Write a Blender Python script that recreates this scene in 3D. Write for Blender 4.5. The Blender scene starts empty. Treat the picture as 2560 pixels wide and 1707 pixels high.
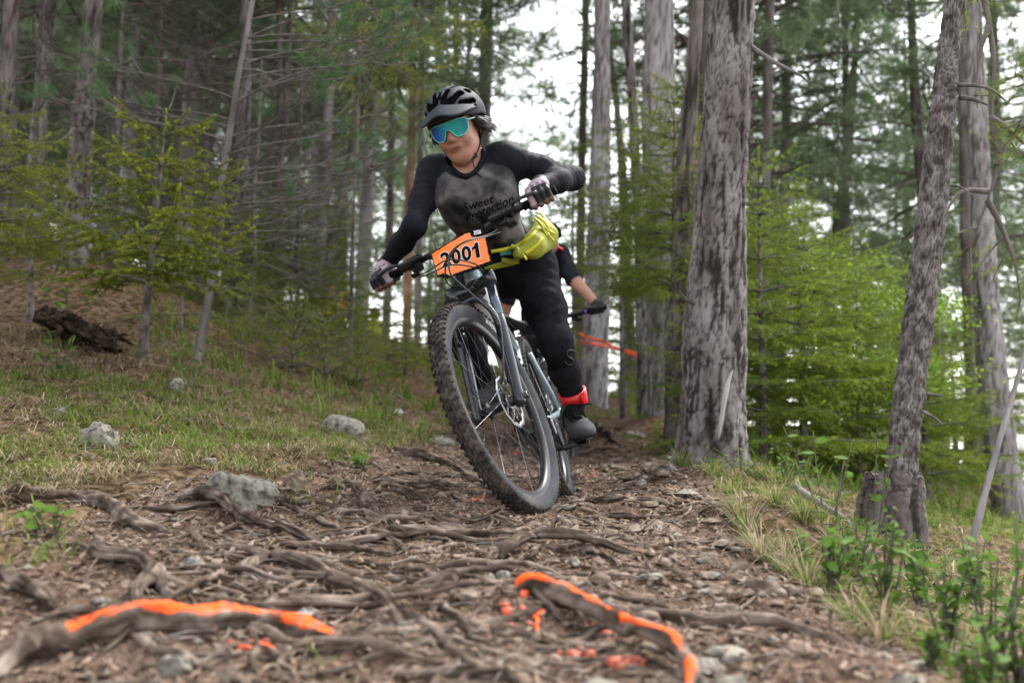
import bpy, math, random
import numpy as np
from mathutils import Matrix, Vector
from mathutils.bvhtree import BVHTree

rng = np.random.default_rng(7)
random.seed(7)
scene = bpy.context.scene
COL = scene.collection

# ------------------------------------------------------------------ camera, sky, sun, exposure
FPX = 35 / 36 * 2560                                  # focal length in photograph pixels
PITCH = math.atan((1060 - 853.5) / FPX)
CAM = np.array([0.0, 0.0, 0.30])
cam_d = bpy.data.cameras.new('camera')
cam = bpy.data.objects.new('camera', cam_d)
COL.objects.link(cam)
cam.location = CAM
cam.rotation_euler = (math.pi / 2 + PITCH, 0, 0)
cam_d.lens = 35
cam_d.sensor_width = 36
cam_d.clip_start = 0.05
cam_d.clip_end = 600
cam_d.dof.use_dof = True
cam_d.dof.focus_distance = 3.45
cam_d.dof.aperture_fstop = 2.4
scene.camera = cam

world = bpy.data.worlds.new('World')
scene.world = world
world.use_nodes = True
wn = world.node_tree.nodes
wl = world.node_tree.links
bg = wn['Background']
sky = wn.new('ShaderNodeTexSky')
sky.sky_type = 'NISHITA'
sky.sun_disc = False
SUN_EL, SUN_AZ = math.radians(52), math.radians(36)
sky.sun_elevation = SUN_EL
sky.sun_rotation = SUN_AZ
sky.dust_density = 2.0
hs = wn.new('ShaderNodeHueSaturation')
hs.inputs['Saturation'].default_value = 0.22           # overcast: the blue is veiled by cloud
wl.new(sky.outputs[0], hs.inputs['Color'])
wl.new(hs.outputs[0], bg.inputs['Color'])
bg.inputs['Strength'].default_value = 0.15

sun_d = bpy.data.lights.new('sun', 'SUN')
sun_d.energy = 1.5
sun_d.angle = math.radians(14)
sun_d.color = (1.0, 0.96, 0.9)
sun = bpy.data.objects.new('sun', sun_d)
COL.objects.link(sun)
# light comes from azimuth SUN_AZ (clockwise from +Y) at elevation SUN_EL
sdir = Vector((math.sin(SUN_AZ) * math.cos(SUN_EL), math.cos(SUN_AZ) * math.cos(SUN_EL), math.sin(SUN_EL)))
sun.rotation_euler = sdir.to_track_quat('Z', 'Y').to_euler()

scene.view_settings.view_transform = 'Standard'
scene.view_settings.look = 'None'
scene.view_settings.exposure = 2.18
scene.view_settings.gamma = 1.0
scene.cycles.max_bounces = 6
scene.cycles.diffuse_bounces = 3
scene.cycles.glossy_bounces = 3
scene.cycles.transmission_bounces = 3
scene.cycles.transparent_max_bounces = 4
scene.cycles.caustics_reflective = False
scene.cycles.caustics_refractive = False

# ------------------------------------------------------------------ helpers
def P(px, py, d):
    """point seen at photograph pixel (px, py), d metres along the camera axis"""
    x = (px - 1280) / FPX * d
    z = (853.5 - py) / FPX * d
    return CAM + np.array([x, d * math.cos(PITCH) - z * math.sin(PITCH), d * math.sin(PITCH) + z * math.cos(PITCH)])

def PV(x, y, d):                                       # same, from the 2352 px wide working copy
    return P(x * 1.0884, y * 1.0884, d)

def nrm(v):
    v = np.asarray(v, float)
    return v / (np.linalg.norm(v, axis=-1, keepdims=True) + 1e-12)

def hash3(ix, iy, iz, seed):
    h = (ix.astype(np.int64) * 73856093) ^ (iy.astype(np.int64) * 19349663) ^ (iz.astype(np.int64) * 83492791) ^ (seed * 2654435761)
    h = (h ^ (h >> 13)) * 1274126177
    h = h ^ (h >> 16)
    return (h & 0xFFFFF) / float(0xFFFFF)

def vnoise(p, seed=0):
    p = np.asarray(p, float)
    i = np.floor(p)
    f = p - i
    f = f * f * (3 - 2 * f)
    i = i.astype(np.int64)
    out = 0
    for dx in (0, 1):
        wx = f[:, 0] if dx else 1 - f[:, 0]
        for dy in (0, 1):
            wy = f[:, 1] if dy else 1 - f[:, 1]
            for dz in (0, 1):
                wz = f[:, 2] if dz else 1 - f[:, 2]
                out = out + wx * wy * wz * hash3(i[:, 0] + dx, i[:, 1] + dy, i[:, 2] + dz, seed)
    return out * 2 - 1

def fbm(p, octv=4, seed=0, gain=0.5):
    p = np.asarray(p, float)
    a, s, out = 1.0, 1.0, 0
    for o in range(octv):
        out = out + a * vnoise(p * s, seed + o * 17)
        a *= gain
        s *= 2.03
    return out

def worley(p, seed=0):
    i = np.floor(p).astype(np.int64)
    f1 = np.full(len(p), 9.0)
    f2 = np.full(len(p), 9.0)
    idv = np.zeros(len(p))
    for dx in (-1, 0, 1):
        for dy in (-1, 0, 1):
            for dz in (-1, 0, 1):
                c = i + np.array([dx, dy, dz])
                q = np.stack([hash3(c[:, 0], c[:, 1], c[:, 2], seed + k) for k in (1, 2, 3)], 1) + c
                d = np.linalg.norm(q - p, axis=1)
                cid = hash3(c[:, 0], c[:, 1], c[:, 2], seed + 9)
                m = d < f1
                f2 = np.where(m, f1, np.minimum(f2, d))
                idv = np.where(m, cid, idv)
                f1 = np.where(m, d, f1)
    return f1, f2, idv

class MB:
    """collects vertices and faces (with material slots and one tint per vertex) for ONE mesh object"""
    def __init__(s):
        s.V, s.F, s.M, s.T, s.n = [], [], [], [], 0
    def add(s, V, F, mat=0, tint=None):
        V = np.asarray(V, float).reshape(-1, 3)
        F = np.asarray(F, np.int64)
        s.V.append(V)
        s.F.append(F + s.n)
        s.M.append(np.full(len(F), mat) if np.isscalar(mat) else np.asarray(mat))
        s.T.append(np.zeros(len(V)) if tint is None else np.broadcast_to(np.asarray(tint, float), (len(V),)))
        s.n += len(V)
        return s
    def tube(s, pts, rad, n=8, mat=0, cap=True, tint=None, flat=1.0):
        V, F = tube(pts, rad, n, cap, flat)
        return s.add_mixed(V, F, mat, tint)
    def add_mixed(s, V, Fs, mat=0, tint=None):
        b = s.n
        V = np.asarray(V, float)
        s.V.append(V)
        s.T.append(np.zeros(len(V)) if tint is None else np.broadcast_to(np.asarray(tint, float), (len(V),)))
        s.n += len(V)
        for F in Fs:
            if len(F):
                F = np.asarray(F, np.int64)
                s.F.append(F + b)
                s.M.append(np.full(len(F), mat))
        return s
    def box(s, c, half, R=None, mat=0, bev=0.0):
        V, F = boxm(half, bev)
        if R is not None:
            V = V @ np.asarray(R).T
        return s.add_mixed(V + np.asarray(c), F, mat)
    def build(s, name, mats, parent=None, smooth=True, loc=None, link=True):
        return mesh_obj(name, np.vstack(s.V), s.F, mats, s.M, np.concatenate(s.T), parent, smooth, loc)

def mesh_obj(name, V, Fs, mats, Ms=None, T=None, parent=None, smooth=True, loc=None):
    me = bpy.data.meshes.new(name)
    Fs = [np.asarray(f, np.int32) for f in Fs if len(f)]
    nl = sum(f.size for f in Fs)
    npoly = sum(len(f) for f in Fs)
    me.vertices.add(len(V))
    me.vertices.foreach_set('co', np.ascontiguousarray(V, np.float32).ravel())
    me.loops.add(nl)
    me.loops.foreach_set('vertex_index', np.concatenate([f.ravel() for f in Fs]))
    me.polygons.add(npoly)
    sizes = np.concatenate([np.full(len(f), f.shape[1]) for f in Fs])
    starts = np.concatenate([[0], np.cumsum(sizes)[:-1]])
    me.polygons.foreach_set('loop_start', starts.astype(np.int32))
    if not isinstance(mats, (list, tuple)):
        mats = [mats]
    for m in mats:
        me.materials.append(m)
    if Ms is not None:
        me.polygons.foreach_set('material_index', np.concatenate(Ms).astype(np.int32))
    me.polygons.foreach_set('use_smooth', np.full(npoly, bool(smooth)))
    if T is not None and np.any(T != 0):
        at = me.attributes.new('tint', 'FLOAT', 'POINT')
        at.data.foreach_set('value', np.ascontiguousarray(T, np.float32))
    me.update(calc_edges=True)
    o = bpy.data.objects.new(name, me)
    COL.objects.link(o)
    if parent is not None:
        o.parent = parent
    if loc is not None:
        o.location = loc
    return o

def frames(pts):
    pts = np.asarray(pts, float)
    t = np.gradient(pts, axis=0)
    t = nrm(t)
    ref = np.array([0, 0, 1.0]) if abs(t[0][2]) < 0.9 else np.array([1.0, 0, 0])
    u = nrm(np.cross(t[0], ref))
    U, Wv = [], []
    for i in range(len(pts)):
        u = u - t[i] * np.dot(u, t[i])
        u = nrm(u)
        U.append(u)
        Wv.append(np.cross(t[i], u))
    return t, np.array(U), np.array(Wv)

def tube(pts, rad, n=8, cap=True, flat=1.0):
    pts = np.asarray(pts, float)
    m = len(pts)
    rad = np.broadcast_to(np.asarray(rad, float), (m,))
    t, U, Wv = frames(pts)
    a = np.linspace(0, 2 * np.pi, n, endpoint=False)
    V = pts[:, None, :] + rad[:, None, None] * (np.cos(a)[None, :, None] * U[:, None, :] + flat * np.sin(a)[None, :, None] * Wv[:, None, :])
    V = V.reshape(-1, 3)
    i = np.arange(m - 1)[:, None] * n
    j = np.arange(n)[None, :]
    k = (j + 1) % n
    F = np.stack([i + j, i + k, i + n + k, i + n + j], -1).reshape(-1, 4)
    Fs = [F]
    if cap:
        c0, c1 = len(V), len(V) + 1
        V = np.vstack([V, pts[0], pts[-1]])
        jj = np.arange(n)
        kk = (jj + 1) % n
        Fs.append(np.stack([np.full(n, c0), kk, jj], 1))
        b = (m - 1) * n
        Fs.append(np.stack([np.full(n, c1), b + jj, b + kk], 1))
    return V, Fs

def boxm(half, bev=0.0):
    hx, hy, hz = half
    if bev <= 0:
        V = np.array([[x, y, z] for x in (-hx, hx) for y in (-hy, hy) for z in (-hz, hz)])
        F = np.array([[0, 1, 3, 2], [4, 6, 7, 5], [0, 4, 5, 1], [2, 3, 7, 6], [0, 2, 6, 4], [1, 5, 7, 3]])
        return V, [F]
    b = min(bev, hx * .9, hy * .9, hz * .9)
    V, idx = [], {}
    for sx in (-1, 1):
        for sy in (-1, 1):
            for sz in (-1, 1):
                for ax in range(3):
                    p = [sx * (hx - b), sy * (hy - b), sz * (hz - b)]
                    p[ax] = (sx, sy, sz)[ax] * (hx, hy, hz)[ax]
                    idx[(sx, sy, sz, ax)] = len(V)
                    V.append(p)
    Q, T = [], []
    for ax in range(3):
        o = [a for a in range(3) if a != ax]
        for s in (-1, 1):
            def key(a, b_):
                k = [0, 0, 0]
                k[ax] = s; k[o[0]] = a; k[o[1]] = b_
                return idx[(k[0], k[1], k[2], ax)]
            q = [key(-1, -1), key(1, -1), key(1, 1), key(-1, 1)]
            Q.append(q if (s > 0) == (ax != 1) else q[::-1])
    for a1, a2 in ((0, 1), (0, 2), (1, 2)):
        a3 = 3 - a1 - a2
        for s1 in (-1, 1):
            for s2 in (-1, 1):
                def k2(s3, ax):
                    k = [0, 0, 0]
                    k[a1] = s1; k[a2] = s2; k[a3] = s3
                    return idx[(k[0], k[1], k[2], ax)]
                Q.append([k2(-1, a1), k2(1, a1), k2(1, a2), k2(-1, a2)])
    for sx in (-1, 1):
        for sy in (-1, 1):
            for sz in (-1, 1):
                T.append([idx[(sx, sy, sz, a)] for a in range(3)])
    return np.array(V), [np.array(Q), np.array(T)]

def lathe(prof, n=24, axis='y'):
    """prof: list of (along, radius)"""
    a = np.linspace(0, 2 * np.pi, n, endpoint=False)
    prof = np.asarray(prof, float)
    m = len(prof)
    c, s_ = np.cos(a), np.sin(a)
    r = prof[:, 1][:, None]
    h = np.broadcast_to(prof[:, 0][:, None], (m, n))
    if axis == 'y':
        V = np.stack([r * c, h, r * s_], -1)
    else:
        V = np.stack([r * c, r * s_, h], -1)
    i = np.arange(m - 1)[:, None] * n
    j = np.arange(n)[None, :]
    k = (j + 1) % n
    F = np.stack([i + j, i + n + j, i + n + k, i + k], -1).reshape(-1, 4)
    return V.reshape(-1, 3), F

def spline(pts, n):
    """Catmull-Rom through pts, n samples"""
    p = np.asarray(pts, float)
    if len(p) == 2:
        t = np.linspace(0, 1, n)[:, None]
        return p[0] * (1 - t) + p[1] * t
    q = np.vstack([2 * p[0] - p[1], p, 2 * p[-1] - p[-2]])
    t = np.linspace(0, len(p) - 1 - 1e-6, n)
    i = t.astype(int)
    f = (t - i)[:, None]
    a, b, c, d = q[i], q[i + 1], q[i + 2], q[i + 3]
    return 0.5 * (2 * b + (c - a) * f + (2 * a - 5 * b + 4 * c - d) * f ** 2 + (3 * b - a - 3 * c + d) * f ** 3)

def text_mesh(s, bold=0.0):
    cu = bpy.data.curves.new('lettering', 'FONT')
    cu.body = s
    cu.size = 1.0
    cu.offset = bold
    cu.resolution_u = 3
    ob = bpy.data.objects.new('lettering', cu)
    COL.objects.link(ob)
    dg = bpy.context.evaluated_depsgraph_get()
    me = bpy.data.meshes.new_from_object(ob.evaluated_get(dg))
    V = np.array([v.co[:] for v in me.vertices])
    F = [list(p.vertices) for p in me.polygons]
    bpy.data.objects.remove(ob)
    bpy.data.curves.remove(cu)
    bpy.data.meshes.remove(me)
    tri = []
    for f in F:
        for k in range(1, len(f) - 1):
            tri.append([f[0], f[k], f[k + 1]])
    lo, hi = V.min(0), V.max(0)
    V = (V - lo) / np.maximum(hi - lo, 1e-9)            # unit box
    return V[:, :2], np.array(tri)

def subdiv_tris(V, F, rounds):
    for _ in range(rounds):
        e = {}
        V = list(map(tuple, V))
        out = []
        def mid(a, b):
            k = (min(a, b), max(a, b))
            if k not in e:
                e[k] = len(V)
                V.append(tuple((np.array(V[a]) + np.array(V[b])) / 2))
            return e[k]
        for a, b, c in F:
            ab, bc, ca = mid(a, b), mid(b, c), mid(c, a)
            out += [[a, ab, ca], [ab, b, bc], [ca, bc, c], [ab, bc, ca]]
        F = out
        V = np.array(V)
    return np.asarray(V), np.asarray(F)

def thing(name, label, cat, loc=(0, 0, 0), group=None, mat4=None):
    o = bpy.data.objects.new(name, None)
    o.empty_display_size = 0.1
    COL.objects.link(o)
    if mat4 is not None:
        o.matrix_world = mat4
    else:
        o.location = loc
    return tag(o, label, cat, group)

def tag(o, label=None, cat=None, group=None, kind=None):
    if label: o['label'] = label
    if cat: o['category'] = cat
    if group: o['group'] = group
    if kind: o['kind'] = kind
    return o

def copy_tree(o, parent=None):
    c = o.copy()
    COL.objects.link(c)
    if parent is not None:
        c.parent = parent
    for ch in list(o.children):
        copy_tree(ch, c)
    return c

# ------------------------------------------------------------------ materials
def mk(name, cols, scale=8.0, rough=0.7, metal=0.0, bump=None, stretch=(1, 1, 1), detail=5, spec=0.5, coat=0.0,
       tint=None, trans=0.0, lo=0.35, hi=0.65, sheen=0.0, distort=0.0, rand=0.0):
    """noise-driven colour between cols; tint = colour mixed in by the mesh attribute 'tint'; trans = leaf translucency"""
    m = bpy.data.materials.new(name)
    m.use_nodes = True
    nt = m.node_tree
    N, L = nt.nodes, nt.links
    b = N['Principled BSDF']
    b.inputs['Roughness'].default_value = rough
    b.inputs['Metallic'].default_value = metal
    b.inputs['Specular IOR Level'].default_value = spec
    b.inputs['Coat Weight'].default_value = coat
    b.inputs['Sheen Weight'].default_value = sheen
    if isinstance(cols[0], (int, float)):
        cols = [cols]
    tc = N.new('ShaderNodeTexCoord')
    mp = N.new('ShaderNodeMapping')
    mp.inputs['Scale'].default_value = stretch
    L.new(tc.outputs['Object'], mp.inputs['Vector'])
    colout = None
    if len(cols) > 1:
        nz = N.new('ShaderNodeTexNoise')
        nz.inputs['Scale'].default_value = scale
        nz.inputs['Detail'].default_value = detail
        nz.inputs['Distortion'].default_value = distort
        L.new(mp.outputs[0], nz.inputs['Vector'])
        r = N.new('ShaderNodeValToRGB')
        el = r.color_ramp.elements
        el[0].position, el[1].position = lo, hi
        el[0].color = (*cols[0], 1)
        el[1].color = (*cols[-1], 1)
        for k in range(1, len(cols) - 1):
            e = el.new(lo + (hi - lo) * k / (len(cols) - 1))
            e.color = (*cols[k], 1)
        L.new(nz.outputs['Fac'], r.inputs['Fac'])
        colout = r.outputs[0]
    else:
        rgb = N.new('ShaderNodeRGB')
        rgb.outputs[0].default_value = (*cols[0], 1)
        colout = rgb.outputs[0]
    if tint is not None:
        at = N.new('ShaderNodeAttribute')
        at.attribute_name = 'tint'
        mx = N.new('ShaderNodeMix')
        mx.data_type = 'RGBA'
        L.new(at.outputs['Fac'], mx.inputs['Factor'])
        L.new(colout, mx.inputs[6])
        mx.inputs[7].default_value = (*tint, 1)
        colout = mx.outputs[2]
    if rand > 0:                                        # every object a little lighter or darker
        oi = N.new('ShaderNodeObjectInfo')
        mr = N.new('ShaderNodeMapRange')
        mr.inputs['To Min'].default_value = 1 - rand
        mr.inputs['To Max'].default_value = 1 + rand
        L.new(oi.outputs['Random'], mr.inputs['Value'])
        hv = N.new('ShaderNodeHueSaturation')
        L.new(mr.outputs[0], hv.inputs['Value'])
        L.new(colout, hv.inputs['Color'])
        colout = hv.outputs[0]
    L.new(colout, b.inputs['Base Color'])
    if bump:
        nb = N.new('ShaderNodeTexNoise')
        nb.inputs['Scale'].default_value = bump[0]
        nb.inputs['Detail'].default_value = 6
        L.new(mp.outputs[0], nb.inputs['Vector'])
        bp = N.new('ShaderNodeBump')
        bp.inputs['Strength'].default_value = bump[1]
        bp.inputs['Distance'].default_value = bump[2] if len(bump) > 2 else 0.01
        L.new(nb.outputs['Fac'], bp.inputs['Height'])
        L.new(bp.outputs[0], b.inputs['Normal'])
    if trans > 0:
        tr = N.new('ShaderNodeBsdfTranslucent')
        L.new(colout, tr.inputs['Color'])
        ms = N.new('ShaderNodeMixShader')
        ms.inputs[0].default_value = trans
        L.new(b.outputs[0], ms.inputs[1])
        L.new(tr.outputs[0], ms.inputs[2])
        L.new(ms.outputs[0], N['Material Output'].inputs['Surface'])
    return m
# ------------------------------------------------------------------ terrain
CTRL = [
 (0,1700,1.5),(640,1700,1.5),(1280,1710,1.5),(1900,1705,1.55),(2250,1700,1.6),(2560,1800,1.75),
 (0,1480,1.95),(640,1490,1.95),(1280,1485,2.0),(1900,1490,2.05),(2250,1560,2.1),(2560,1660,2.2),
 (0,1290,2.5),(640,1325,2.5),(1280,1375,2.5),(1830,1375,2.6),(2150,1420,2.7),(2560,1540,2.8),
 (0,1140,3.2),(500,1200,3.2),(1000,1265,3.2),(1338,1294,3.155),(1750,1270,3.2),(1900,1262,3.2),(2230,1375,3.6),(2560,1460,3.6),
 (0,1010,4.2),(450,1070,4.2),(850,1140,4.2),(1150,1210,4.3),(1420,1245,4.316),(1700,1190,4.4),(1860,1180,4.6),(2150,1275,4.8),(2560,1370,5),
 (0,880,5.2),(350,920,5.2),(750,1030,5.5),(1050,1110,5.6),(1420,1182,5.8),(1650,1160,5.6),(1770,1152,5.1),(1950,1180,5.6),(2300,1280,6),(2560,1340,6.5),
 (0,740,6.8),(180,650,7.2),(500,830,7),(800,930,7.5),(1050,1000,8),(1350,1080,8),(1500,1065,8),(1650,1050,8),(1900,1130,8),(2300,1240,8.5),(2560,1300,9),
 (0,580,11),(300,660,11),(700,800,11),(950,860,12),(1300,985,12),(1500,990,12),(1700,1040,12),(2100,1130,13),(2560,1230,13),
 (0,560,18),(500,720,18),(900,855,20),(1300,965,20),(1700,1035,20),(2200,1120,20),
 (-900,1150,3.2),(-900,1400,2.2),(-1000,800,5.5),(-1400,420,9),(3400,1700,3.6),(3400,1560,6),(3400,1400,10),
]
WCT = [(-30, 20, 12), (-30, 0, 9), (-12, 0, 2.6), (0, -3, -.32), (-4, -3, .5), (4, -3, -1.3), (0, -30, -3), (-30, -30, 6), (30, -30, -9),
       (12, 0, -3.4), (30, 0, -8), (30, 20, -6), (30, 45, -6), (0, 34, 1.2), (-12, 34, 3.2), (-30, 45, 8), (12, 34, -2), (0, 50, -1.5), (-15, 55, 1.), (15, 55, -5),
       (0, 90, -10), (-60, 60, 10), (60, 60, -16), (-60, 100, 0), (60, 100, -22), (-60, -30, 12), (60, -30, -18), (0, 130, -18), (-90, 0, 18), (90, 0, -24)]
cp = np.array([P(*c) for c in CTRL] + [np.array(c, float) for c in WCT])
def _ker(a, b):
    d = np.sqrt(((a[:, None, :] - b[None, :, :]) ** 2).sum(-1) + 0.02)
    return d
_A = _ker(cp[:, :2], cp[:, :2]) + np.eye(len(cp)) * -0.02
_n = len(cp)
_K = np.zeros((_n + 3, _n + 3))
_K[:_n, :_n] = _A
_K[:_n, _n:] = np.c_[np.ones(_n), cp[:, :2]]
_K[_n:, :_n] = _K[:_n, _n:].T
_w = np.linalg.solve(_K, np.r_[cp[:, 2], 0, 0, 0])

def gz0(x, y):
    x = np.atleast_1d(np.asarray(x, float)); y = np.atleast_1d(np.asarray(y, float))
    q = np.c_[x, y]
    out = np.empty(len(q))
    for s in range(0, len(q), 20000):
        k = _ker(q[s:s + 20000], cp[:, :2])
        out[s:s + 20000] = k @ _w[:_n] + np.c_[np.ones(len(k)), q[s:s + 20000]] @ _w[_n:]
    return out

def gz(x, y):
    x = np.atleast_1d(np.asarray(x, float)); y = np.atleast_1d(np.asarray(y, float))
    z = gz0(x, y)
    o = np.zeros(len(x))
    near = np.exp(-np.clip((np.hypot(x, y - 3) - 4) / 4, 0, 5))
    z = z + near * (0.028 * fbm(np.c_[x * 2.6, y * 2.6, o], 3, 3) + 0.013 * fbm(np.c_[x * 9, y * 9, o + 5], 3, 11)) \
          + 0.10 * (1 - near) * fbm(np.c_[x * .5, y * .5, o], 3, 5)
    return z

def G(px, py, dmin=1.2, dmax=30):
    """where the ray through photograph pixel (px, py) meets the ground"""
    ds = np.geomspace(dmin, dmax, 260)
    pts = np.array([P(px, py, d) for d in ds])
    h = pts[:, 2] - gz(pts[:, 0], pts[:, 1])
    i = np.where(h < 0)[0]
    if len(i) == 0 or i[0] == 0:
        k = 0 if len(i) else len(ds) - 1
        p = pts[k]
        return np.array([p[0], p[1], gz(p[0], p[1])[0]])
    k = i[0]
    f = h[k - 1] / (h[k - 1] - h[k])
    p = pts[k - 1] * (1 - f) + pts[k] * f
    return np.array([p[0], p[1], gz(p[0], p[1])[0]])

def depth_of(p):
    v = np.asarray(p, float) - CAM
    return v[..., 1] * math.cos(PITCH) + v[..., 2] * math.sin(PITCH)

def proj(p):
    v = np.atleast_2d(p) - CAM
    d = v[:, 1] * math.cos(PITCH) + v[:, 2] * math.sin(PITCH)
    z = -v[:, 1] * math.sin(PITCH) + v[:, 2] * math.cos(PITCH)
    return np.c_[1280 + FPX * v[:, 0] / d, 853.5 - FPX * z / d], d

def in_poly(q, poly):
    poly = np.asarray(poly, float)
    x, y = q[:, 0], q[:, 1]
    r = np.zeros(len(q), bool)
    j = len(poly) - 1
    for i in range(len(poly)):
        xi, yi = poly[i]; xj, yj = poly[j]
        c = ((yi > y) != (yj > y)) & (x < (xj - xi) * (y - yi) / (yj - yi + 1e-12) + xi)
        r ^= c
        j = i
    return r

# trail edges on the ground, from the photograph's edges
TL = np.array([G(*p) for p in ((0, 1560), (60, 1330), (380, 1215), (700, 1190), (940, 1140), (1130, 1075), (1330, 1060), (1440, 1010))])[:, :2]
TR = np.array([G(*p) for p in ((2330, 1700), (2120, 1500), (1900, 1370), (1835, 1260), (1760, 1180), (1640, 1110), (1590, 1050), (1560, 1000))])[:, :2]
TRAIL = np.vstack([[-1.6, -2], TL, TR[::-1], [0.7, -2]])

def axis_coords(lo, hi, step, far_lo, far_hi, g=1.13):
    c = list(np.arange(lo, hi + 1e-6, step))
    s = step
    a = [c[0]]
    while a[-1] > far_lo:
        s *= g
        a.append(a[-1] - s)
    s = step
    b = [c[-1]]
    while b[-1] < far_hi:
        s *= g
        b.append(b[-1] + s)
    return np.array(a[:0:-1] + c + b[1:])
gxs = axis_coords(-2.3, 2.2, 0.022, -110, 110)
gys = axis_coords(1.1, 6.2, 0.025, -40, 140, 1.1)
GX, GY = np.meshgrid(gxs, gys)
gxv, gyv = GX.ravel(), GY.ravel()
gzv = gz(gxv, gyv)
near = (gxv > -2.5) & (gxv < 2.4) & (gyv < 6.6) & (gyv > .8)
gzv[near] += 0.005 * fbm(np.c_[gxv[near] * 30, gyv[near] * 30, gxv[near] * 0], 3, 23)
soil = in_poly(np.c_[gxv + .05 * vnoise(np.c_[gxv * 7, gyv * 7, gxv * 0], 31), gyv], TRAIL)
nx, ny = len(gxs), len(gys)
ii = (np.arange(ny - 1)[:, None] * nx + np.arange(nx - 1)[None, :]).ravel()
gF = np.stack([ii, ii + 1, ii + nx + 1, ii + nx], 1)
def ground_material():
    m = bpy.data.materials.new('forest_soil')
    m.use_nodes = True
    N, L = m.node_tree.nodes, m.node_tree.links
    b = N['Principled BSDF']
    b.inputs['Roughness'].default_value = 0.95
    b.inputs['Specular IOR Level'].default_value = 0.03
    tc = N.new('ShaderNodeTexCoord')
    def noise(scale, detail=6, dist=0.0, sc=(1, 1, 1)):
        mp = N.new('ShaderNodeMapping'); mp.inputs['Scale'].default_value = sc
        L.new(tc.outputs['Object'], mp.inputs['Vector'])
        n = N.new('ShaderNodeTexNoise')
        n.inputs['Scale'].default_value = scale; n.inputs['Detail'].default_value = detail; n.inputs['Distortion'].default_value = dist
        L.new(mp.outputs[0], n.inputs['Vector'])
        return n
    def ramp(fac, stops):
        r = N.new('ShaderNodeValToRGB')
        el = r.color_ramp.elements
        while len(el) < len(stops): el.new(0.5)
        for e, (p, c) in zip(el, stops):
            e.position = p; e.color = (*c, 1)
        L.new(fac, r.inputs['Fac'])
        return r.outputs[0]
    def mix(f, a, bb):
        x = N.new('ShaderNodeMix'); x.data_type = 'RGBA'
        L.new(f, x.inputs['Factor']); L.new(a, x.inputs[6]); L.new(bb, x.inputs[7])
        return x.outputs[2]
    n1 = noise(2.2); n2 = noise(24, 8); n3 = noise(110, 4, 1.5, (1, .35, 1)); n4 = noise(1.1)
    soilc = ramp(n1.outputs['Fac'], [(.36, (.032, .020, .014)), (.5, (.092, .059, .041)), (.66, (.17, .118, .088))])
    litter = ramp(n3.outputs['Fac'], [(.38, (.022, .014, .010)), (.5, (.10, .066, .047)), (.64, (.22, .158, .12))])
    f2 = ramp(n2.outputs['Fac'], [(.40, (0, 0, 0)), (.56, (1, 1, 1))])
    trail = mix(f2, soilc, litter)
    bank = ramp(n2.outputs['Fac'], [(.35, (.034, .022, .014)), (.5, (.105, .066, .040)), (.62, (.19, .13, .082))])
    moss = ramp(n4.outputs['Fac'], [(.46, (0, 0, 0)), (.62, (.15, .15, .15))])
    gcol = N.new('ShaderNodeRGB'); gcol.outputs[0].default_value = (.045, .060, .014, 1)
    bank = mix(moss, bank, gcol.outputs[0])
    at = N.new('ShaderNodeAttribute'); at.attribute_name = 'tint'
    c = mix(at.outputs['Fac'], bank, trail)
    L.new(c, b.inputs['Base Color'])
    bp = N.new('ShaderNodeBump'); bp.inputs['Strength'].default_value = .8; bp.inputs['Distance'].default_value = .012
    ad = N.new('ShaderNodeMath'); ad.operation = 'ADD'
    L.new(n2.outputs['Fac'], ad.inputs[0]); L.new(n3.outputs['Fac'], ad.inputs[1])
    L.new(ad.outputs[0], bp.inputs['Height']); L.new(bp.outputs[0], b.inputs['Normal'])
    return m
ground = mesh_obj('ground', np.c_[gxv, gyv, gzv], [gF], ground_material(), None, soil.astype(float))
tag(ground, 'rooty brown forest trail between grassy banks', kind='structure')
# ------------------------------------------------------------------ mountain bike (local frame: X forward, Y rider's left, Z up, origin under the rear wheel)
BQ = (0.24359137, 4.35744279, -0.02381561, -1.71493822, -0.02199446, 0.30332329)
STEER = -0.23853216
M_RUB = mk('tyre_sidewall', [(.028, .030, .034), (.045, .046, .05), (.075, .07, .066)], 9, .75, spec=.1, bump=(60, .15))
M_TREAD = mk('muddy_tread', [(.026, .024, .023), (.052, .044, .038), (.088, .071, .059)], 26, .95, bump=(90, .5), lo=.38, hi=.6, spec=.1)
M_BLK = mk('black_anodised', [(.008, .008, .010), (.016, .016, .018)], 20, .35, spec=.3)
M_GLOSS = mk('gloss_black_fork', [(.008, .010, .014), (.018, .022, .028)], 5, .2, coat=.25, spec=.35)
M_STAN = mk('grey_stanchion', (.09, .105, .125), rough=.18, metal=.85)
M_PALE = mk('pale_blue_paint', [(.20, .27, .30), (.28, .35, .38)], 4, .28, coat=.5)
M_PALE_D = mk('dusty_pale_paint', [(.42, .42, .40), (.34, .32, .29), (.13, .09, .07)], 30, .6, lo=.4, hi=.75)
M_STEEL = mk('brushed_steel', [(.13, .135, .15), (.22, .22, .22)], 40, .42, metal=1.0)
M_PLAST = mk('black_plastic', (.008, .008, .009), rough=.5, spec=.25)
M_GRIP = mk('rubber_grip', (.008, .008, .009), rough=.85, spec=.1, bump=(300, .6))
M_ORNG = mk('orange_plate', [(.80, .17, .010), (.86, .20, .014)], 3, .38, coat=.2)
M_INK = mk('black_ink', (.006, .006, .009), rough=.8, spec=.04)
M_WHITE = mk('white_print', (.75, .75, .74), rough=.5)
M_DIM = mk('faint_print', (.36, .10, .02), rough=.5)
M_CABLE = mk('cable_housing', (.018, .018, .02), rough=.35)

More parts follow.
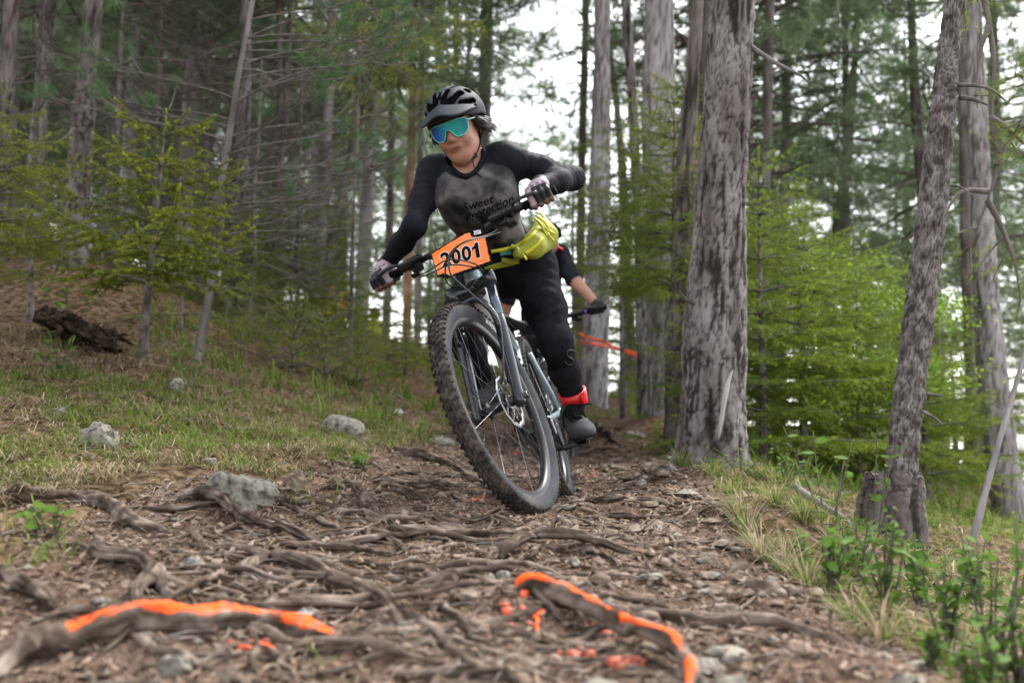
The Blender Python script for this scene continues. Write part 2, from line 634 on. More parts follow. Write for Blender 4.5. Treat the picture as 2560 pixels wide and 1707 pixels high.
RW = .372
HA = math.radians(65.5)
AX = np.array([-math.cos(HA), 0, math.sin(HA)])         # up the steering axis
PERP = np.array([math.sin(HA), 0, math.cos(HA)])        # forward of it
YV = np.array([0, 1.0, 0])
FA = np.array([1.18, 0, RW])
A0 = FA - .044 * PERP
CROWN = A0 + AX * .52
HTOP = CROWN + AX * .115
BARC = HTOP + AX * .04 + PERP * .045
BB = np.array([.43, 0, .325])
def rot_axis(k, a):
    K = np.array([[0, -k[2], k[1]], [k[2], 0, -k[0]], [-k[1], k[0], 0]])
    return np.eye(3) + math.sin(a) * K + (1 - math.cos(a)) * K @ K
SR = rot_axis(AX, STEER)
def st(p):
    return (np.atleast_2d(p) - A0) @ SR.T + A0
def _R(q):
    cz, sz, cy, sy, cx, sx = math.cos(q[3]), math.sin(q[3]), math.cos(q[4]), math.sin(q[4]), math.cos(q[5]), math.sin(q[5])
    return np.array([[cz, -sz, 0], [sz, cz, 0], [0, 0, 1]]) @ np.array([[cy, 0, sy], [0, 1, 0], [-sy, 0, cy]]) @ np.array([[1, 0, 0], [0, cx, -sx], [0, sx, cx]])
BR = _R(BQ)
BT = np.array(BQ[:3])
def b2w(p):
    return np.atleast_2d(p) @ BR.T + BT
def w2b(p):
    return (np.atleast_2d(p) - BT) @ BR
BM = Matrix([[*BR[i], BT[i]] for i in range(3)] + [[0, 0, 0, 1]])

bike = thing('mountain_bike', 'black and pale blue mountain bike leaning into a turn with an orange 2001 number plate', 'mountain bike', mat4=BM)

def steered(mb):
    mb.V = [st(v) for v in mb.V]
    return mb

def build_wheel(root, centre, front):
    f = steered if front else (lambda m: m)
    sh = lambda m: m
    wheel = MB()                                          # tyre casing is the wheel's own mesh
    prof = [(-.0155, .311), (-.024, .322), (-.0295, .338), (-.0285, .350), (-.024, .3595), (-.014, .3655), (0, .367),
            (.014, .3655), (.024, .3595), (.0285, .350), (.0295, .338), (.024, .322), (.0155, .311)]
    V, F = lathe(prof, 96)
    n = 96
    mid = np.repeat(np.arange(len(prof) - 1), n)
    wheel.add(V + centre, F, np.where((mid >= 3) & (mid <= 8), 1, 0))
    for row, (yy, rr, tilt, hl, hw, hh, cnt) in enumerate([(.0065, .367, .1, .0075, .0048, .0034, 80), (-.0065, .367, -.1, .0075, .0048, .0034, 80),
                                                           (.0165, .364, .35, .0060, .0038, .0032, 80), (-.0165, .364, -.35, .0060, .0038, .0032, 80),
                                                           (.0255, .3585, .95, .0060, .0045, .0044, 88), (-.0255, .3585, -.95, .0060, .0045, .0044, 88)]):
        bv, bf = boxm((hl, hw, hh), .0012)
        for k in range(cnt):
            a = 2 * math.pi * (k + .5 * (row % 2) + .25 * (row // 2)) / cnt
            ct, s_ = math.cos(tilt), math.sin(tilt)
            v = bv @ np.array([[1, 0, 0], [0, ct, s_], [0, -s_, ct]]).T     # y/z rolled toward the shoulder
            v = v * np.array([1, 1, 1])
            ca, sa = math.cos(a), math.sin(a)
            T_, R_ = np.array([-sa, 0, ca]), np.array([ca, 0, sa])
            w = v[:, :1] * T_ + v[:, 1:2] * YV + v[:, 2:3] * R_ + R_ * rr + YV * yy + centre
            wheel.add_mixed(w, bf, 1)
    wo = f(wheel).build('front_wheel' if front else 'rear_wheel', [M_RUB, M_TREAD], root)
    rim = MB()
    V, F = lathe([(-.0165, .3145), (-.0165, .304), (-.0135, .296), (-.006, .288), (.006, .288), (.0135, .296), (.0165, .304), (.0165, .3145)], 72)
    rim.add(V + centre, F)
    f(rim).build('rim', M_BLK, wo)
    hub = MB()
    hw = .062 if front else .066
    V, F = lathe([(-hw - .012, .0), (-hw - .012, .010), (-hw, .012), (-hw, .017), (-.034, .018), (-.033, .030), (-.029, .030), (-.028, .017),
                  (.028, .017), (.029, .030), (.033, .030), (.034, .018), (hw, .017), (hw, .012), (hw + .012, .010), (hw + .012, 0)], 20)
    hub.add(V + centre, F)
    f(hub).build('hub', M_BLK, wo)
    for k in range(28):
        a = 2 * math.pi * k / 28
        side = 1 if k % 2 else -1
        b = a + (0.55 if (k // 2) % 2 else -.55)
        p0 = centre + np.array([.029 * math.cos(b), side * .031, .029 * math.sin(b)])
        p1 = centre + np.array([.289 * math.cos(a), 0, .289 * math.sin(a)])
        s_ = MB()
        s_.tube([p0, p1], .0012, 4, cap=False)
        f(s_).build('spoke', M_STEEL if k % 3 == 0 else M_BLK, wo)
    disc = MB()
    r0, r1, n = .074, .090, 60
    a = np.linspace(0, 2 * np.pi, n, endpoint=False)
    for yy in (.0435, .0455):
        pass
    wob = .0025 * np.cos(a * 12)
    ring = []
    for rr, yy in ((r0, .0435), (r1, .0435), (r1, .0457), (r0, .0457)):
        ring.append(np.stack([(rr + wob) * np.cos(a), np.full(n, yy), (rr + wob) * np.sin(a)], 1))
    V = np.vstack(ring) + centre
    j = np.arange(n); k = (j + 1) % n
    F = np.vstack([np.stack([q * n + j, q * n + k, ((q + 1) % 4) * n + k, ((q + 1) % 4) * n + j], 1) for q in range(4)])
    disc.add(V, F)
    for q in range(12):
        a0_ = 2 * math.pi * q / 12
        a1_ = a0_ + .55 * (1 if q % 2 else -1)
        p0 = centre + np.array([.028 * math.cos(a0_), .0446, .028 * math.sin(a0_)])
        p1 = centre + np.array([.076 * math.cos(a1_), .0446, .076 * math.sin(a1_)])
        disc.tube([p0, p1], .0032, 6, flat=.35)
    V, F = lathe([(.0425, .016), (.0425, .031), (.0465, .031), (.0465, .016)], 24)
    disc.add(V + centre, F)
    f(disc).build('brake_disc', M_STEEL, wo)
    return wo

fwheel = build_wheel(bike, FA, True)
rwheel = build_wheel(bike, np.array([0, 0, RW]), False)

# raised lettering on the front tyre's left sidewall
def tyre_text(txt, a_mid, width, rlo, rhi, parent):
    V, F = text_mesh(txt, .01)
    V, F = subdiv_tris(np.c_[V, np.zeros(len(V))], F, 1)
    a = a_mid + (V[:, 0] - .5) * width
    r = rlo + V[:, 1] * (rhi - rlo)
    y = np.interp(r, [.311, .322, .338, .350, .3595], [.0155, .024, .0295, .0285, .024]) + .0012
    w = np.stack([r * np.cos(a), y, r * np.sin(a)], 1) + FA
    m = MB(); m.add(w, F)
    return steered(m).build('tyre_lettering', M_WHITE, parent, smooth=False)
tyre_text('BUTCHER', math.radians(122), math.radians(15), .326, .3385, fwheel)

# ---- frame
fr = MB()
hb = CROWN + AX * .006
fr.tube([hb, hb + AX * .02, hb + AX * .05, hb + AX * .098], [.0335, .0315, .029, .030], 24)
fr.tube(spline([hb + AX * .03 - PERP * .02, np.array([.72, 0, .60]), BB + np.array([.03, 0, .01])], 10), [.030] * 5 + [.033] * 5, 16, mat=1)
fr.tube([hb + AX * .085 - PERP * .015, np.array([.27, 0, .66])], [.024, .019], 14)
fr.tube([BB, np.array([.245, 0, .69])], [.022, .019], 14)
fr.tube([BB + YV * .042, BB - YV * .042], .026, 18)
fo = fr.build('frame', [M_PALE, M_PALE_D], bike)
bd = MB()
for s in range(2):
    q = hb + AX * (.035 + .03 * s) + PERP * .0325
    bd.tube([q + YV * (.012 - .018 * s), q + YV * .001 + AX * .014, q - YV * (.006 - .012 * s) + AX * .028], [.001, .0035, .001], 6, flat=.4)
bd.build('head_badge', M_INK, fo)
sw = MB()
for s in (1, -1):
    sw.tube([np.array([-.012, s * .073, .382]), np.array([.05, s * .070, .455]), np.array([.20, s * .045, .63])], [.0125, .0125, .011], 12)
    sw.tube([np.array([-.02, s * .073, .362]), np.array([.06, s * .070, .362]), np.array([.20, s * .05, .345]), np.array([.39, s * .035, .335])], [.015, .0135, .013, .017], 12)
    sw.tube([np.array([-.004, s * .062, RW]), np.array([-.004, s * .086, RW])], .016, 12)
sw.build('swingarm', M_PALE, bike)
sp = MB()
sp.tube([np.array([.25, 0, .68]), np.array([.225, 0, .755])], .0155, 12)
sp.build('seat_post', M_BLK, bike)
sd = MB()
prof = [(-.14, .050, .020), (-.12, .068, .024), (-.07, .072, .024), (-.01, .050, .020), (.06, .026, .017), (.11, .020, .015), (.14, .012, .009)]
n = 14
a = np.linspace(0, 2 * np.pi, n, endpoint=False)
V = np.vstack([np.stack([np.full(n, .255 + x), hw * np.cos(a), .775 + .012 * (x > .05) + hh * np.sin(a) * np.where(np.sin(a) > 0, .7, 1.0) - .25 * (hw * np.cos(a)) ** 2 * 10], 1) for x, hw, hh in prof])
i = np.arange(len(prof) - 1)[:, None] * n; j = np.arange(n)[None, :]; k = (j + 1) % n
sd.add(V, np.stack([i + j, i + k, i + n + k, i + n + j], -1).reshape(-1, 4))
sd.add(np.vstack([V[:n], V[:n].mean(0)]), [[n, (q + 1) % n, q] for q in range(n)])
sd.add(np.vstack([V[-n:], V[-n:].mean(0)]), [[n, q, (q + 1) % n] for q in range(n)])
for s in (1, -1):
    sd.tube([np.array([.16, s * .022, .765]), np.array([.20, s * .022, .748]), np.array([.27, s * .022, .748]), np.array([.36, s * .012, .768])], .0035, 6)
sd.build('saddle', M_PLAST, bike)

# ---- fork
fk = MB()
ctop = CROWN + PERP * .044 - AX * .028
fk.tube(spline([ctop + YV * .078 - AX * .005, ctop + YV * .045 - PERP * .012 + AX * .004, CROWN + PERP * .010 - AX * .016, ctop - YV * .045 - PERP * .012 + AX * .004, ctop - YV * .078 - AX * .005], 18), .021, 16)
fk.tube([CROWN - AX * .034, CROWN + AX * .006], [.034, .031], 20)
fko = steered(fk).build('fork', M_GLOSS, bike)
for s in (1, -1):
    y = YV * .078 * s
    c = MB(); c.tube([ctop + y - AX * .03, ctop + y + AX * .012, ctop + y + AX * .022, ctop + y + AX * .026], [.0225, .0225, .020, .010], 18)
    steered(c).build('fork_cap', M_GLOSS, fko)
    c = MB(); c.tube([ctop + y - AX * .03, FA + y + AX * .29], .0175, 18)
    steered(c).build('stanchion', M_STAN, fko)
    c = MB()
    c.tube([FA + y + AX * .325, FA + y + AX * .318, FA + y + AX * .27, FA + y + AX * .12, FA + y + AX * .03, FA + y - AX * .012, FA + y - AX * .028], [.0195, .0225, .0215, .0200, .0185, .021, .012], 18)
    c.tube([FA + y * .8, FA + y * 1.42], [.013, .0125], 14)
    steered(c).build('lower_leg', M_GLOSS, fko)
arch = MB()
arch.tube(spline([FA + YV * .078 + AX * .27 + PERP * .012, FA + YV * .070 + AX * .335 + PERP * .026, FA + YV * .036 + AX * .398 + PERP * .03, FA + AX * .412 + PERP * .03,
                  FA - YV * .036 + AX * .398 + PERP * .03, FA - YV * .070 + AX * .335 + PERP * .026, FA - YV * .078 + AX * .27 + PERP * .012], 26), .0115, 10, flat=1.5)
steered(arch).build('fork_arch', M_GLOSS, fko)
cal = MB()
cal.box(FA + YV * .056 + AX * .115 - PERP * .045, (.022, .016, .035), np.c_[PERP, YV, AX], bev=.006)
cal.tube([FA + YV * .066 + AX * .09 - PERP * .02, FA + YV * .060 + AX * .10 - PERP * .05], .009, 8)
steered(cal).build('brake_caliper', M_BLK, fko)
bt = MB()
for s in (-1, 1):
    q = ctop - YV * .078 + AX * .024 + PERP * .008 * s
    bt.tube([q, q + AX * .007], .0045, 8)
steered(bt).build('crown_bolt', M_STEEL, fko)

# ---- cockpit
def barpt(y):
    s = abs(y)
    dz = np.interp(s, [0, .045, .13, .39], [0, 0, .026, .036])
    dx = np.interp(s, [0, .045, .13, .39], [0, 0, -.006, -.046])
    return BARC + np.array([dx, y, dz])
hbm = MB()
ys = np.linspace(-.39, .39, 41)
hbm.tube([barpt(y) for y in ys], np.interp(np.abs(ys), [0, .05, .14, .39], [.0172, .0172, .0115, .011]), 14)
hbo = steered(hbm).build('handlebar', M_BLK, bike)
stm = MB()
stm.tube([HTOP, HTOP + AX * .055], .020, 16)
stm.tube([HTOP + AX * .033, BARC - PERP * .008], [.019, .021], 14)
stm.tube([BARC - YV * .026, BARC + YV * .026], .0235, 16)
steered(stm).build('stem', M_BLK, bike)
for s in (1, -1):
    g = MB()
    yy = np.linspace(.262, .392, 22)
    g.tube([barpt(s * y) for y in yy], [.0185 if q in (0, 21) else (.0165 if q % 2 else .0158) for q in range(22)], 14)
    steered(g).build('grip', M_GRIP, hbo)
    lv = MB()
    c = barpt(s * .215)
    tdir = nrm(barpt(s * .23) - barpt(s * .20))
    lv.tube([c - tdir * .009, c + tdir * .009], .0175, 14)
    bpos = c + PERP * .034 - AX * .012
    lv.tube(spline([bpos - tdir * .075, bpos - tdir * .055, bpos + tdir * .02, bpos + tdir * .035], 9), [.006, .010, .0125, .0135, .0135, .013, .012, .010, .006], 12)
    lv.tube([c, bpos], .009, 8)
    lvo = steered(lv).build('brake_lever', M_BLK, hbo)
    bl = MB()
    bl.tube(spline([bpos + tdir * .028, bpos + tdir * .035 + PERP * .022, bpos + tdir * .075 + PERP * .026, bpos + tdir * .125 + PERP * .016], 12), .0055, 8, flat=1.5)
    steered(bl).build('lever_blade', M_BLK, lvo)
    pd = MB()
    pd.box(c - AX * .032 + PERP * .012 - tdir * .035, (.017, .023, .014), np.c_[PERP, tdir, AX], bev=.006)
    pd.box(c - AX * .040 - PERP * .012 - tdir * .010, (.012, .018, .004), np.c_[PERP, tdir, AX], bev=.002)
    steered(pd).build('shifter', M_PLAST, hbo)
def cable(pts, r=.0026):
    w = [P(a, b, d) for a, b, d in pts]
    m = MB(); m.tube(w2b(spline(w, 8 * len(w))), r, 7)
    return m.build('cable', M_CABLE, hbo)
cable([(1052, 687, 3.60), (1078, 674, 3.48), (1112, 652, 3.39), (1150, 650, 3.36), (1195, 664, 3.40), (1213, 688, 3.46), (1209, 706, 3.52)])
cable([(1048, 694, 3.60), (1080, 682, 3.48), (1120, 664, 3.39), (1162, 664, 3.38), (1200, 676, 3.45), (1210, 700, 3.55)])
cable([(1244, 574, 3.48), (1215, 589, 3.42), (1165, 603, 3.35), (1128, 630, 3.33), (1114, 668, 3.35), (1116, 704, 3.40), (1132, 716, 3.46), (1160, 711, 3.53)])
cable([(1250, 580, 3.48), (1215, 592, 3.41), (1170, 602, 3.34), (1135, 622, 3.32), (1121, 652, 3.32), (1128, 686, 3.30), (1165, 722, 3.28), (1215, 766, 3.26), (1246, 800, 3.22), (1256, 860, 3.18), (1258, 930, 3.17), (1250, 975, 3.20)])
cable([(1240, 584, 3.48), (1200, 594, 3.40), (1150, 612, 3.35), (1124, 648, 3.34), (1128, 690, 3.38), (1150, 716, 3.45), (1185, 716, 3.53)])

# ---- number plate: a flat card tied in front of the bar
pn = (SR @ PERP)
pn = nrm(pn * .86 + (SR @ AX) * -.0)
p0 = st(BARC + PERP * .052 - AX * .012)[0]
pnw, p0w = BR @ pn, b2w(p0)[0]
def on_plate(px, py, off=0.0):
    r = P(px, py, 1.0) - CAM
    o = p0w + pnw * off
    t = np.dot(o - CAM, pnw) / np.dot(r, pnw)
    return w2b(CAM + r * t)[0]
def plate_poly(px, off0, off1, name, m, parent, jag=0, seed=0):
    rg = np.random.default_rng(seed)
    q = np.array(px, float)
    if jag:
        out = []
        for i in range(len(q)):
            a, b = q[i], q[(i + 1) % len(q)]
            nn = max(2, int(np.linalg.norm(b - a) / 1.6))
            t = np.linspace(0, 1, nn, endpoint=False)[:, None]
            seg = a + (b - a) * t
            dn = np.array([-(b - a)[1], (b - a)[0]]) / np.linalg.norm(b - a)
            seg += dn * (rg.random(nn)[:, None] - .3) * jag
            out.append(seg)
        q = np.vstack(out)
    n = len(q)
    top = np.array([on_plate(x, y, off1) for x, y in q])
    bot = np.array([on_plate(x, y, off0) for x, y in q])
    me = bpy.data.meshes.new(name)
    me.from_pydata([tuple(v) for v in np.vstack([top, bot])], [], [list(range(n)), list(range(2 * n - 1, n - 1, -1))] + [[i, i + n, (i + 1) % n + n, (i + 1) % n] for i in range(n)])
    me.materials.append(m)
    o = bpy.data.objects.new(name, me)
    COL.objects.link(o)
    o.parent = parent
    return o
plate = plate_poly([(1077, 634), (1120, 606), (1163, 581), (1211, 562), (1217, 595), (1233, 660), (1186, 676), (1126, 693), (1120, 697), (1093, 691), (1084, 660)], -.0008, .0008, 'number_plate', M_INK, bike)
plate_poly([(1079, 635), (1121, 608), (1165, 583), (1176, 581), (1180, 593), (1212, 590), (1217, 612), (1226, 652), (1185, 668), (1150, 680), (1126, 690), (1110, 684), (1094, 688), (1085, 660)], .0009, .0016, 'orange_panel', M_ORNG, plate, jag=3.2, seed=3)
def plate_text(txt, bl, br, up, off, name, m, bold=0.0, th=.0006):
    V, F = ONE if txt == '1' else text_mesh(txt, bold)
    bl, br, up = np.array(bl, float), np.array(br, float), np.array(up, float)
    q = bl + V[:, :1] * (br - bl) + V[:, 1:2] * up
    m_ = MB(); m_.add(np.array([on_plate(x, y, off) for x, y in q]), F)
    return m_.build(name, m, plate, smooth=False)
ONE = (np.array([[.45, 0], [1, 0], [1, 1], [.58, 1], [.45, .86], [0, .74], [0, .58], [.45, .66]]), np.array([[0, 1, 2], [0, 2, 3], [0, 3, 4], [0, 4, 7], [7, 4, 5], [7, 5, 6]]))
ch = [('2', 0.0, .245), ('0', .265, .51), ('0', .53, .775), ('1', .80, .975)]
B0, B1 = np.array([1105.0, 671]), np.array([1203.0, 642])
for c, u0, u1 in ch:
    up = np.array([-6.0, -37.5])
    e = (B1 - B0)
    g = e / np.linalg.norm(e)
    plate_text(c, B0 + e * u0 - g * 1.2 - up * .035, B0 + e * u1 + g * 1.2 - up * .035, up * 1.07, .0021, 'digit_outline', M_WHITE, .055)
    plate_text(c, B0 + e * u0, B0 + e * u1, up, .0027, 'digit', M_INK, .035)
plate_text('2026', (1184.5, 587.5), (1203, 584), (-1, -10.5), .0014, 'year_print', M_WHITE, .03)
plate_text('BIKE  3 Zinnen', (1180, 661), (1218, 650), (-.7, -4.2), .0021, 'small_print', M_DIM)
zt = MB()
for a, b, c in (((1207, 568, 3.50), (1199, 559, 3.49), (1176, 541, 3.47)), ((1089, 622, 3.55), (1085, 608, 3.53), (1081, 596, 3.52))):
    zt.tube(w2b(spline([P(*a), P(*b), P(*c)], 6)), .0011, 5)
zt.build('cable_tie', M_CABLE, bike)

# ---- drivetrain
ca = math.radians(47)
cd = np.array([math.cos(ca), 0, -math.sin(ca)])
LPED, RPED = BB + cd * .17 + YV * .145, BB - cd * .17 - YV * .145
for s, pp in ((1, LPED), (-1, RPED)):
    c = MB()
    e = BB + cd * .17 * s + YV * s * .085
    c.tube(spline([BB + YV * s * .062, BB + cd * .06 * s + YV * s * .072, e], 7), [.019, .017, .0145, .0135, .013, .0135, .015], 10, flat=.75)
    c.tube([BB + YV * s * .04, BB + YV * s * .07], .018, 12)
    c.build('crank_arm', M_BLK, bike)
    q = MB()
    q.tube([e, e + YV * s * .105], .0065, 8)
    for dx in (-.045, .045):
        q.box(pp + np.array([dx, 0, 0]), (.006, .048, .008), bev=.003)
    for dy in (-.047, -.016, .016, .047):
        q.box(pp + YV * dy, (.045, .005, .007), bev=.002)
    for dx in (-.043, .0, .043):
        for dy in (-.042, .042):
            for dz in (-1, 1):
                q.tube([pp + np.array([dx, dy, .006 * dz]), pp + np.array([dx, dy, .0125 * dz])], .0018, 5)
    q.build('pedal', M_BLK, bike)
cr = MB()
V, F = lathe([(-.052, .03), (-.052, .068), (-.048, .068), (-.048, .03), (-.052, .03)], 40)
cr.add(V + BB, F)
for k in range(34):
    a = 2 * math.pi * k / 34
    cr.box(BB + np.array([.070 * math.cos(a), -.05, .070 * math.sin(a)]), (.0035, .0018, .0035), bev=0)
cr.build('chainring', M_BLK, bike)
cs = MB()
for k in range(9):
    r = .026 + .0085 * (8 - k) * .9
    V, F = lathe([(-.020 - k * .004, .016), (-.020 - k * .004, r), (-.0215 - k * .004, r), (-.0215 - k * .004, .016)], 28)
    cs.add(V + np.array([0, 0, RW]), F)
cs.build('cassette', M_STEEL, bike)
dr = MB()
dr.tube([np.array([-.02, -.075, .345]), np.array([-.01, -.085, .30]), np.array([.03, -.06, .25]), np.array([.05, -.05, .19])], [.012, .016, .013, .008], 8)
for q in ((.02, .26), (.05, .19)):
    V, F = lathe([(-.004, .004), (-.004, .022), (.004, .022), (.004, .004)], 14)
    dr.add(V + np.array([q[0], -.048, q[1]]), F)
dr.build('derailleur', M_BLK, bike)
chn = MB()
chn.tube(spline([BB + np.array([.0, -.05, .07]), np.array([.2, -.045, .405]), np.array([0, -.04, RW + .05])], 12), .0035, 6, flat=1.6)
chn.tube(spline([BB + np.array([.0, -.05, -.07]), np.array([.2, -.05, .20]), np.array([.06, -.048, .17])], 12), .0035, 6, flat=1.6)
chn.build('chain', M_STEEL, bike)
# ------------------------------------------------------------------ people: distance fields blended into one continuous skin, meshed by surface nets
def surface_nets(vol, ids, org, h):
    s = vol < 0
    c = [(0, 0, 0), (1, 0, 0), (0, 1, 0), (1, 1, 0), (0, 0, 1), (1, 0, 1), (0, 1, 1), (1, 1, 1)]
    nx, ny, nz = vol.shape
    cnt = np.zeros((nx - 1, ny - 1, nz - 1), np.int8)
    for a, b, d in c:
        cnt += s[a:nx - 1 + a, b:ny - 1 + b, d:nz - 1 + d]
    act = np.argwhere((cnt > 0) & (cnt < 8))
    vidx = np.full((nx - 1, ny - 1, nz - 1), -1, np.int32)
    vidx[act[:, 0], act[:, 1], act[:, 2]] = np.arange(len(act))
    val = np.stack([vol[act[:, 0] + a, act[:, 1] + b, act[:, 2] + d] for a, b, d in c], 1)
    pos = np.zeros((len(act), 3)); w = np.zeros(len(act))
    ca = np.array(c, float)
    for i in range(8):
        for j in range(i + 1, 8):
            if np.abs(ca[i] - ca[j]).sum() == 1:
                m = (val[:, i] < 0) != (val[:, j] < 0)
                t = val[:, i] / (val[:, i] - val[:, j] + 1e-12)
                p = ca[i] + np.clip(t, 0, 1)[:, None] * (ca[j] - ca[i])
                pos[m] += p[m]; w[m] += 1
    V = org + h * (act + pos / np.maximum(w, 1)[:, None])
    vid = ids[act[:, 0], act[:, 1], act[:, 2]]
    Q = []
    for ax in range(3):
        o = [a for a in range(3) if a != ax]
        sl0 = [slice(None)] * 3; sl1 = [slice(None)] * 3
        sl0[ax] = slice(0, -1); sl1[ax] = slice(1, None)
        e = np.argwhere(s[tuple(sl0)] != s[tuple(sl1)])
        e = e[(e[:, o[0]] > 0) & (e[:, o[1]] > 0) & (e[:, o[0]] < vol.shape[o[0]] - 1) & (e[:, o[1]] < vol.shape[o[1]] - 1)]
        ins = s[e[:, 0], e[:, 1], e[:, 2]]
        q = []
        for d0, d1 in ((-1, -1), (0, -1), (0, 0), (-1, 0)):
            f = e.copy(); f[:, o[0]] += d0; f[:, o[1]] += d1
            q.append(vidx[f[:, 0], f[:, 1], f[:, 2]])
        q = np.stack(q, 1)
        flip = ins if ax != 1 else ~ins
        q[~flip] = q[~flip][:, ::-1]
        Q.append(q)
    return V, np.vstack(Q), vid

class Field:
    """smooth union of round cones and ellipsoids"""
    def __init__(s, lo, hi, h):
        s.lo = np.asarray(lo, float); s.h = h
        s.n = np.ceil((np.asarray(hi) - s.lo) / h).astype(int) + 1
        s.v = np.full(s.n, .3, np.float32)
        s.raw = np.full(s.n, 9., np.float32)
        s.id = np.zeros(s.n, np.int16)
    def _win(s, lo, hi):
        a = np.clip(np.floor((lo - s.lo) / s.h).astype(int), 0, s.n - 1)
        b = np.clip(np.ceil((hi - s.lo) / s.h).astype(int) + 1, a + 1, s.n)
        g = np.meshgrid(*[s.lo[i] + s.h * np.arange(a[i], b[i]) for i in range(3)], indexing='ij')
        return tuple(slice(a[i], b[i]) for i in range(3)), np.stack(g, -1).astype(np.float32)
    def _put(s, w, d, k, mid, sub=False):
        v = s.v[w]
        if sub:
            hh = np.clip(k - np.abs(v + d), 0, None) / k
            s.v[w] = np.maximum(v, -d) + hh * hh * k * .25
            if mid is not None:
                s.id[w] = np.where(-d > v - .002, mid, s.id[w])
            return
        hh = np.clip(k - np.abs(v - d), 0, None) / k
        s.v[w] = np.minimum(v, d) + -hh * hh * k * .25
        r = s.raw[w]
        m = d < r
        s.raw[w] = np.where(m, d, r)
        if mid is not None:
            s.id[w] = np.where(m, mid, s.id[w])
    def cone(s, a, b, ra, rb, k=.03, mid=0, wr=None, sq=None, sub=False):
        """wr=(amp, per_metre, fromT, toT, seed) cloth rings along the bone; sq=(axis, factor) flattening"""
        a = np.asarray(a, float); b = np.asarray(b, float)
        pad = max(ra, rb) * (1.0 / (sq[1] if sq and sq[1] < 1 else 1)) + k + .02
        w, p = s._win(np.minimum(a, b) - pad, np.maximum(a, b) + pad)
        ba = b - a
        L = np.linalg.norm(ba)
        pa = p - a
        t = np.clip((pa @ ba) / (L * L + 1e-12), 0, 1)
        q = pa - t[..., None] * ba
        if sq:
            ax = nrm(sq[0])
            c = q @ ax
            q = q + (c * (1.0 / sq[1] - 1))[..., None] * ax
        r = ra + (rb - ra) * t
        d = np.linalg.norm(q, axis=-1) - r
        if sq:
            d = d * min(1, sq[1])
        if wr:
            amp, fr, t0, t1, sd = wr
            env = np.clip((t - t0) / .12, 0, 1) * np.clip((t1 - t) / .12, 0, 1)
            pp = p.reshape(-1, 3)
            nz = fbm(pp * 22, 2, sd).reshape(t.shape)
            n2 = fbm(pp * 9, 2, sd + 5).reshape(t.shape)
            ph = t * L * fr * 2 * np.pi + 3.2 * n2
            d = d - amp * env * (np.sin(ph) * (.6 + .5 * nz) + .6 * nz)
        s._put(w, d, k, mid, sub)
        return s
    def ell(s, c, R, rad, k=.02, mid=0, sub=False):
        """R columns = local axes"""
        c = np.asarray(c, float)
        R = np.eye(3) if R is None else np.asarray(R)
        rad = np.asarray(rad, float)
        pad = rad.max() + k + .01
        w, p = s._win(c - pad, c + pad)
        q = (p - c) @ R
        k0 = np.linalg.norm(q / rad, axis=-1)
        k1 = np.linalg.norm(q / rad ** 2, axis=-1)
        d = k0 * (k0 - 1) / np.maximum(k1, 1e-6)
        s._put(w, d, k, mid, sub)
        return s
    def mesh(s):
        return surface_nets(s.v, s.id, s.lo, s.h)

def laplacian(V, Q, it=2, lam=.5):
    e = np.vstack([Q[:, [0, 1]], Q[:, [1, 2]], Q[:, [2, 3]], Q[:, [3, 0]]])
    for _ in range(it):
        acc = np.zeros_like(V); n = np.zeros(len(V))
        np.add.at(acc, e[:, 0], V[e[:, 1]]); np.add.at(n, e[:, 0], 1)
        np.add.at(acc, e[:, 1], V[e[:, 0]]); np.add.at(n, e[:, 1], 1)
        V = V + lam * (acc / np.maximum(n, 1)[:, None] - V)
    return V

M_SKIN = mk('skin', [(.31, .155, .105), (.37, .195, .135)], 30, .5, bump=(220, .12, .002), spec=.3, tint=(.20, .066, .052))
M_LIP = mk('lips', (.25, .105, .08), rough=.5)
M_SLEEVE = mk('black_jersey', [(.007, .008, .011), (.016, .018, .024)], 14, .85, spec=.05, bump=(26, .6, .010))
def jersey_material(src):
    """the printed chest panel is dyed into the black jersey; 'tint' marks the panel"""
    N, L = src.node_tree.nodes, src.node_tree.links
    b = N['Principled BSDF']
    col_ = b.inputs['Base Color'].links[0].from_socket
    at = N.new('ShaderNodeAttribute'); at.attribute_name = 'tint'
    r = N.new('ShaderNodeValToRGB'); r.color_ramp.elements[0].position = .42; r.color_ramp.elements[1].position = .58
    L.new(at.outputs['Fac'], r.inputs['Fac'])
    mx = N.new('ShaderNodeMix'); mx.data_type = 'RGBA'
    L.new(r.outputs[0], mx.inputs['Factor']); mx.inputs[6].default_value = (.009, .010, .014, 1); L.new(col_, mx.inputs[7])
    L.new(mx.outputs[2], b.inputs['Base Color'])
    return src
M_PRINT = mk('cloud_dyed_jersey', [(.010, .010, .012), (.045, .041, .042), (.12, .108, .105), (.18, .163, .158)], 6.5, .6, detail=4, lo=.36, hi=.64, distort=.6, bump=(24, .6, .012), spec=.06)
M_TROUS = mk('black_trousers', [(.006, .006, .008), (.014, .014, .018)], 10, .85, spec=.05, bump=(18, .7, .014))
M_POCK = mk('thigh_panel', [(.009, .009, .012), (.012, .012, .015)], 40, .85, spec=.05)
M_GLV = mk('glove_black', [(.007, .007, .009), (.014, .014, .016)], 30, .5, spec=.25)
M_MAUVE = mk('glove_mauve', [(.25, .19, .21), (.33, .26, .285)], 40, .75, bump=(200, .3, .002))
M_TAN = mk('glove_palm', [(.12, .07, .055), (.2, .12, .10)], 40, .7)
M_SHOE = mk('grey_suede', [(.020, .0215, .025), (.034, .036, .040)], 40, .8, bump=(260, .4, .002))
M_SOLE = mk('shoe_sole', [(.010, .011, .012), (.020, .021, .023)], 20, .8, spec=.1)
M_LACE = mk('black_lace', (.005, .005, .006), rough=.9, spec=.08)
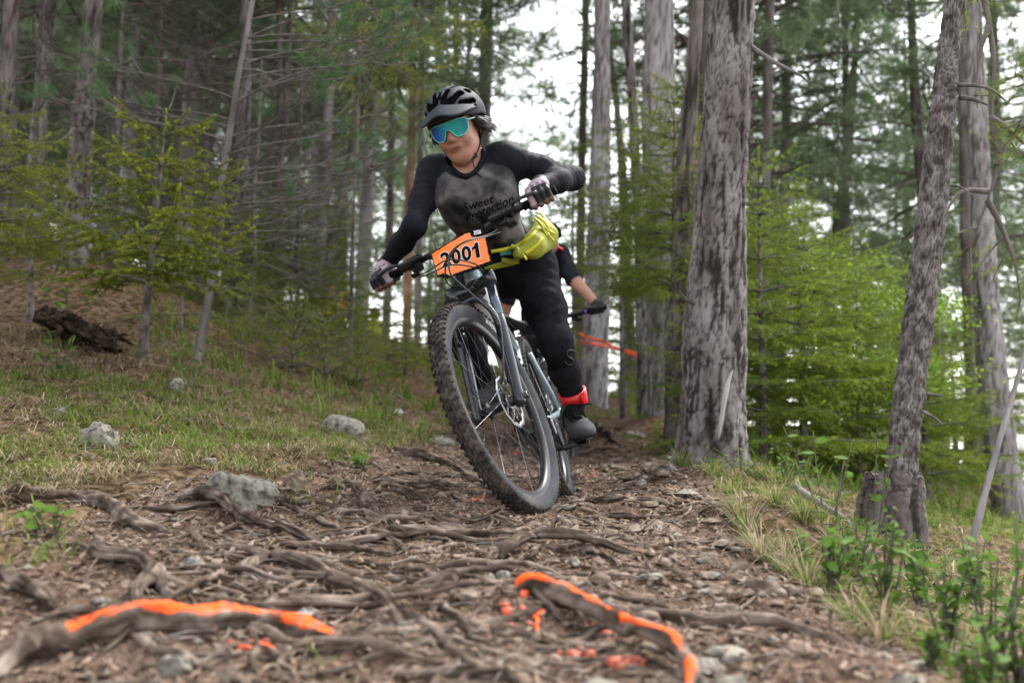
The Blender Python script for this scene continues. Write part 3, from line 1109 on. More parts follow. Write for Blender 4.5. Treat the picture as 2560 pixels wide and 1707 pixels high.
M_HELM = mk('matt_grey_helmet', [(.026, .031, .038), (.034, .040, .048)], 3, .65, spec=.12)
M_FOAM = mk('black_foam', (.004, .004, .005), rough=.9, spec=.05)
M_HAIR = mk('dark_brown_hair', [(.006, .004, .0035), (.022, .013, .010)], 60, .45, stretch=(1, 1, 1))
M_PACK = mk('yellow_green_fabric', [(.22, .235, .016), (.31, .32, .022)], 12, .7, bump=(90, .35, .004))
M_PACKB = mk('bright_yellow_trim', [(.50, .50, .015), (.58, .56, .02)], 20, .5)
M_RED = mk('red_neoprene', [(.40, .006, .010), (.5, .010, .014)], 30, .45, bump=(300, .2, .001))
M_REDP = mk('red_plastic', (.75, .015, .02), rough=.3)
M_MINT = mk('mint_plastic', (.16, .52, .42), rough=.3)
M_TEAL = mk('teal_print', (.06, .22, .24), rough=.6)
M_EMB = mk('dark_grey_print', (.022, .023, .027), rough=.6)

def lens_material():
    m = bpy.data.materials.new('mirror_lens')
    m.use_nodes = True
    N, L = m.node_tree.nodes, m.node_tree.links
    b = N['Principled BSDF']
    b.inputs['Metallic'].default_value = .5
    b.inputs['Roughness'].default_value = .12
    at = N.new('ShaderNodeAttribute'); at.attribute_name = 'tint'
    r = N.new('ShaderNodeValToRGB')                      # the coating runs from blue to teal across the shield
    el = r.color_ramp.elements
    el[0].position, el[0].color = .08, (.02, .10, .75, 1)
    el[1].position, el[1].color = .95, (.03, .26, .33, 1)
    e = el.new(.38); e.color = (.02, .32, .68, 1)
    e = el.new(.6); e.color = (.03, .50, .52, 1)
    L.new(at.outputs['Fac'], r.inputs['Fac'])
    L.new(r.outputs[0], b.inputs['Base Color'])
    return m
M_LENS = lens_material()

# ---- joints of the rider, read off the photograph
SHR, SHL = P(1080, 432, 3.74), P(1268, 397, 3.66)
NECK = P(1166, 425, 3.66)
CHEST = P(1196, 510, 3.70)
WAIST = P(1236, 600, 3.86)
PELV = P(1272, 655, 3.98)
HIPL, HIPR = P(1335, 680, 3.97), P(1200, 700, 4.03)
KNL, KNR = P(1388, 852, 3.80), P(1140, 815, 3.72)
ANL = np.zeros(3)
ELR, ELL = P(1036, 566, 3.55), P(1432, 446, 3.77)
bl2w = lambda p: b2w(p)[0]
footR = bl2w(RPED + np.array([0, 0, .012]))
footL = bl2w(LPED + np.array([0, 0, .012]))
BF, BLF, BU = BR[:, 0], BR[:, 1], BR[:, 2]
ANR = footR - BF * .10 + BU * .105 - BLF * .02
ANL = footL - BF * .085 + BU * .138 + BLF * .040
def gripframe(s):
    c = b2w(st(barpt(s * .335)))[0]
    a = nrm(b2w(st(barpt(s * .38)))[0] - b2w(st(barpt(s * .28)))[0])      # outward along the grip
    f = BR @ (SR @ np.array([1.0, 0, 0]))
    f = nrm(f - a * np.dot(f, a))
    u = np.cross(f, a) * (-1 if s > 0 else 1)
    if u[2] < 0: u = -u
    return c, a, f, u
GLc, GLa, GLf, GLu = gripframe(1)
GRc, GRa, GRf, GRu = gripframe(-1)
WRL = GLc - GLf * .050 + GLu * .058 + GLa * .012
WRR = GRc - GRf * .045 + GRu * .066 - GRa * .004

rider = thing('person', 'mountain biker in a black jersey, grey helmet and blue mirrored goggles, gripping the bars', 'person', loc=tuple(PELV))
RL = np.array(PELV)

# head frame
HC = P(1143, 323, 3.60)
def headframe(yaw, pitch, roll):
    """yaw to the viewer's left, pitch down, roll (top of head to the viewer's left), degrees"""
    y, p, r = map(math.radians, (yaw, pitch, roll))
    Rz = lambda a: np.array([[math.cos(a), -math.sin(a), 0], [math.sin(a), math.cos(a), 0], [0, 0, 1]])
    Rx = lambda a: np.array([[1, 0, 0], [0, math.cos(a), -math.sin(a)], [0, math.sin(a), math.cos(a)]])
    Ry = lambda a: np.array([[math.cos(a), 0, math.sin(a)], [0, 1, 0], [-math.sin(a), 0, math.cos(a)]])
    # local: x = her left (viewer's right), y = back of the head, z = up; face looks toward -y (the camera)
    return Ry(-r) @ Rz(-y) @ Rx(p)
HR = headframe(20, 20, 14)
def H(s, f, u):
    return HC + HR @ np.array([s, -f, u])
def HV(a):                                               # many (s,f,u)
    a = np.atleast_2d(a)
    return HC + (a * np.array([1, -1, 1])) @ HR.T

SKIN, SLV, PRT, TRO, LIP, ARM = 0, 1, 2, 3, 4, 5
lo = np.min([SHR, SHL, ELR, ELL, ANL, ANR, KNL, KNR, HC, WRR, WRL], 0) - .17
hi = np.max([SHR, SHL, ELR, ELL, ANL, ANR, KNL, KNR, HC, WRR, WRL, PELV], 0) + .17
B = Field(lo, hi, .0060)
# torso
up_t = nrm(NECK - PELV)
lat_t = nrm(SHL - SHR)
fwd_t = nrm(np.cross(lat_t, up_t)); fwd_t = fwd_t if fwd_t[1] < 0 else -fwd_t
RT = np.stack([lat_t, fwd_t, np.cross(lat_t, fwd_t)], 1)
shc = (SHR + SHL) / 2
B.cone(SHR * .82 + shc * .18 - up_t * .025, SHL * .82 + shc * .18 - up_t * .02, .072, .072, .05, PRT)
B.ell(CHEST - fwd_t * .02, RT, (.152, .108, .155), .06, PRT)
B.ell(P(1160, 520, 3.67), RT, (.062, .052, .062), .05, PRT)
B.ell(P(1238, 498, 3.63), RT, (.062, .052, .062), .05, PRT)
B.cone(CHEST, WAIST, .118, .108, .06, PRT, sq=(fwd_t, .86))
B.cone(WAIST, PELV, .112, .125, .06, PRT, sq=(fwd_t, .88))
B.cone(PELV + lat_t * .05 - up_t * .02, PELV - lat_t * .05 - up_t * .02, .125, .125, .05, TRO)
# neck and collar
RGA = (P(1222, 450, 3.63) - P(1120, 471, 3.70)) / 2
RGB = (P(1164, 505, 3.585) - P(1180, 425, 3.745)) / 2
RGC = (P(1222, 450, 3.63) + P(1120, 471, 3.70) + P(1164, 505, 3.585) + P(1180, 425, 3.745)) / 4
RGN = nrm(np.cross(RGA, RGB)); RGN = RGN if RGN[2] > 0 else -RGN
B.cone(RGC - RGN * .035, H(0, -.004, -.075), .060, .054, .02, SKIN)
B.cone(SHR * .72 + shc * .28 - up_t * .005, RGC - RGN * .045, .052, .058, .05, SLV)
B.cone(SHL * .72 + shc * .28 - up_t * .005, RGC - RGN * .045, .052, .058, .05, SLV)
# arms
B.cone(SHR, SHR * .45 + ELR * .55, .058, .045, .04, ARM, wr=(.0030, 26, .35, 1.1, 3))
B.cone(SHR * .45 + ELR * .55, ELR, .045, .0385, .03, ARM, wr=(.0032, 34, .0, 1.1, 4))
B.cone(ELR, ELR * .55 + WRR * .45, .040, .038, .03, ARM, wr=(.0024, 58, -.1, 1.1, 5))
B.cone(ELR * .55 + WRR * .45, WRR, .038, .030, .03, ARM, wr=(.0026, 78, -.1, 1.1, 6))
B.cone(SHL, SHL * .5 + ELL * .5, .057, .045, .04, ARM, wr=(.0030, 24, .3, 1.1, 7))
B.cone(SHL * .5 + ELL * .5, ELL, .045, .041, .03, ARM, wr=(.0032, 34, .1, 1.1, 8))
B.cone(ELL, ELL * .5 + WRL * .5, .042, .041, .03, ARM, wr=(.0022, 54, -.1, 1.1, 9))
B.cone(ELL * .5 + WRL * .5, WRL, .041, .033, .03, ARM, wr=(.0022, 66, -.1, 1.1, 10))
# legs
def leg(hip, kn, an, sd):
    m1 = hip * .45 + kn * .55
    B.cone(hip, m1, .095, .078, .05, TRO, wr=(.0042, 19, .0, 1.1, sd))
    B.cone(m1, kn, .078, .060, .04, TRO, wr=(.0038, 22, .1, .85, sd + 1))
    B.cone(kn - BU * .012 - np.array([0, .012, 0]), kn - BU * .035 - np.array([0, .010, 0]), .058, .055, .03, TRO)
    c = kn * .55 + an * .45 + np.array([0, .012, 0])
    B.cone(kn, c, .058, .057, .03, TRO, wr=(.0036, 20, .25, 1.1, sd + 2))
    B.cone(c, an * .76 + c * .24, .057, .044, .03, TRO, wr=(.0040, 32, .1, 1.0, sd + 3))
leg(HIPL, KNL, ANL, 20)
leg(HIPR, KNR, ANR, 30)
B.cone(ANL, ANL * .7 + KNL * .3, .038, .040, .01, ARM)
B.cone(ANR, ANR * .7 + KNR * .3, .038, .040, .01, ARM)
# head
B.ell(H(0, -.012, .045), HR, (.074, .094, .082), .02, SKIN)
B.ell(H(0, .030, -.025), HR, (.064, .064, .090), .03, SKIN)
B.cone(H(0, .018, -.050), H(0, .060, -.090), .048, .025, .03, SKIN)
B.cone(H(.030, .010, -.058), H(.013, .058, -.090), .030, .017, .03, SKIN)
B.cone(H(-.030, .010, -.058), H(-.013, .058, -.090), .030, .017, .03, SKIN)
for s in (1, -1):
    B.ell(H(s * .036, .062, -.028), HR, (.024, .026, .024), .025, SKIN)
    B.ell(H(s * .030, .082, .004), HR, (.018, .010, .014), .012, SKIN, sub=True)
    B.ell(H(s * .074, -.012, -.012), HR, (.010, .020, .030), .012, SKIN)
B.cone(H(0, .088, .006), H(0, .106, -.022), .009, .0115, .012, SKIN)
for s in (1, -1):
    B.ell(H(s * .012, .096, -.026), HR, (.008, .010, .008), .008, SKIN)
B.ell(H(0, .0835, -.050), HR, (.025, .014, .018), .014, SKIN)
B.ell(H(0, .0945, -.0535), HR, (.023, .0062, .0052), .006, LIP)
B.ell(H(0, .0925, -.0640), HR, (.020, .0070, .0058), .006, LIP)
B.ell(H(0, .105, -.0588), HR, (.021, .016, .0020), .003, LIP, sub=True)
V, Q, vid = B.mesh()
V = laplacian(V, Q, 1, .4)
q_px, _ = proj(V)
fid = vid[Q].max(1)
fid[fid == LIP] = SKIN
fc = V[Q].mean(1)
rel = (fc - CHEST) @ RT
fpx, fdep = proj(fc)
PANEL = [(1112, 425), (1128, 440), (1168, 452), (1207, 404), (1262, 405), (1280, 425), (1291, 450), (1298, 520), (1314, 590), (1305, 632), (1250, 645), (1150, 650), (1118, 595), (1098, 545), (1086, 500), (1092, 450)]
panel = in_poly(fpx, PANEL) & (rel[:, 1] > -.03)
fid = np.where((fid == PRT) | (fid == SLV), np.where(panel, PRT, SLV), fid)
NECKLINE = [(1122, 396), (1126, 411), (1137, 427), (1152, 438), (1168, 441), (1186, 433), (1199, 416), (1207, 396), (1209, 380)]
neckm = in_poly(fpx, NECKLINE + [(1205, 330), (1150, 330), (1110, 370)]) & (fdep < 3.80) & (rel[:, 1] > -.05)
fid = np.where(neckm & (fid != LIP), SKIN, fid)
fid = np.where((fid == SKIN) & ~neckm & (np.linalg.norm(fc - HC, axis=1) > .155), SLV, fid)
hl = (fc - HC) @ HR * np.array([1, -1, 1])
lipm = ((hl[:, 0] / .026) ** 2 + ((hl[:, 2] + .0590 + .10 * np.abs(hl[:, 0])) / .0085) ** 2 < 1) & (hl[:, 1] > .07)
fid = np.where((fid == SKIN) & lipm, LIP, fid)
# soft-edged marks carried on the vertices: chest panel, lips
M_PRINT = jersey_material(M_PRINT)
vp, vd = proj(V)
vrel = (V - CHEST) @ RT
mask = (in_poly(vp, PANEL) & (vrel[:, 1] > -.03) & (np.abs(vrel[:, 0]) < .2) & (vrel[:, 2] > -.22)).astype(float)
armv = np.zeros(len(V), bool); armv[Q[fid == ARM].ravel()] = True
mask[armv & (np.abs(vrel[:, 0]) > .15)] = 0
hv = (V - HC) @ HR * np.array([1, -1, 1])
lm = np.clip(2.2 - 2.0 * ((hv[:, 0] / .027) ** 2 + ((hv[:, 2] + .0590 + .10 * np.abs(hv[:, 0])) / .0100) ** 2) ** .5, 0, 1) * (hv[:, 1] > .07)
tint = np.where(np.linalg.norm(V - HC, axis=1) < .16, lm * 1.0, laplacian(np.c_[mask, mask, mask], Q, 2, .5)[:, 0])
fid = np.where(fid == LIP, SKIN, fid)
body = mesh_obj('body', V - RL, [Q], [M_SKIN, M_PRINT, M_PRINT, M_TROUS, M_LIP, M_PRINT], [fid], tint, rider)
BODY_BVH = BVHTree.FromPolygons([tuple(v) for v in V], [tuple(q) for q in Q])
V0 = V

def part(mb, name, mats, parent=None, smooth=True):
    mb.V = [v - RL for v in mb.V]
    return mb.build(name, mats, parent or rider, smooth)

def cam_hit(px, py, off=.003):
    d = nrm(P(px, py, 1.0) - CAM)
    loc, n, i, t = BODY_BVH.ray_cast(Vector(CAM), Vector(d))
    if loc is None:
        return None
    return np.array(loc) + np.array(n) * (off if np.dot(n, d) < 0 else -off)

# lettering lies on the jersey's own surface
def on_body_text(txt, bl, br, up, m, name, rounds=2, bold=.02, off=.0028):
    V, F = text_mesh(txt, bold)
    V, F = subdiv_tris(np.c_[V, np.zeros(len(V))], F, rounds)
    bl, br, up = map(lambda a: np.array(a, float), (bl, br, up))
    q = bl + V[:, :1] * (br - bl) + V[:, 1:2] * up
    pts = [cam_hit(x, y, off) for x, y in q]
    ok = np.array([p is not None for p in pts])
    W = np.array([p if p is not None else np.zeros(3) for p in pts])
    F = F[ok[F].all(1)]
    b = MB(); b.add(W, F)
    return part(b, name, m, body)
on_body_text('Sweet', (1160, 530), (1234, 507), (-1.5, -21), M_INK, 'jersey_lettering', bold=.008)
on_body_text('Protection', (1167, 557), (1283, 508), (-1.5, -24), M_INK, 'jersey_lettering', bold=.008)

# collar ring
col = MB()
ang = np.linspace(0, 2 * np.pi, 49)
cpath = [cam_hit(x, y, .004) for x, y in NECKLINE]
cpath = [c for c in cpath if c is not None]
mid_b = (cpath[0] + cpath[-1]) / 2 + np.array([0, .10, .035])
cpath = cpath + [cpath[-1] * .62 + mid_b * .5 - (cpath[0]) * .12, mid_b, cpath[0] * .62 + mid_b * .5 - cpath[-1] * .12, cpath[0]]
col.tube(spline(cpath, 70), .0092, 10, cap=False)
part(col, 'collar', M_SLEEVE)

# thigh panel and knee emblem
def on_body_patch(pts, m, name, off=.003, n=14):
    p = np.array(pts, float)
    u = np.linspace(0, 1, n)
    W, F = [], []
    for a in u:
        for b in u:
            q = p[0] * (1 - a) * (1 - b) + p[1] * a * (1 - b) + p[2] * a * b + p[3] * (1 - a) * b
            h = cam_hit(q[0], q[1], off)
            W.append(h if h is not None else np.full(3, np.nan))
    W = np.array(W)
    for i in range(n - 1):
        for j in range(n - 1):
            f = [i * n + j, (i + 1) * n + j, (i + 1) * n + j + 1, i * n + j + 1]
            if not np.isnan(W[f]).any() and np.ptp(np.linalg.norm(W[f] - CAM, axis=1)) < .06:
                F.append(f)
    W = np.nan_to_num(W, nan=0.0)
    b = MB(); b.add(W, np.array(F))
    return part(b, name, m, body)
on_body_patch([(1298, 683), (1350, 678), (1374, 722), (1331, 743)], M_POCK, 'thigh_panel')
def emblem(cx, cy, sx, sy, ang):
    t = np.linspace(0, 1, 26)
    b = MB()
    for sg in (1, -1):
        pts = []
        a = np.linspace(math.radians(25), math.radians(275), 16)
        for q in a:
            pts.append((sg * (.42 * math.cos(q)), sg * (.36 * math.sin(q) + .36)))
        W = []
        for x, y in pts:
            X = cx + sx * (x * math.cos(ang) - y * math.sin(ang)); Y = cy - sy * (x * math.sin(ang) + y * math.cos(ang))
            h = cam_hit(X, Y, .0015)
            if h is not None: W.append(h)
        if len(W) > 3: b.tube(np.array(W), .0042, 6, flat=.5)
    part(b, 'knee_emblem', M_EMB, body)
emblem(1424, 893, 24, 26, -.25)

# ---- gloves: palm, four fingers wrapped round the grip, thumb underneath
def glove(c, a, f, u, wr, name):
    pt = lambda A, Fw, U: c + a * A + f * Fw + u * U
    g = Field(c - .13, c + .13, .0026)
    BLK, MAU, TAN = 0, 1, 2
    g.cone(wr, wr * .6 + pt(0, 0, .03) * .4, .031, .030, .012, BLK)
    offs = (-.033, -.011, .011, .032)
    rr = (.0108, .0112, .0108, .0098)
    for i, (o, r) in enumerate(zip(offs, rr)):
        mcp = pt(o * .95, .016 - .004 * (i == 3), .034 - .003 * (i == 3))
        pip = pt(o, .044 - .003 * abs(i - 1), .004)
        dip = pt(o, .030, -.024)
        tip = pt(o * 1.0, .004, -.027)
        g.cone(wr * .45 + mcp * .55, mcp, .021, .0145, .012, MAU)
        g.cone(wr * .9 + mcp * .1, wr * .45 + mcp * .55, .026, .021, .014, MAU)
        g.cone(mcp, pip, .0128, r + .0006, .006, BLK if i > 0 else MAU)
        g.cone(pip, dip, r + .0003, r, .004, BLK if i > 0 else MAU)
        g.cone(dip, tip, r, r * .9, .004, TAN)
        g.ell(mcp + u * .006 + f * .004, None, (.0095, .0095, .0075), .004, BLK)
    th0 = pt(-.030, -.026, .020); th1 = pt(-.046, -.010, -.010); th2 = pt(-.040, .018, -.022)
    g.cone(wr * .7 + th0 * .3, th0, .022, .017, .012, MAU)
    g.cone(th0, th1, .0155, .0128, .008, MAU)
    g.cone(th1, th2, .0125, .0105, .005, BLK)
    g.cone(pt(-.05, 0, 0), pt(.06, 0, 0), .0155, .0155, .004, BLK, sub=True)
    V, Q, vid = g.mesh()
    V = laplacian(V, Q, 1, .3)
    o = mesh_obj('glove', V - RL, [Q], [M_GLV, M_MAUVE, M_TAN], [vid[Q].max(1)], None, rider)
    cuff = MB()
    ax = nrm(wr - pt(0, 0, .03))
    cuff.tube([wr - ax * .014, wr - ax * .004, wr + ax * .012, wr + ax * .018], [.0325, .0345, .0345, .0320], 20)
    part(cuff, 'glove_cuff', M_GLV, o)
    return o
gR = glove(GRc, GRa, GRf, GRu, WRR, 'R')
gL = glove(GLc, GLa, GLf, GLu, WRL, 'L')

# ---- shoes
def shoe(ped, sgn, an):
    c = bl2w(ped + np.array([.01, sgn * .032, .0145]))
    f = nrm(BF * 1.0 + BLF * .22 * sgn)
    f = nrm(f - BU * np.dot(f, BU) - BU * .10)
    l = nrm(np.cross(BU, f)); u = np.cross(f, l)
    pt = lambda x, y, z: c + f * x + l * y + u * z
    RS = np.stack([f, l, u], 1)
    g = Field(c - .23, c + .23, .0042)
    g.ell(pt(.050, .0, .026), RS, (.088, .050, .038), .03, 0)
    g.ell(pt(-.02, 0, .040), RS, (.095, .042, .046), .03, 0)
    g.ell(pt(-.105, 0, .045), RS, (.055, .037, .052), .03, 0)
    g.cone(pt(-.03, 0, .062), pt(-.088, 0, .100), .036, .041, .03, 0)
    g.cone(pt(-.088, 0, .098), an, .040, .042, .02, 1)
    # flat bottom
    w, p = g._win(c - .22, c + .22)
    d = ((p - pt(0, 0, .010)) @ u)
    g._put(w, d.astype(np.float32), .006, None, sub=True)
    V, Q, vid = g.mesh()
    V = laplacian(V, Q, 1, .4)
    o = mesh_obj('shoe', V - RL, [Q], [M_SHOE, M_TROUS], [vid[Q].max(1)], None, rider)
    so = MB()
    n = 40
    a = np.linspace(0, 2 * np.pi, n, endpoint=False)
    xs = .142 * np.cos(a) - .018
    ys = (.046 + .008 * np.cos(a)) * np.sign(np.sin(a)) * np.abs(np.sin(a)) ** .75
    ring = lambda z, s: np.array([pt(x * s, y * s, z + .012 * max(0, (x - .07) / .05) ** 2 * .6) for x, y in zip(xs, ys)])
    R0, R1, R2, R3 = ring(-.001, .94), ring(.002, 1.0), ring(.020, 1.0), ring(.023, .95)
    VV = np.vstack([R0, R1, R2, R3, [pt(0, 0, -.001)], [pt(0, 0, .023)]])
    j = np.arange(n); k = (j + 1) % n
    so.add_mixed(VV, [np.vstack([np.stack([r * n + j, r * n + k, (r + 1) * n + k, (r + 1) * n + j], 1) for r in range(3)]),
                      np.vstack([np.stack([np.full(n, 4 * n), k, j], 1), np.stack([np.full(n, 4 * n + 1), 3 * n + j, 3 * n + k], 1)])])
    part(so, 'sole', M_SOLE, o)
    tg = MB()
    tg.tube(spline([pt(.052, 0, .079), pt(.0, 0, .096), pt(-.035, 0, .106), pt(-.05, 0, .118)], 10), [.015, .018, .020, .022, .023, .023, .023, .022, .020, .016], 10, flat=.4)
    part(tg, 'tongue', M_LACE, o)
    for q in range(5):
        lc = MB()
        x0 = .045 - .021 * q
        z0 = .087 + .0085 * q
        w = .026 + .002 * q
        lc.tube(spline([pt(x0 + .004, -w - .006, z0 - .014), pt(x0 - .003, -w * .4, z0 + .010), pt(x0 - .007, w * .4, z0 + .010), pt(x0 - .012, w + .006, z0 - .013)], 9), .0034, 6)
        part(lc, 'lace', M_LACE, o)
    lc = MB()
    lc.tube(spline([pt(-.05, -.005, .122), pt(-.038, .03, .124), pt(-.042, .062, .118), pt(-.05, .078, .112)], 10), .0048, 6, flat=.5)
    part(lc, 'lace', M_LACE, o)
    lc = MB()
    lc.tube(spline([pt(-.05, -.005, .122), pt(-.030, -.03, .115), pt(-.028, -.048, .085), pt(-.034, -.052, .055)], 10), .0032, 6)
    part(lc, 'lace', M_LACE, o)
    return o
shL = shoe(LPED, 1, ANL - nrm(ANL - KNL) * .01)
shR = shoe(RPED, -1, ANR)

# timing-chip ankle band
bnd = MB()
dv = nrm(ANL - KNL)
bc = ANL - dv * .036
s1 = nrm(np.cross(dv, [0, 1, 0])); s2 = np.cross(dv, s1)
ang = np.linspace(0, 2 * np.pi, 37)
for o, r in ((0, .0580),):
    n = 36
    a = np.linspace(0, 2 * np.pi, n, endpoint=False)
    ringf = lambda h, rr: np.array([bc + dv * h + s1 * rr * math.cos(q) + s2 * rr * math.sin(q) for q in a])
    VV = np.vstack([ringf(-.022, .047), ringf(-.021, r), ringf(.021, r - .004), ringf(.022, .043)])
    j = np.arange(n); k = (j + 1) % n
    bnd.add(VV, np.vstack([np.stack([q * n + j, q * n + k, (q + 1) * n + k, (q + 1) * n + j], 1) for q in range(3)]))
bo = part(bnd, 'ankle_band', M_RED)
bx = MB()
wdir = nrm(np.array([.55, -.83, 0]) - dv * np.dot([.55, -.83, 0], dv))
bx.box(bc + wdir * .062, (.008, .014, .021), np.stack([wdir, np.cross(dv, wdir), dv], 1), bev=.004)
part(bx, 'timing_chip', M_REDP, bo)

# ---- helmet
hf = Field(HC - .2, HC + .2, .0040)
hcen = np.array([0, -.018, .054])
hf.ell(H(*hcen), HR, (.101, .135, .098), .01, 0)
hf.ell(H(0, -.05, .035), HR, (.100, .106, .085), .04, 0)
w, p = hf._win(HC - .2, HC + .2)
loc = (p - HC) @ HR
s_, f_, u_ = loc[..., 0], -loc[..., 1], loc[..., 2]
base = u_ - (.040 + .03 * np.clip(f_, 0, .2) - .32 * np.clip(-f_ - .02, 0, .1) - .45 * np.clip(np.abs(s_) - .06, 0, 1))
hf._put(w, (base).astype(np.float32), .008, None, sub=True)
hf.ell(H(0, -.018, .040), HR, (.079, .112, .074), .006, 1, sub=True)
def shell(al, be, k=1.0):
    al, be = math.radians(al), math.radians(be)
    h = math.cos(be)
    return H(*(hcen + k * np.array([.101 * h * math.sin(al), .135 * math.sin(be), .098 * h * math.cos(al)])))
VENTS = [(17, 24, 15, 55, .0125), (47, 20, 40, 56, .0150), (78, 10, 70, 42, .0135), (22, -32, 19, 6, .0125), (54, -38, 52, 2, .0135), (84, -45, 88, -18, .0125), (30, -70, 25, -48, .012), (0, 28, 0, 46, .007)]
for a0_, b0_, a1_, b1_, r in VENTS:
    for sg in ((1, -1) if a0_ else (1,)):
        hf.cone(shell(sg * a0_, b0_, .93), shell(sg * a1_, b1_, .93), r * .8, r, .006, 1, sub=True)
V, Q, vid = hf.mesh()
V = laplacian(V, Q, 1, .4)
helmet = mesh_obj('helmet', V - RL, [Q], [M_HELM, M_FOAM], [(vid[Q].min(1))], None, rider)
ln = Field(HC - .16, HC + .16, .006)
ln.ell(H(0, -.018, .044), HR, (.076, .110, .078), .01, 0)
w, p = ln._win(HC - .16, HC + .16)
loc = (p - HC) @ HR
ln._put(w, (loc[..., 2] - .030).astype(np.float32), .006, None, sub=True)
V, Q, vid = ln.mesh()
mesh_obj('helmet_liner', V - RL, [Q], [M_FOAM], None, None, helmet)
# visor: a drooping blade with a raised middle and swept corners
vs = MB()
nu, nv = 36, 9
top, bot = [], []
for i in range(nu):
    a = math.radians(-84 + 168 * i / (nu - 1))
    c_, s_a = math.cos(a), math.sin(a)
    for j in range(nv):
        t = j / (nv - 1)
        s_ = (.102 + .004 * t) * s_a
        f_ = -.005 + .112 * c_ + (.074 * c_ ** .8 * (1 - .12 * math.cos(4 * a))) * t
        u_ = .054 + .036 * c_ ** 1.2 - (.030 * c_ ** .7) * t ** 1.25 + .010 * math.exp(-(a / .35) ** 2) * (1 - .3 * t) + .004 * math.cos(5 * a) * t
        top.append((s_, f_, u_)); bot.append((s_ * .995, f_ - .003, u_ - .0045))
T_, Bt = HV(np.array(top)), HV(np.array(bot))
nn = len(T_)
i = np.arange(nu - 1)[:, None] * nv; j = np.arange(nv - 1)[None, :]
F = np.stack([i + j, i + j + 1, i + nv + j + 1, i + nv + j], -1).reshape(-1, 4)
vs.add(np.vstack([T_, Bt]), np.vstack([F, F[:, ::-1] + nn,
       [[q * nv + nv - 1, q * nv + nv - 1 + nn, (q + 1) * nv + nv - 1 + nn, (q + 1) * nv + nv - 1] for q in range(nu - 1)]]))
part(vs, 'visor', M_HELM, helmet)
for s in (1, -1):
    b_ = MB()
    q = H(s * .101, .018, .060)
    b_.tube([q, q + HR @ np.array([s * .006, 0, 0])], .006, 10)
    part(b_, 'visor_screw', M_PLAST, helmet)
# chin strap
cs_ = MB()
CH = [(.080, .0, .03), (.079, .002, -.02), (.070, .008, -.060), (.055, .024, -.090), (.030, .048, -.112), (0, .058, -.119), (-.030, .048, -.112), (-.055, .024, -.090), (-.070, .008, -.060), (-.079, .002, -.02), (-.080, 0, .03)]
cs_.tube(spline([H(*c) for c in CH], 60), .0062, 8, flat=.45)
cs_.tube(spline([H(.080, -.055, .02), H(.080, -.03, -.03), H(.072, .008, -.062)], 12), .0055, 8, flat=.45)
strap = part(cs_, 'chin_strap', M_LACE, helmet)
bk = MB()
bk.box(H(.040, .042, -.106), (.011, .006, .010), HR, bev=.003)
bk.tube(spline([H(.036, .048, -.108), H(.030, .060, -.135), H(.034, .064, -.165), H(.046, .066, -.185)], 10), .006, 8, flat=.35)
part(bk, 'strap_buckle', M_PLAST, strap)

# ---- goggles: one wide shield with a nose notch, mint frame
OUT = [(-.072, .014), (-.067, .028), (-.045, .033), (0, .034), (.045, .033), (.067, .028), (.072, .014), (.066, -.012), (.050, -.025), (.028, -.026), (.019, -.018), (.008, .004), (0, .006),
       (-.008, .004), (-.019, -.018), (-.028, -.026), (-.050, -.025), (-.066, -.012)]
def gog(s, u, o=0.0):
    return (s, .100 + o + .008 - 1.0 * s * s * 6.2 + .05 * (u - .01), u + .004)
outl = np.array(OUT + [OUT[0]], float)
_k = np.linspace(0, len(outl) - 1 - 1e-6, 145)[:-1]; _i = _k.astype(int); outl = outl[_i] + (outl[_i + 1] - outl[_i]) * (_k - _i)[:, None]
lens = MB()
gs, gu = np.meshgrid(np.linspace(-.073, .073, 100), np.linspace(-.030, .038, 50), indexing='ij')
q = np.c_[gs.ravel(), gu.ravel()]
cen = np.array([(gs[:-1, :-1] + gs[1:, 1:]).ravel() / 2, (gu[:-1, :-1] + gu[1:, 1:]).ravel() / 2]).T
ok = in_poly(cen, outl)
n1, n2 = gs.shape
i = (np.arange(n1 - 1)[:, None] * n2 + np.arange(n2 - 1)[None, :]).ravel()
F = np.stack([i, i + n2, i + n2 + 1, i + 1], 1)[ok]
lens.add(HV(np.array([gog(s, u) for s, u in q])), F, 0, (q[:, 0] + .071) / .142)
lens.add(HV(np.array([gog(s, u, -.003) for s, u in q])), F[:, ::-1], 0, (q[:, 0] + .071) / .142)
goggles = part(lens, 'goggles', M_LENS)
fm = MB()
lp = HV(np.array([gog(s, u, .0005) for s, u in outl]))
fm.tube(np.vstack([lp, lp[:2]]), .0019, 6, cap=False)
for s in (1, -1):
    fm.tube(spline([H(*gog(s * .069, .018)), H(s * .080, .045, .020), H(s * .083, -.01, .014), H(s * .080, -.05, .008)], 12), .0050, 8, flat=.5)
part(fm, 'goggle_frame', M_MINT, goggles)

# ---- hair blown out below the helmet
hr = MB()
rh = np.random.default_rng(11)
for s in (1, -1):
    for q in range(560):
        r0 = rh.random()
        root = np.array([s * (.074 + .006 * rh.random()), .030 - .115 * r0, .036 - .022 * r0 + .006 * rh.normal()])
        ln_ = (.078 if s > 0 else .062) * (.6 + .5 * rh.random())
        outw = (.26 if s > 0 else .24) + .16 * rh.normal()
        d = nrm(np.array([s * outw, -.15 - .3 * rh.random(), -.95 + .12 * rh.normal()]))
        d2 = nrm(d + np.array([s * .55 * rh.random(), -.3 * rh.random(), .15 * rh.normal() - .1]))
        pts = spline([root, root + d * ln_ * .5, root + d * ln_ * .5 + d2 * ln_ * .5], 5)
        hr.tube(HV(pts), np.array([.0022, .0025, .0023, .0016, .0004]), 4, cap=False)
part(hr, 'hair', M_HAIR)

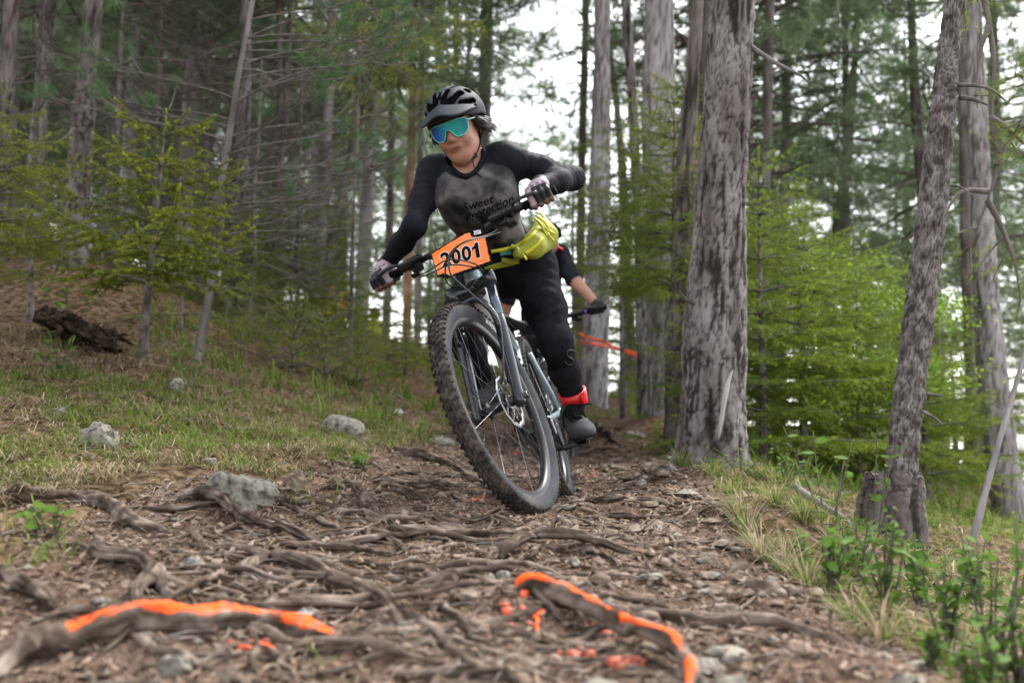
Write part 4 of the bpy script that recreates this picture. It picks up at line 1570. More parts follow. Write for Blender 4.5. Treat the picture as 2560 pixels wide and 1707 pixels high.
# ---- hip pack
pk = Field(P(1310, 610, 3.9) - .26, P(1310, 610, 3.9) + .26, .0048)
up2 = nrm(P(1320, 560, 3.9) - P(1345, 660, 3.9))
pk.cone(P(1296, 634, 3.76), P(1336, 612, 3.80), .022, .032, .03, 0)
pk.cone(P(1336, 612, 3.80), P(1366, 588, 3.90), .033, .036, .04, 0)
pk.cone(P(1336, 602, 3.83), P(1354, 562, 3.93), .029, .028, .04, 0)
pk.cone(P(1330, 628, 3.82), P(1362, 610, 3.92), .030, .031, .04, 0)
pk.cone(P(1366, 588, 3.90), P(1362, 585, 4.08), .036, .038, .04, 0)
w, p = pk._win(P(1310, 610, 3.9) - .26, P(1310, 610, 3.9) + .26)
pk.v -= (.0022 * fbm(p.reshape(-1, 3) * np.array([40, 40, 40]), 2, 77)).reshape(pk.v.shape).astype(np.float32)
V, Q, vid = pk.mesh()
V = laplacian(V, Q, 1, .4)
pack = mesh_obj('hip_pack', V - RL, [Q], [M_PACK], None, None, rider)
PACK_BVH = BVHTree.FromPolygons([tuple(v) for v in V], [tuple(q) for q in Q])
def pack_hit(px, py, off=.004):
    d = nrm(P(px, py, 1.0) - CAM)
    a = PACK_BVH.ray_cast(Vector(CAM), Vector(d))
    b = BODY_BVH.ray_cast(Vector(CAM), Vector(d))
    best = None
    for h in (a, b):
        if h[0] is not None and (best is None or h[3] < best[3]): best = h
    return None if best is None else CAM + d * (best[3] - off)
def ribbon(pts, hw, name, m, off=.006, th=.0016, parent=None):
    """strap that follows the surfaces under the pixel path"""
    q = spline(np.array(pts, float), 6 * len(pts))
    c = [pack_hit(x, y, off) for x, y in q]
    c = np.array([x for x in c if x is not None])
    c[1:-1] = (c[:-2] + c[1:-1] * 2 + c[2:]) / 4
    b = MB()
    t = nrm(np.gradient(c, axis=0))
    vd = nrm(c - CAM)
    sdv = nrm(np.cross(t, vd))
    V = np.vstack([c + sdv * hw, c - sdv * hw, c - sdv * hw + vd * th, c + sdv * hw + vd * th])
    n = len(c); j = np.arange(n - 1)
    F = np.vstack([np.stack([q_ * n + j, q_ * n + j + 1, ((q_ + 1) % 4) * n + j + 1, ((q_ + 1) % 4) * n + j], 1) for q_ in range(4)])
    b.add(V, F)
    return part(b, name, m, parent or pack)
ribbon([(1228, 628), (1262, 622), (1300, 610), (1336, 584), (1348, 566)], .008, 'belt_edge', M_PACKB, .004)
ribbon([(1212, 672), (1240, 664), (1275, 656), (1296, 650)], .013, 'waist_strap', M_PACK, .010)
ribbon([(1277, 616), (1292, 622), (1296, 640), (1286, 654), (1254, 650)], .010, 'waist_strap', M_PACK, .020)
ribbon([(1314, 632), (1332, 621), (1348, 605), (1356, 592)], .006, 'pack_zip', M_PACKB, .003)
ribbon([(1250, 634), (1264, 630), (1279, 630)], .011, 'side_pocket', M_TEAL, .007)
pz = MB()
a = pack_hit(1308, 634, .006)
pz.tube([a, a + (P(1306, 632, 3.7) - P(1306, 630, 3.7)) * 2, P(1312, 642, 3.70), P(1316, 650, 3.70)], [.003, .003, .0045, .005], 8)
part(pz, 'zip_pull', M_PACKB, pack)
for pts in ([(1335, 545, 3.85), (1352, 560, 3.82), (1368, 590, 3.82), (1375, 566, 3.88), (1358, 540, 3.95), (1338, 530, 3.95)],
            [(1342, 540, 3.86), (1362, 556, 3.83), (1378, 582, 3.84), (1372, 560, 3.9), (1352, 534, 3.95)],
            [(1346, 556, 3.84), (1364, 572, 3.82), (1386, 584, 3.84)], [(1350, 560, 3.84), (1368, 584, 3.82), (1384, 602, 3.84)]):
    cd_ = MB(); cd_.tube(spline([P(*q) for q in pts], 24), .0042, 6); part(cd_, 'pack_cord', M_PACKB, pack)
# ------------------------------------------------------------------ trees
M_BARK = mk('grey_pine_bark', [(.115, .096, .088), (.205, .184, .176), (.31, .287, .275)], 9, .9, stretch=(1, 1, .22), tint=(.020, .015, .012), bump=(34, .9, .015), detail=8, lo=.3, hi=.68, distort=.5, spec=.04)
M_BARKD = mk('dark_brown_bark', [(.06, .048, .044), (.135, .115, .105), (.22, .19, .175)], 9, .9, stretch=(1, 1, .25), tint=(.03, .024, .02), bump=(22, .8, .02), detail=8, lo=.3, hi=.68, spec=.04)
M_BARKP = mk('pale_grey_bark', [(.19, .17, .165), (.29, .27, .265), (.39, .365, .36)], 8, .9, stretch=(1, 1, .2), tint=(.07, .055, .048), bump=(22, .8, .02), detail=8, lo=.3, hi=.68, spec=.04)
M_BARKR = mk('orange_pine_bark', [(.20, .11, .065), (.36, .21, .14), (.46, .31, .22)], 8, .9, stretch=(1, 1, .3), tint=(.12, .07, .05), bump=(22, .6, .02), lo=.3, hi=.68, spec=.04)
M_SCALY = mk('scaly_brown_bark', [(.06, .051, .047), (.16, .142, .133), (.26, .237, .225)], 26, .9, stretch=(1, 1, .8), tint=(.035, .026, .022), bump=(60, .8, .006), detail=6, lo=.34, hi=.66, spec=.04)
M_WOOD = mk('weathered_wood', [(.20, .16, .13), (.36, .31, .27), (.46, .42, .38)], 12, .85, stretch=(1, 1, .12), bump=(30, .5, .004), spec=.04)
M_TWIG = mk('grey_twig', [(.08, .066, .058), (.165, .143, .13)], 20, .9, spec=.04)
M_TWIGL = mk('pale_twig', [(.085, .073, .065), (.18, .162, .15)], 20, .9, spec=.04)
M_SPRUCE = mk('spruce_needles', [(.078, .132, .018), (.14, .205, .026)], 3, .5, tint=(.38, .47, .04), trans=.45, spec=.05)
M_SPRUCEO = mk('olive_spruce_needles', [(.11, .13, .026), (.18, .20, .035)], 3, .5, tint=(.46, .50, .06), trans=.45, spec=.05)
M_PINE = mk('pine_needles', [(.045, .095, .042), (.09, .16, .07)], 2, .5, tint=(.12, .19, .07), trans=.35, spec=.05)
M_PINEF = mk('blue_green_pine_needles', [(.10, .155, .085), (.17, .24, .13)], .6, .5, tint=(.22, .30, .15), trans=.45, spec=.05, rand=.25)
M_LEAF = mk('young_leaves', [(.085, .17, .018), (.14, .24, .03)], 5, .45, tint=(.24, .34, .05), trans=.4, spec=.05)

def bark_trunk(pts, rad, n, per_m, kind='plates', amp=.02, seed=0, scale=9.0, base_flare=.0):
    """tapered trunk with fissured bark as real relief; returns V, F, tint"""
    pts = np.asarray(pts, float)
    L = np.concatenate([[0], np.cumsum(np.linalg.norm(np.diff(pts, axis=0), axis=1))])
    m = max(6, int(L[-1] * per_m))
    t = np.linspace(0, L[-1], m)
    c = np.stack([np.interp(t, L, pts[:, k]) for k in range(3)], 1)
    if len(pts) > 2:
        c = spline(pts, m)
    r = np.interp(t, L, rad)
    tt, U, W = frames(c)
    a = np.linspace(0, 2 * np.pi, n, endpoint=False)
    ca, sa = np.cos(a), np.sin(a)
    R0 = np.mean(rad)
    q = np.stack([np.broadcast_to(ca * R0, (m, n)), np.broadcast_to(sa * R0, (m, n)), np.broadcast_to(t[:, None], (m, n))], -1).reshape(-1, 3)
    lump = .10 * fbm(q * np.array([5, 5, 1.2]), 2, seed) * np.repeat(r, n)
    if base_flare:
        lump = lump + np.repeat(base_flare * np.exp(-t / .16), n) * (1 + .7 * np.sin(np.tile(a, m) * 5 + seed))
    if kind == 'plates':
        qq = q * np.array([scale, scale, scale * .26])
        qq = qq + .55 * np.stack([fbm(qq * .8, 3, seed + k) for k in range(3)], 1)
        f1, f2, idv = worley(qq, seed + 40)
        e = np.clip((f2 - f1) / .15, 0, 1)
        pl = e * e * (3 - 2 * e)
        rd = 1 - np.abs(fbm(q * np.array([scale * 1.3, scale * 1.3, scale * .14]), 3, seed + 21))
        fl = fbm(q * np.array([75, 75, 60]), 3, seed + 3)
        disp = amp * .55 * (pl - .6) + amp * .7 * (idv - .5) * pl + amp * .8 * (rd - .75) + amp * .40 * fl
        tint = np.clip(np.clip(1 - e * 1.2, 0, 1) * .95 + np.clip(.66 - rd, 0, 1) * 2.0 + .42 * np.clip(fl, -1, 1), 0, 1) * .9
    elif kind == 'scales':
        qq = q * np.array([scale, scale, scale * .75])
        qq = qq + .3 * np.stack([vnoise(qq * 1.2, seed + k) for k in range(3)], 1)
        f1, f2, idv = worley(qq, seed + 40)
        e = np.clip((f2 - f1) / .16, 0, 1)
        disp = amp * (e - .6) + amp * .9 * (idv - .5) + amp * .5 * fbm(q * 60, 2, seed + 3)
        tint = np.clip(1 - e * 1.3, 0, 1) * .9
    else:
        rdg = 1 - np.abs(vnoise(q * np.array([scale, scale, scale * .15]), seed + 2))
        disp = amp * (rdg - .7) + amp * .4 * fbm(q * np.array([30, 30, 10]), 2, seed)
        tint = np.clip(.25 - (rdg - .7), 0, .6)
    rr = np.repeat(r, n) + disp * np.clip(np.repeat(r, n) / R0, .3, 1.3) + lump
    V = np.repeat(c, n, 0) + rr[:, None] * (np.tile(ca, m)[:, None] * np.repeat(U, n, 0) + np.tile(sa, m)[:, None] * np.repeat(W, n, 0))
    i = np.arange(m - 1)[:, None] * n
    j = np.arange(n)[None, :]
    k = (j + 1) % n
    F = np.stack([i + j, i + k, i + n + k, i + n + j], -1).reshape(-1, 4)
    return V, F, tint, c, r

class Leafy:
    """needles or leaves as slim triangles/diamonds gathered with numpy"""
    def __init__(s, seed=0):
        s.V, s.T = [], []
        s.r = np.random.default_rng(seed)
    def needles(s, p0, p1, gap, ln, w, k=3, fwd=.55, tip=None, tint0=0.0, tipgain=.8, up=.0):
        """needles around the twig segments p0->p1 (arrays)"""
        p0, p1 = np.atleast_2d(p0), np.atleast_2d(p1)
        gap, w = gap * 1.8, w * 1.35
        L = np.linalg.norm(p1 - p0, axis=1)
        cnt = np.maximum(2, (L / gap).astype(int)) * k
        idx = np.repeat(np.arange(len(p0)), cnt)
        n = len(idx)
        u = s.r.random(n)
        d = nrm(p1 - p0)[idx]
        base = p0[idx] + (p1 - p0)[idx] * u[:, None]
        rv = nrm(s.r.normal(size=(n, 3)) + np.array([0, 0, up]))
        perp = nrm(rv - d * (rv * d).sum(1)[:, None])
        nd = nrm(perp + d * fwd)
        le = ln * (.7 + .6 * s.r.random(n)) * (1.05 - .35 * u)
        sd = nrm(np.cross(nd, s.r.normal(size=(n, 3)))) * (w * .5)
        V = np.stack([base - sd, base + sd, base + nd * le[:, None]], 1)
        tw = np.broadcast_to(np.asarray(tint0, float), (len(p0),))[idx]
        tp = 1.0 if tip is None else np.asarray(tip, float)[idx]
        T = np.clip(tw + tipgain * tp * np.clip((u - .45) / .55, 0, 1) ** 1.5 * s.r.random(n), 0, 1)
        s.V.append(V.reshape(-1, 3)); s.T.append(np.repeat(T, 3))
    def leaves(s, c, size, seed=0, flat=.5, tint=None):
        n = len(c)
        a = nrm(s.r.normal(size=(n, 3)) * np.array([1, 1, flat]))
        b = nrm(np.cross(a, s.r.normal(size=(n, 3)) * np.array([flat, flat, 1.0])))
        sz = size * (.6 + .8 * s.r.random(n))[:, None]
        V = np.stack([c - a * sz * .5, c + b * sz * .30, c + a * sz * .5, c - a * sz * .5, c + a * sz * .5, c - b * sz * .30], 1)
        T = s.r.random(n) if tint is None else tint
        s.V.append(V.reshape(-1, 3)); s.T.append(np.repeat(T, 6))
    def build(s, name, mat, parent=None):
        V = np.vstack(s.V)
        F = np.arange(len(V)).reshape(-1, 3)
        return mesh_obj(name, V, [F], mat, None, np.concatenate(s.T) + 1e-4, parent, smooth=False)

def spruce(H, R, seed, whorl=.22, nb=5, z0=.1, gap=.006, ln=.014, w=.0022, twig=.055, droop=.25, rise=.18, prof=.8, sub=True, k=3, bare=0.0, jit=.25):
    """parts of a young spruce around the origin: trunk path, branch tubes (MB), needles (Leafy)"""
    r = np.random.default_rng(seed)
    wood = MB()
    lf = Leafy(seed + 1)
    P0, P1, TI, T0 = [], [], [], []
    nw = int((H - z0) / whorl)
    for q in range(nw):
        zc = z0 + (H - z0) * (q + .3 * r.random()) / nw
        fr = 1 - (zc - z0) / (H - z0)
        Lb = R * (fr ** prof) * 1.0 + .05
        m = nb + (r.random() < .5)
        ph0 = r.random() * 6.28
        for b in range(m):
            ph = ph0 + 2 * np.pi * b / m + .35 * r.normal()
            L = Lb * (1 - jit + 2 * jit * r.random())
            dirh = np.array([math.cos(ph), math.sin(ph), 0])
            side = np.array([-math.sin(ph), math.cos(ph), 0])
            t = np.linspace(0, 1, 7)
            bend = .12 * r.normal()
            pts = np.array([0, 0, zc]) + np.outer(t * L, dirh) + np.outer(bend * L * t ** 2, side)
            pts[:, 2] += L * (rise * t - droop * t ** 1.6 + .16 * t ** 4) + .3 * (1 - fr) * L * t
            wood.tube(pts, np.linspace(.0028 + .006 * L, .0012, 7), 4, cap=False)
            seg0, seg1 = pts[:-1], pts[1:]
            for a_, b_ in zip(seg0[1:], seg1[1:]):
                P0.append(a_); P1.append(b_); TI.append(.3); T0.append(.1 * r.random())
            P0.append(pts[-2]); P1.append(pts[-1] + (pts[-1] - pts[-2]) * .3); TI.append(1); T0.append(.25)
            nt = max(2, int(L / twig))
            brt = .25 * r.random()
            for j in range(nt):
                tt = .12 + .86 * (j + .5 * r.random()) / nt
                if tt < bare * r.random() * 1.6: continue
                base = np.array([np.interp(tt, t, pts[:, c]) for c in range(3)])
                tl = (.50 * L * (1 - tt) ** .8 + .035) * (.7 + .5 * r.random())
                for sg in (1, -1):
                    if r.random() < .12: continue
                    dd = nrm(dirh * .62 + side * sg * .78 + np.array([0, 0, -.10 + .16 * r.normal()]))
                    e = base + dd * tl + np.array([0, 0, -.12 * tl])
                    mid = (base + e) / 2 + np.array([0, 0, .05 * tl])
                    P0 += [base, mid]; P1 += [mid, e]; TI += [.2, 1.0]; T0 += [brt * .6, brt]
                    if tl > .12: wood.tube([base, mid, e], [.0016, .0013, .0008], 3, cap=False)
                    if sub and tl > .11:
                        ns = int(tl / (twig * 1.1))
                        for k_ in range(1, ns):
                            f = k_ / ns
                            bb = base * (1 - f) + e * f
                            for s2 in (1, -1):
                                d2 = nrm(dd * .6 + np.cross(dd, [0, 0, 1]) * s2 * .8 + np.array([0, 0, .12 * r.normal()]))
                                P0.append(bb); P1.append(bb + d2 * tl * .42 * (1.1 - f)); TI.append(.9); T0.append(brt)
    top = np.array([[0, 0, H - .16], [0, 0, H + .03]])
    P0.append(top[0]); P1.append(top[1]); TI.append(1); T0.append(.3)
    lf.needles(np.array(P0), np.array(P1), gap, ln, w, k, tip=np.array(TI), tint0=np.array(T0))
    return wood, lf

def place_tree(name, label, cat, base, trunk=None, wood=None, leaf=None, mt=None, mw=None, ml=None, group=None, leafname='needles'):
    t = thing(name, label, cat, loc=tuple(base), group=group)
    if trunk is not None:
        V, F, ti = trunk
        mesh_obj('trunk', V, [F], mt, None, ti, t)
    if wood is not None and wood.n: tag(wood.build('branches', mw, t), kind='stuff')
    if leaf is not None: tag(leaf.build(leafname, ml, t), kind='stuff')
    return t

def dead_branches(c, r, seed, n, lmax, z0, z1, droop=.2, sub=4, rad=.006, each=None):
    """bare dead side branches with twigs on a trunk path c (relative to the tree base)"""
    rg = np.random.default_rng(seed)
    mb = MB()
    zz = c[:, 2]
    for q in range(n):
        if each: mb = MB()
        z = z0 + (z1 - z0) * rg.random()
        i = int(np.argmin(np.abs(zz - z)))
        ph = rg.random() * 6.28
        d = np.array([math.cos(ph), math.sin(ph), 0])
        L = lmax * (.3 + .7 * rg.random())
        t = np.linspace(0, 1, 8)
        s_ = np.array([-d[1], d[0], 0])
        pts = c[i] + np.outer(r[i] * .6 + t * L, d) + np.outer(.15 * L * rg.normal() * t ** 2, s_)
        pts[:, 2] += L * (.25 * rg.normal() * t - droop * t ** 2) + .04 * L * np.cumsum(rg.normal(size=8)) * .4
        mb.tube(pts, np.linspace(rad * (.6 + L * .4), rad * .25, 8), 5, cap=False)
        for k in range(sub + int(L * 5)):
            tt = .25 + .75 * rg.random()
            b = np.array([np.interp(tt, t, pts[:, a]) for a in range(3)])
            d2 = nrm(d * .6 + s_ * rg.normal() * .8 + np.array([0, 0, -.15 + .4 * rg.normal()]))
            l2 = L * .38 * (1.1 - tt) * (.5 + rg.random()) + .04
            e = b + d2 * l2
            m = (b + e) / 2 + np.array([0, 0, .10 * l2 * rg.normal()])
            mb.tube([b, m, e], [rad * .32, rad * .24, rad * .14], 3, cap=False)
            for k2 in range(2):
                f = .3 + .6 * rg.random()
                bb = b * (1 - f) + e * f
                mb.tube([bb, bb + nrm(d2 + rg.normal(size=3) * .7) * l2 * .4], [rad * .18, rad * .10], 3, cap=False)
        if each: mb.build('dead_branch', M_TWIG, each)
    return mb

# ---- pine crowns for the trees behind (three shapes, shared by their copies)
def pine_crown(seed, z0, z1, R, nbr, tufts, k, ln, w):
    rg = np.random.default_rng(seed)
    wood, lf = MB(), Leafy(seed + 5)
    P0, P1, T0 = [], [], []
    for q in range(nbr):
        f = rg.random() ** .9
        z = z0 + (z1 - z0) * f
        L = R * (.35 + .65 * math.sin(math.pi * (.18 + .8 * f)) ** .8) * (.55 + .55 * rg.random())
        ph = rg.random() * 6.28
        d = np.array([math.cos(ph), math.sin(ph), 0]); s_ = np.array([-d[1], d[0], 0])
        t = np.linspace(0, 1, 6)
        pts = np.array([0, 0, z]) + np.outer(t * L, d) + np.outer(.2 * L * rg.normal() * t ** 2, s_)
        pts[:, 2] += L * (.05 + .25 * f + .28 * rg.normal()) * t - .18 * L * t ** 2 * (1 - f) * 2 + .1 * L * t ** 3
        wood.tube(pts, np.linspace(.008 + .008 * L, .003, 6), 4, cap=False)
        br = .5 * rg.random()
        for j in range(tufts):
            tt = .30 + .72 * rg.random() ** .8
            b = np.array([np.interp(tt, t, pts[:, a]) for a in range(3)])
            off = nrm(d * .4 + s_ * rg.normal() * .9 + np.array([0, 0, .25 * rg.normal() + .1]))
            l2 = L * .30 * (.4 + .8 * rg.random())
            e = b + off * l2
            wood.tube([b, e], [.006, .003], 3, cap=False)
            P0 += [b + off * l2 * .35]; P1 += [e + off * .06]; T0 += [br]
    lf.needles(np.array(P0), np.array(P1), .0125, ln, w, k, fwd=.5, tint0=np.array(T0), tipgain=.5, up=.3)
    return wood, lf
CROWNS = []
for sd, z0, z1, R, nbr, tf in ((301, 3.2, 11.5, 2.6, 80, 18), (302, 2.2, 10.0, 2.2, 80, 17), (303, 4.6, 13.0, 3.0, 85, 18)):
    wood, lf = pine_crown(sd, z0, z1, R, nbr, tf, 2, .15, .0095)
    ob_w = wood.build('branches', M_TWIG)
    ob_l = lf.build('needles', M_PINEF)
    tag(ob_w, kind='stuff'); tag(ob_l, kind='stuff')
    CROWNS.append((ob_w, ob_l))
def add_crown(t, kind, scale=1.0, rz=0.0, dz=0.0):
    for o in CROWNS[kind]:
        c = o.copy(); COL.objects.link(c); c.parent = t
        c.scale = (scale, scale, scale); c.rotation_euler = (0, 0, rz); c.location = (0, 0, dz)

def trunk_tree(name, label, pts_v, d, wv0, wv1, H, mat, detail='far', seed=0, dead=None, crown=None, group=None, cat='tree', kind='ridge', amp=.012, scale=9.0, flare=.02, dtop=None):
    """pts_v: positions (2352-px working copy) from foot to the top of the picture; wv: width there"""
    d1 = d if dtop is None else dtop
    k = len(pts_v)
    W = [PV(x, y, d + (d1 - d) * i / max(1, k - 1)) for i, (x, y) in enumerate(pts_v)]
    base = W[0].copy()
    base[2] = min(gz(base[0], base[1])[0], base[2] + .15)
    foot = base - np.array([0, 0, .12])
    dirv = W[-1] - W[-2]
    path = [foot] + ([W[0]] if W[0][2] > base[2] + .3 else []) + W[1:]
    ext = max(.5, (base[2] + H - W[-1][2]))
    path.append(W[-1] + nrm(dirv) * ext * .5 + np.array([0, 0, ext * .0]))
    path.append(path[-1] + nrm(nrm(dirv) + np.array([0, 0, .4])) * ext * .5)
    path = np.array(path) - base
    r0 = wv0 * 1.0884 / FPX * d / 2
    r1 = wv1 * 1.0884 / FPX * d1 / 2
    zz = path[:, 2]
    ztop = (W[-1] - base)[2]
    rad = [r0 + (r1 - r0) * np.clip(z / max(ztop, .1), 0, 1) if z <= ztop + .01 else r1 * (1 - .75 * (z - ztop) / max(zz[-1] - ztop, .1)) for z in zz]
    n, pm = {'far': (16, 6), 'mid': (48, 16), 'near': (124, 66)}[detail]
    if detail == 'near':
        # fine rings only where the photograph shows the trunk
        V, F, ti, c, r = bark_trunk(path, rad, n, pm * 3.0 / max(3.0, zz[-1]) * 1.6 if False else pm, kind, amp, seed, scale, flare)
    else:
        V, F, ti, c, r = bark_trunk(path, rad, n, pm, kind, amp, seed, scale, flare)
    t = thing(name, label, cat, loc=tuple(base), group=group)
    mesh_obj('trunk', V, [F], mat, None, ti, t)
    if dead:
        dead_branches(c, r, seed + 7, *dead, each=t)
    if crown is not None:
        add_crown(t, *crown)
    return t, base, c, r

# ---- the two trunks nearest to the trail on the right
big, bbase, bc_, br_ = trunk_tree('pine_tree', 'thick grey pine with deeply furrowed bark and a pale scar, standing right beside the trail', [(1628, 1062), (1652, 560), (1684, 0)], 5.0, 148, 100, 5.2, M_BARK,
    'near', 3, None, None, kind='plates', amp=.0085, scale=30, flare=.085)
def stub(tree, base, pts_v, d, r0, r1, mat=M_TWIGL, name='branch_stub'):
    m = MB()
    q = spline(np.array([PV(x, y, dd) for x, y, dd in pts_v]) - base, 14)
    m.tube(q, np.linspace(r0, r1, 14), 7)
    return m.build(name, mat, tree)
stub(big, bbase, [(1712, 100, 5.0), (1745, 122, 4.9), (1790, 150, 4.8), (1835, 172, 4.75), (1862, 194, 4.7)], 5, .016, .004)
stub(big, bbase, [(1610, 705, 4.95), (1580, 690, 4.9), (1560, 668, 4.9)], 5, .012, .004)
sc = MB()
a = np.array([PV(1650, 1010, 4.74), PV(1662, 930, 4.74), PV(1672, 880, 4.75), PV(1683, 850, 4.76)]) - bbase
sc.tube(spline(a, 16), [.004, .010, .016, .018, .017, .019, .020, .020, .021, .020, .017, .015, .012, .009, .006, .002], 9, flat=.6)
sc.build('bark_scar', M_WOOD, big)

scaly, sbase, sc_, sr_ = trunk_tree('spruce_tree', 'leaning thin spruce trunk with flaky scaly bark growing out of an old stump', [(2052, 1190), (2078, 1000), (2122, 640), (2165, 260), (2190, 0)], 3.85, 74, 56, 4.6, M_SCALY,
    'near', 5, None, None, kind='scales', amp=.0055, scale=62, flare=.0)
for pts, r0 in (([(2196, 196, 3.85), (2230, 196, 3.8), (2275, 205, 3.75), (2310, 232, 3.7)], .009), ([(2205, 224, 3.85), (2240, 230, 3.8), (2270, 242, 3.78)], .011),
                ([(2120, 945, 3.8), (2150, 962, 3.75), (2165, 975, 3.72)], .007), ([(2130, 905, 3.8), (2155, 908, 3.76), (2168, 912, 3.74)], .008), ([(2172, 425, 3.85), (2205, 430, 3.8), (2235, 450, 3.76)], .006)):
    stub(scaly, sbase, pts, 3.8, r0, r0 * .3)
# the stump it grows from
V, F, ti, c, r = bark_trunk(np.array([[0, 0, -.25], [0, 0, .0], [.01, 0, .12], [.015, .0, .175]]), [.118, .104, .096, .088], 90, 110, 'plates', .014, 9, 16, .02)
stump = thing('tree_stump', 'broken brown stump around the foot of the leaning scaly spruce', 'stump', loc=tuple(PV(2050, 1190, 3.84) + np.array([-.012, -.02, -.0])))
V[:, 2] += np.where(V[:, 2] > .14, .03 * vnoise(V * 30, 4), 0)
mesh_obj('bark', V, [F], M_BARKD, None, ti, stump)
cap = MB(); cap.tube([[.01, 0, .12], [.015, 0, .165]], [.085, .078], 24); cap.build('broken_wood', M_WOOD, stump)

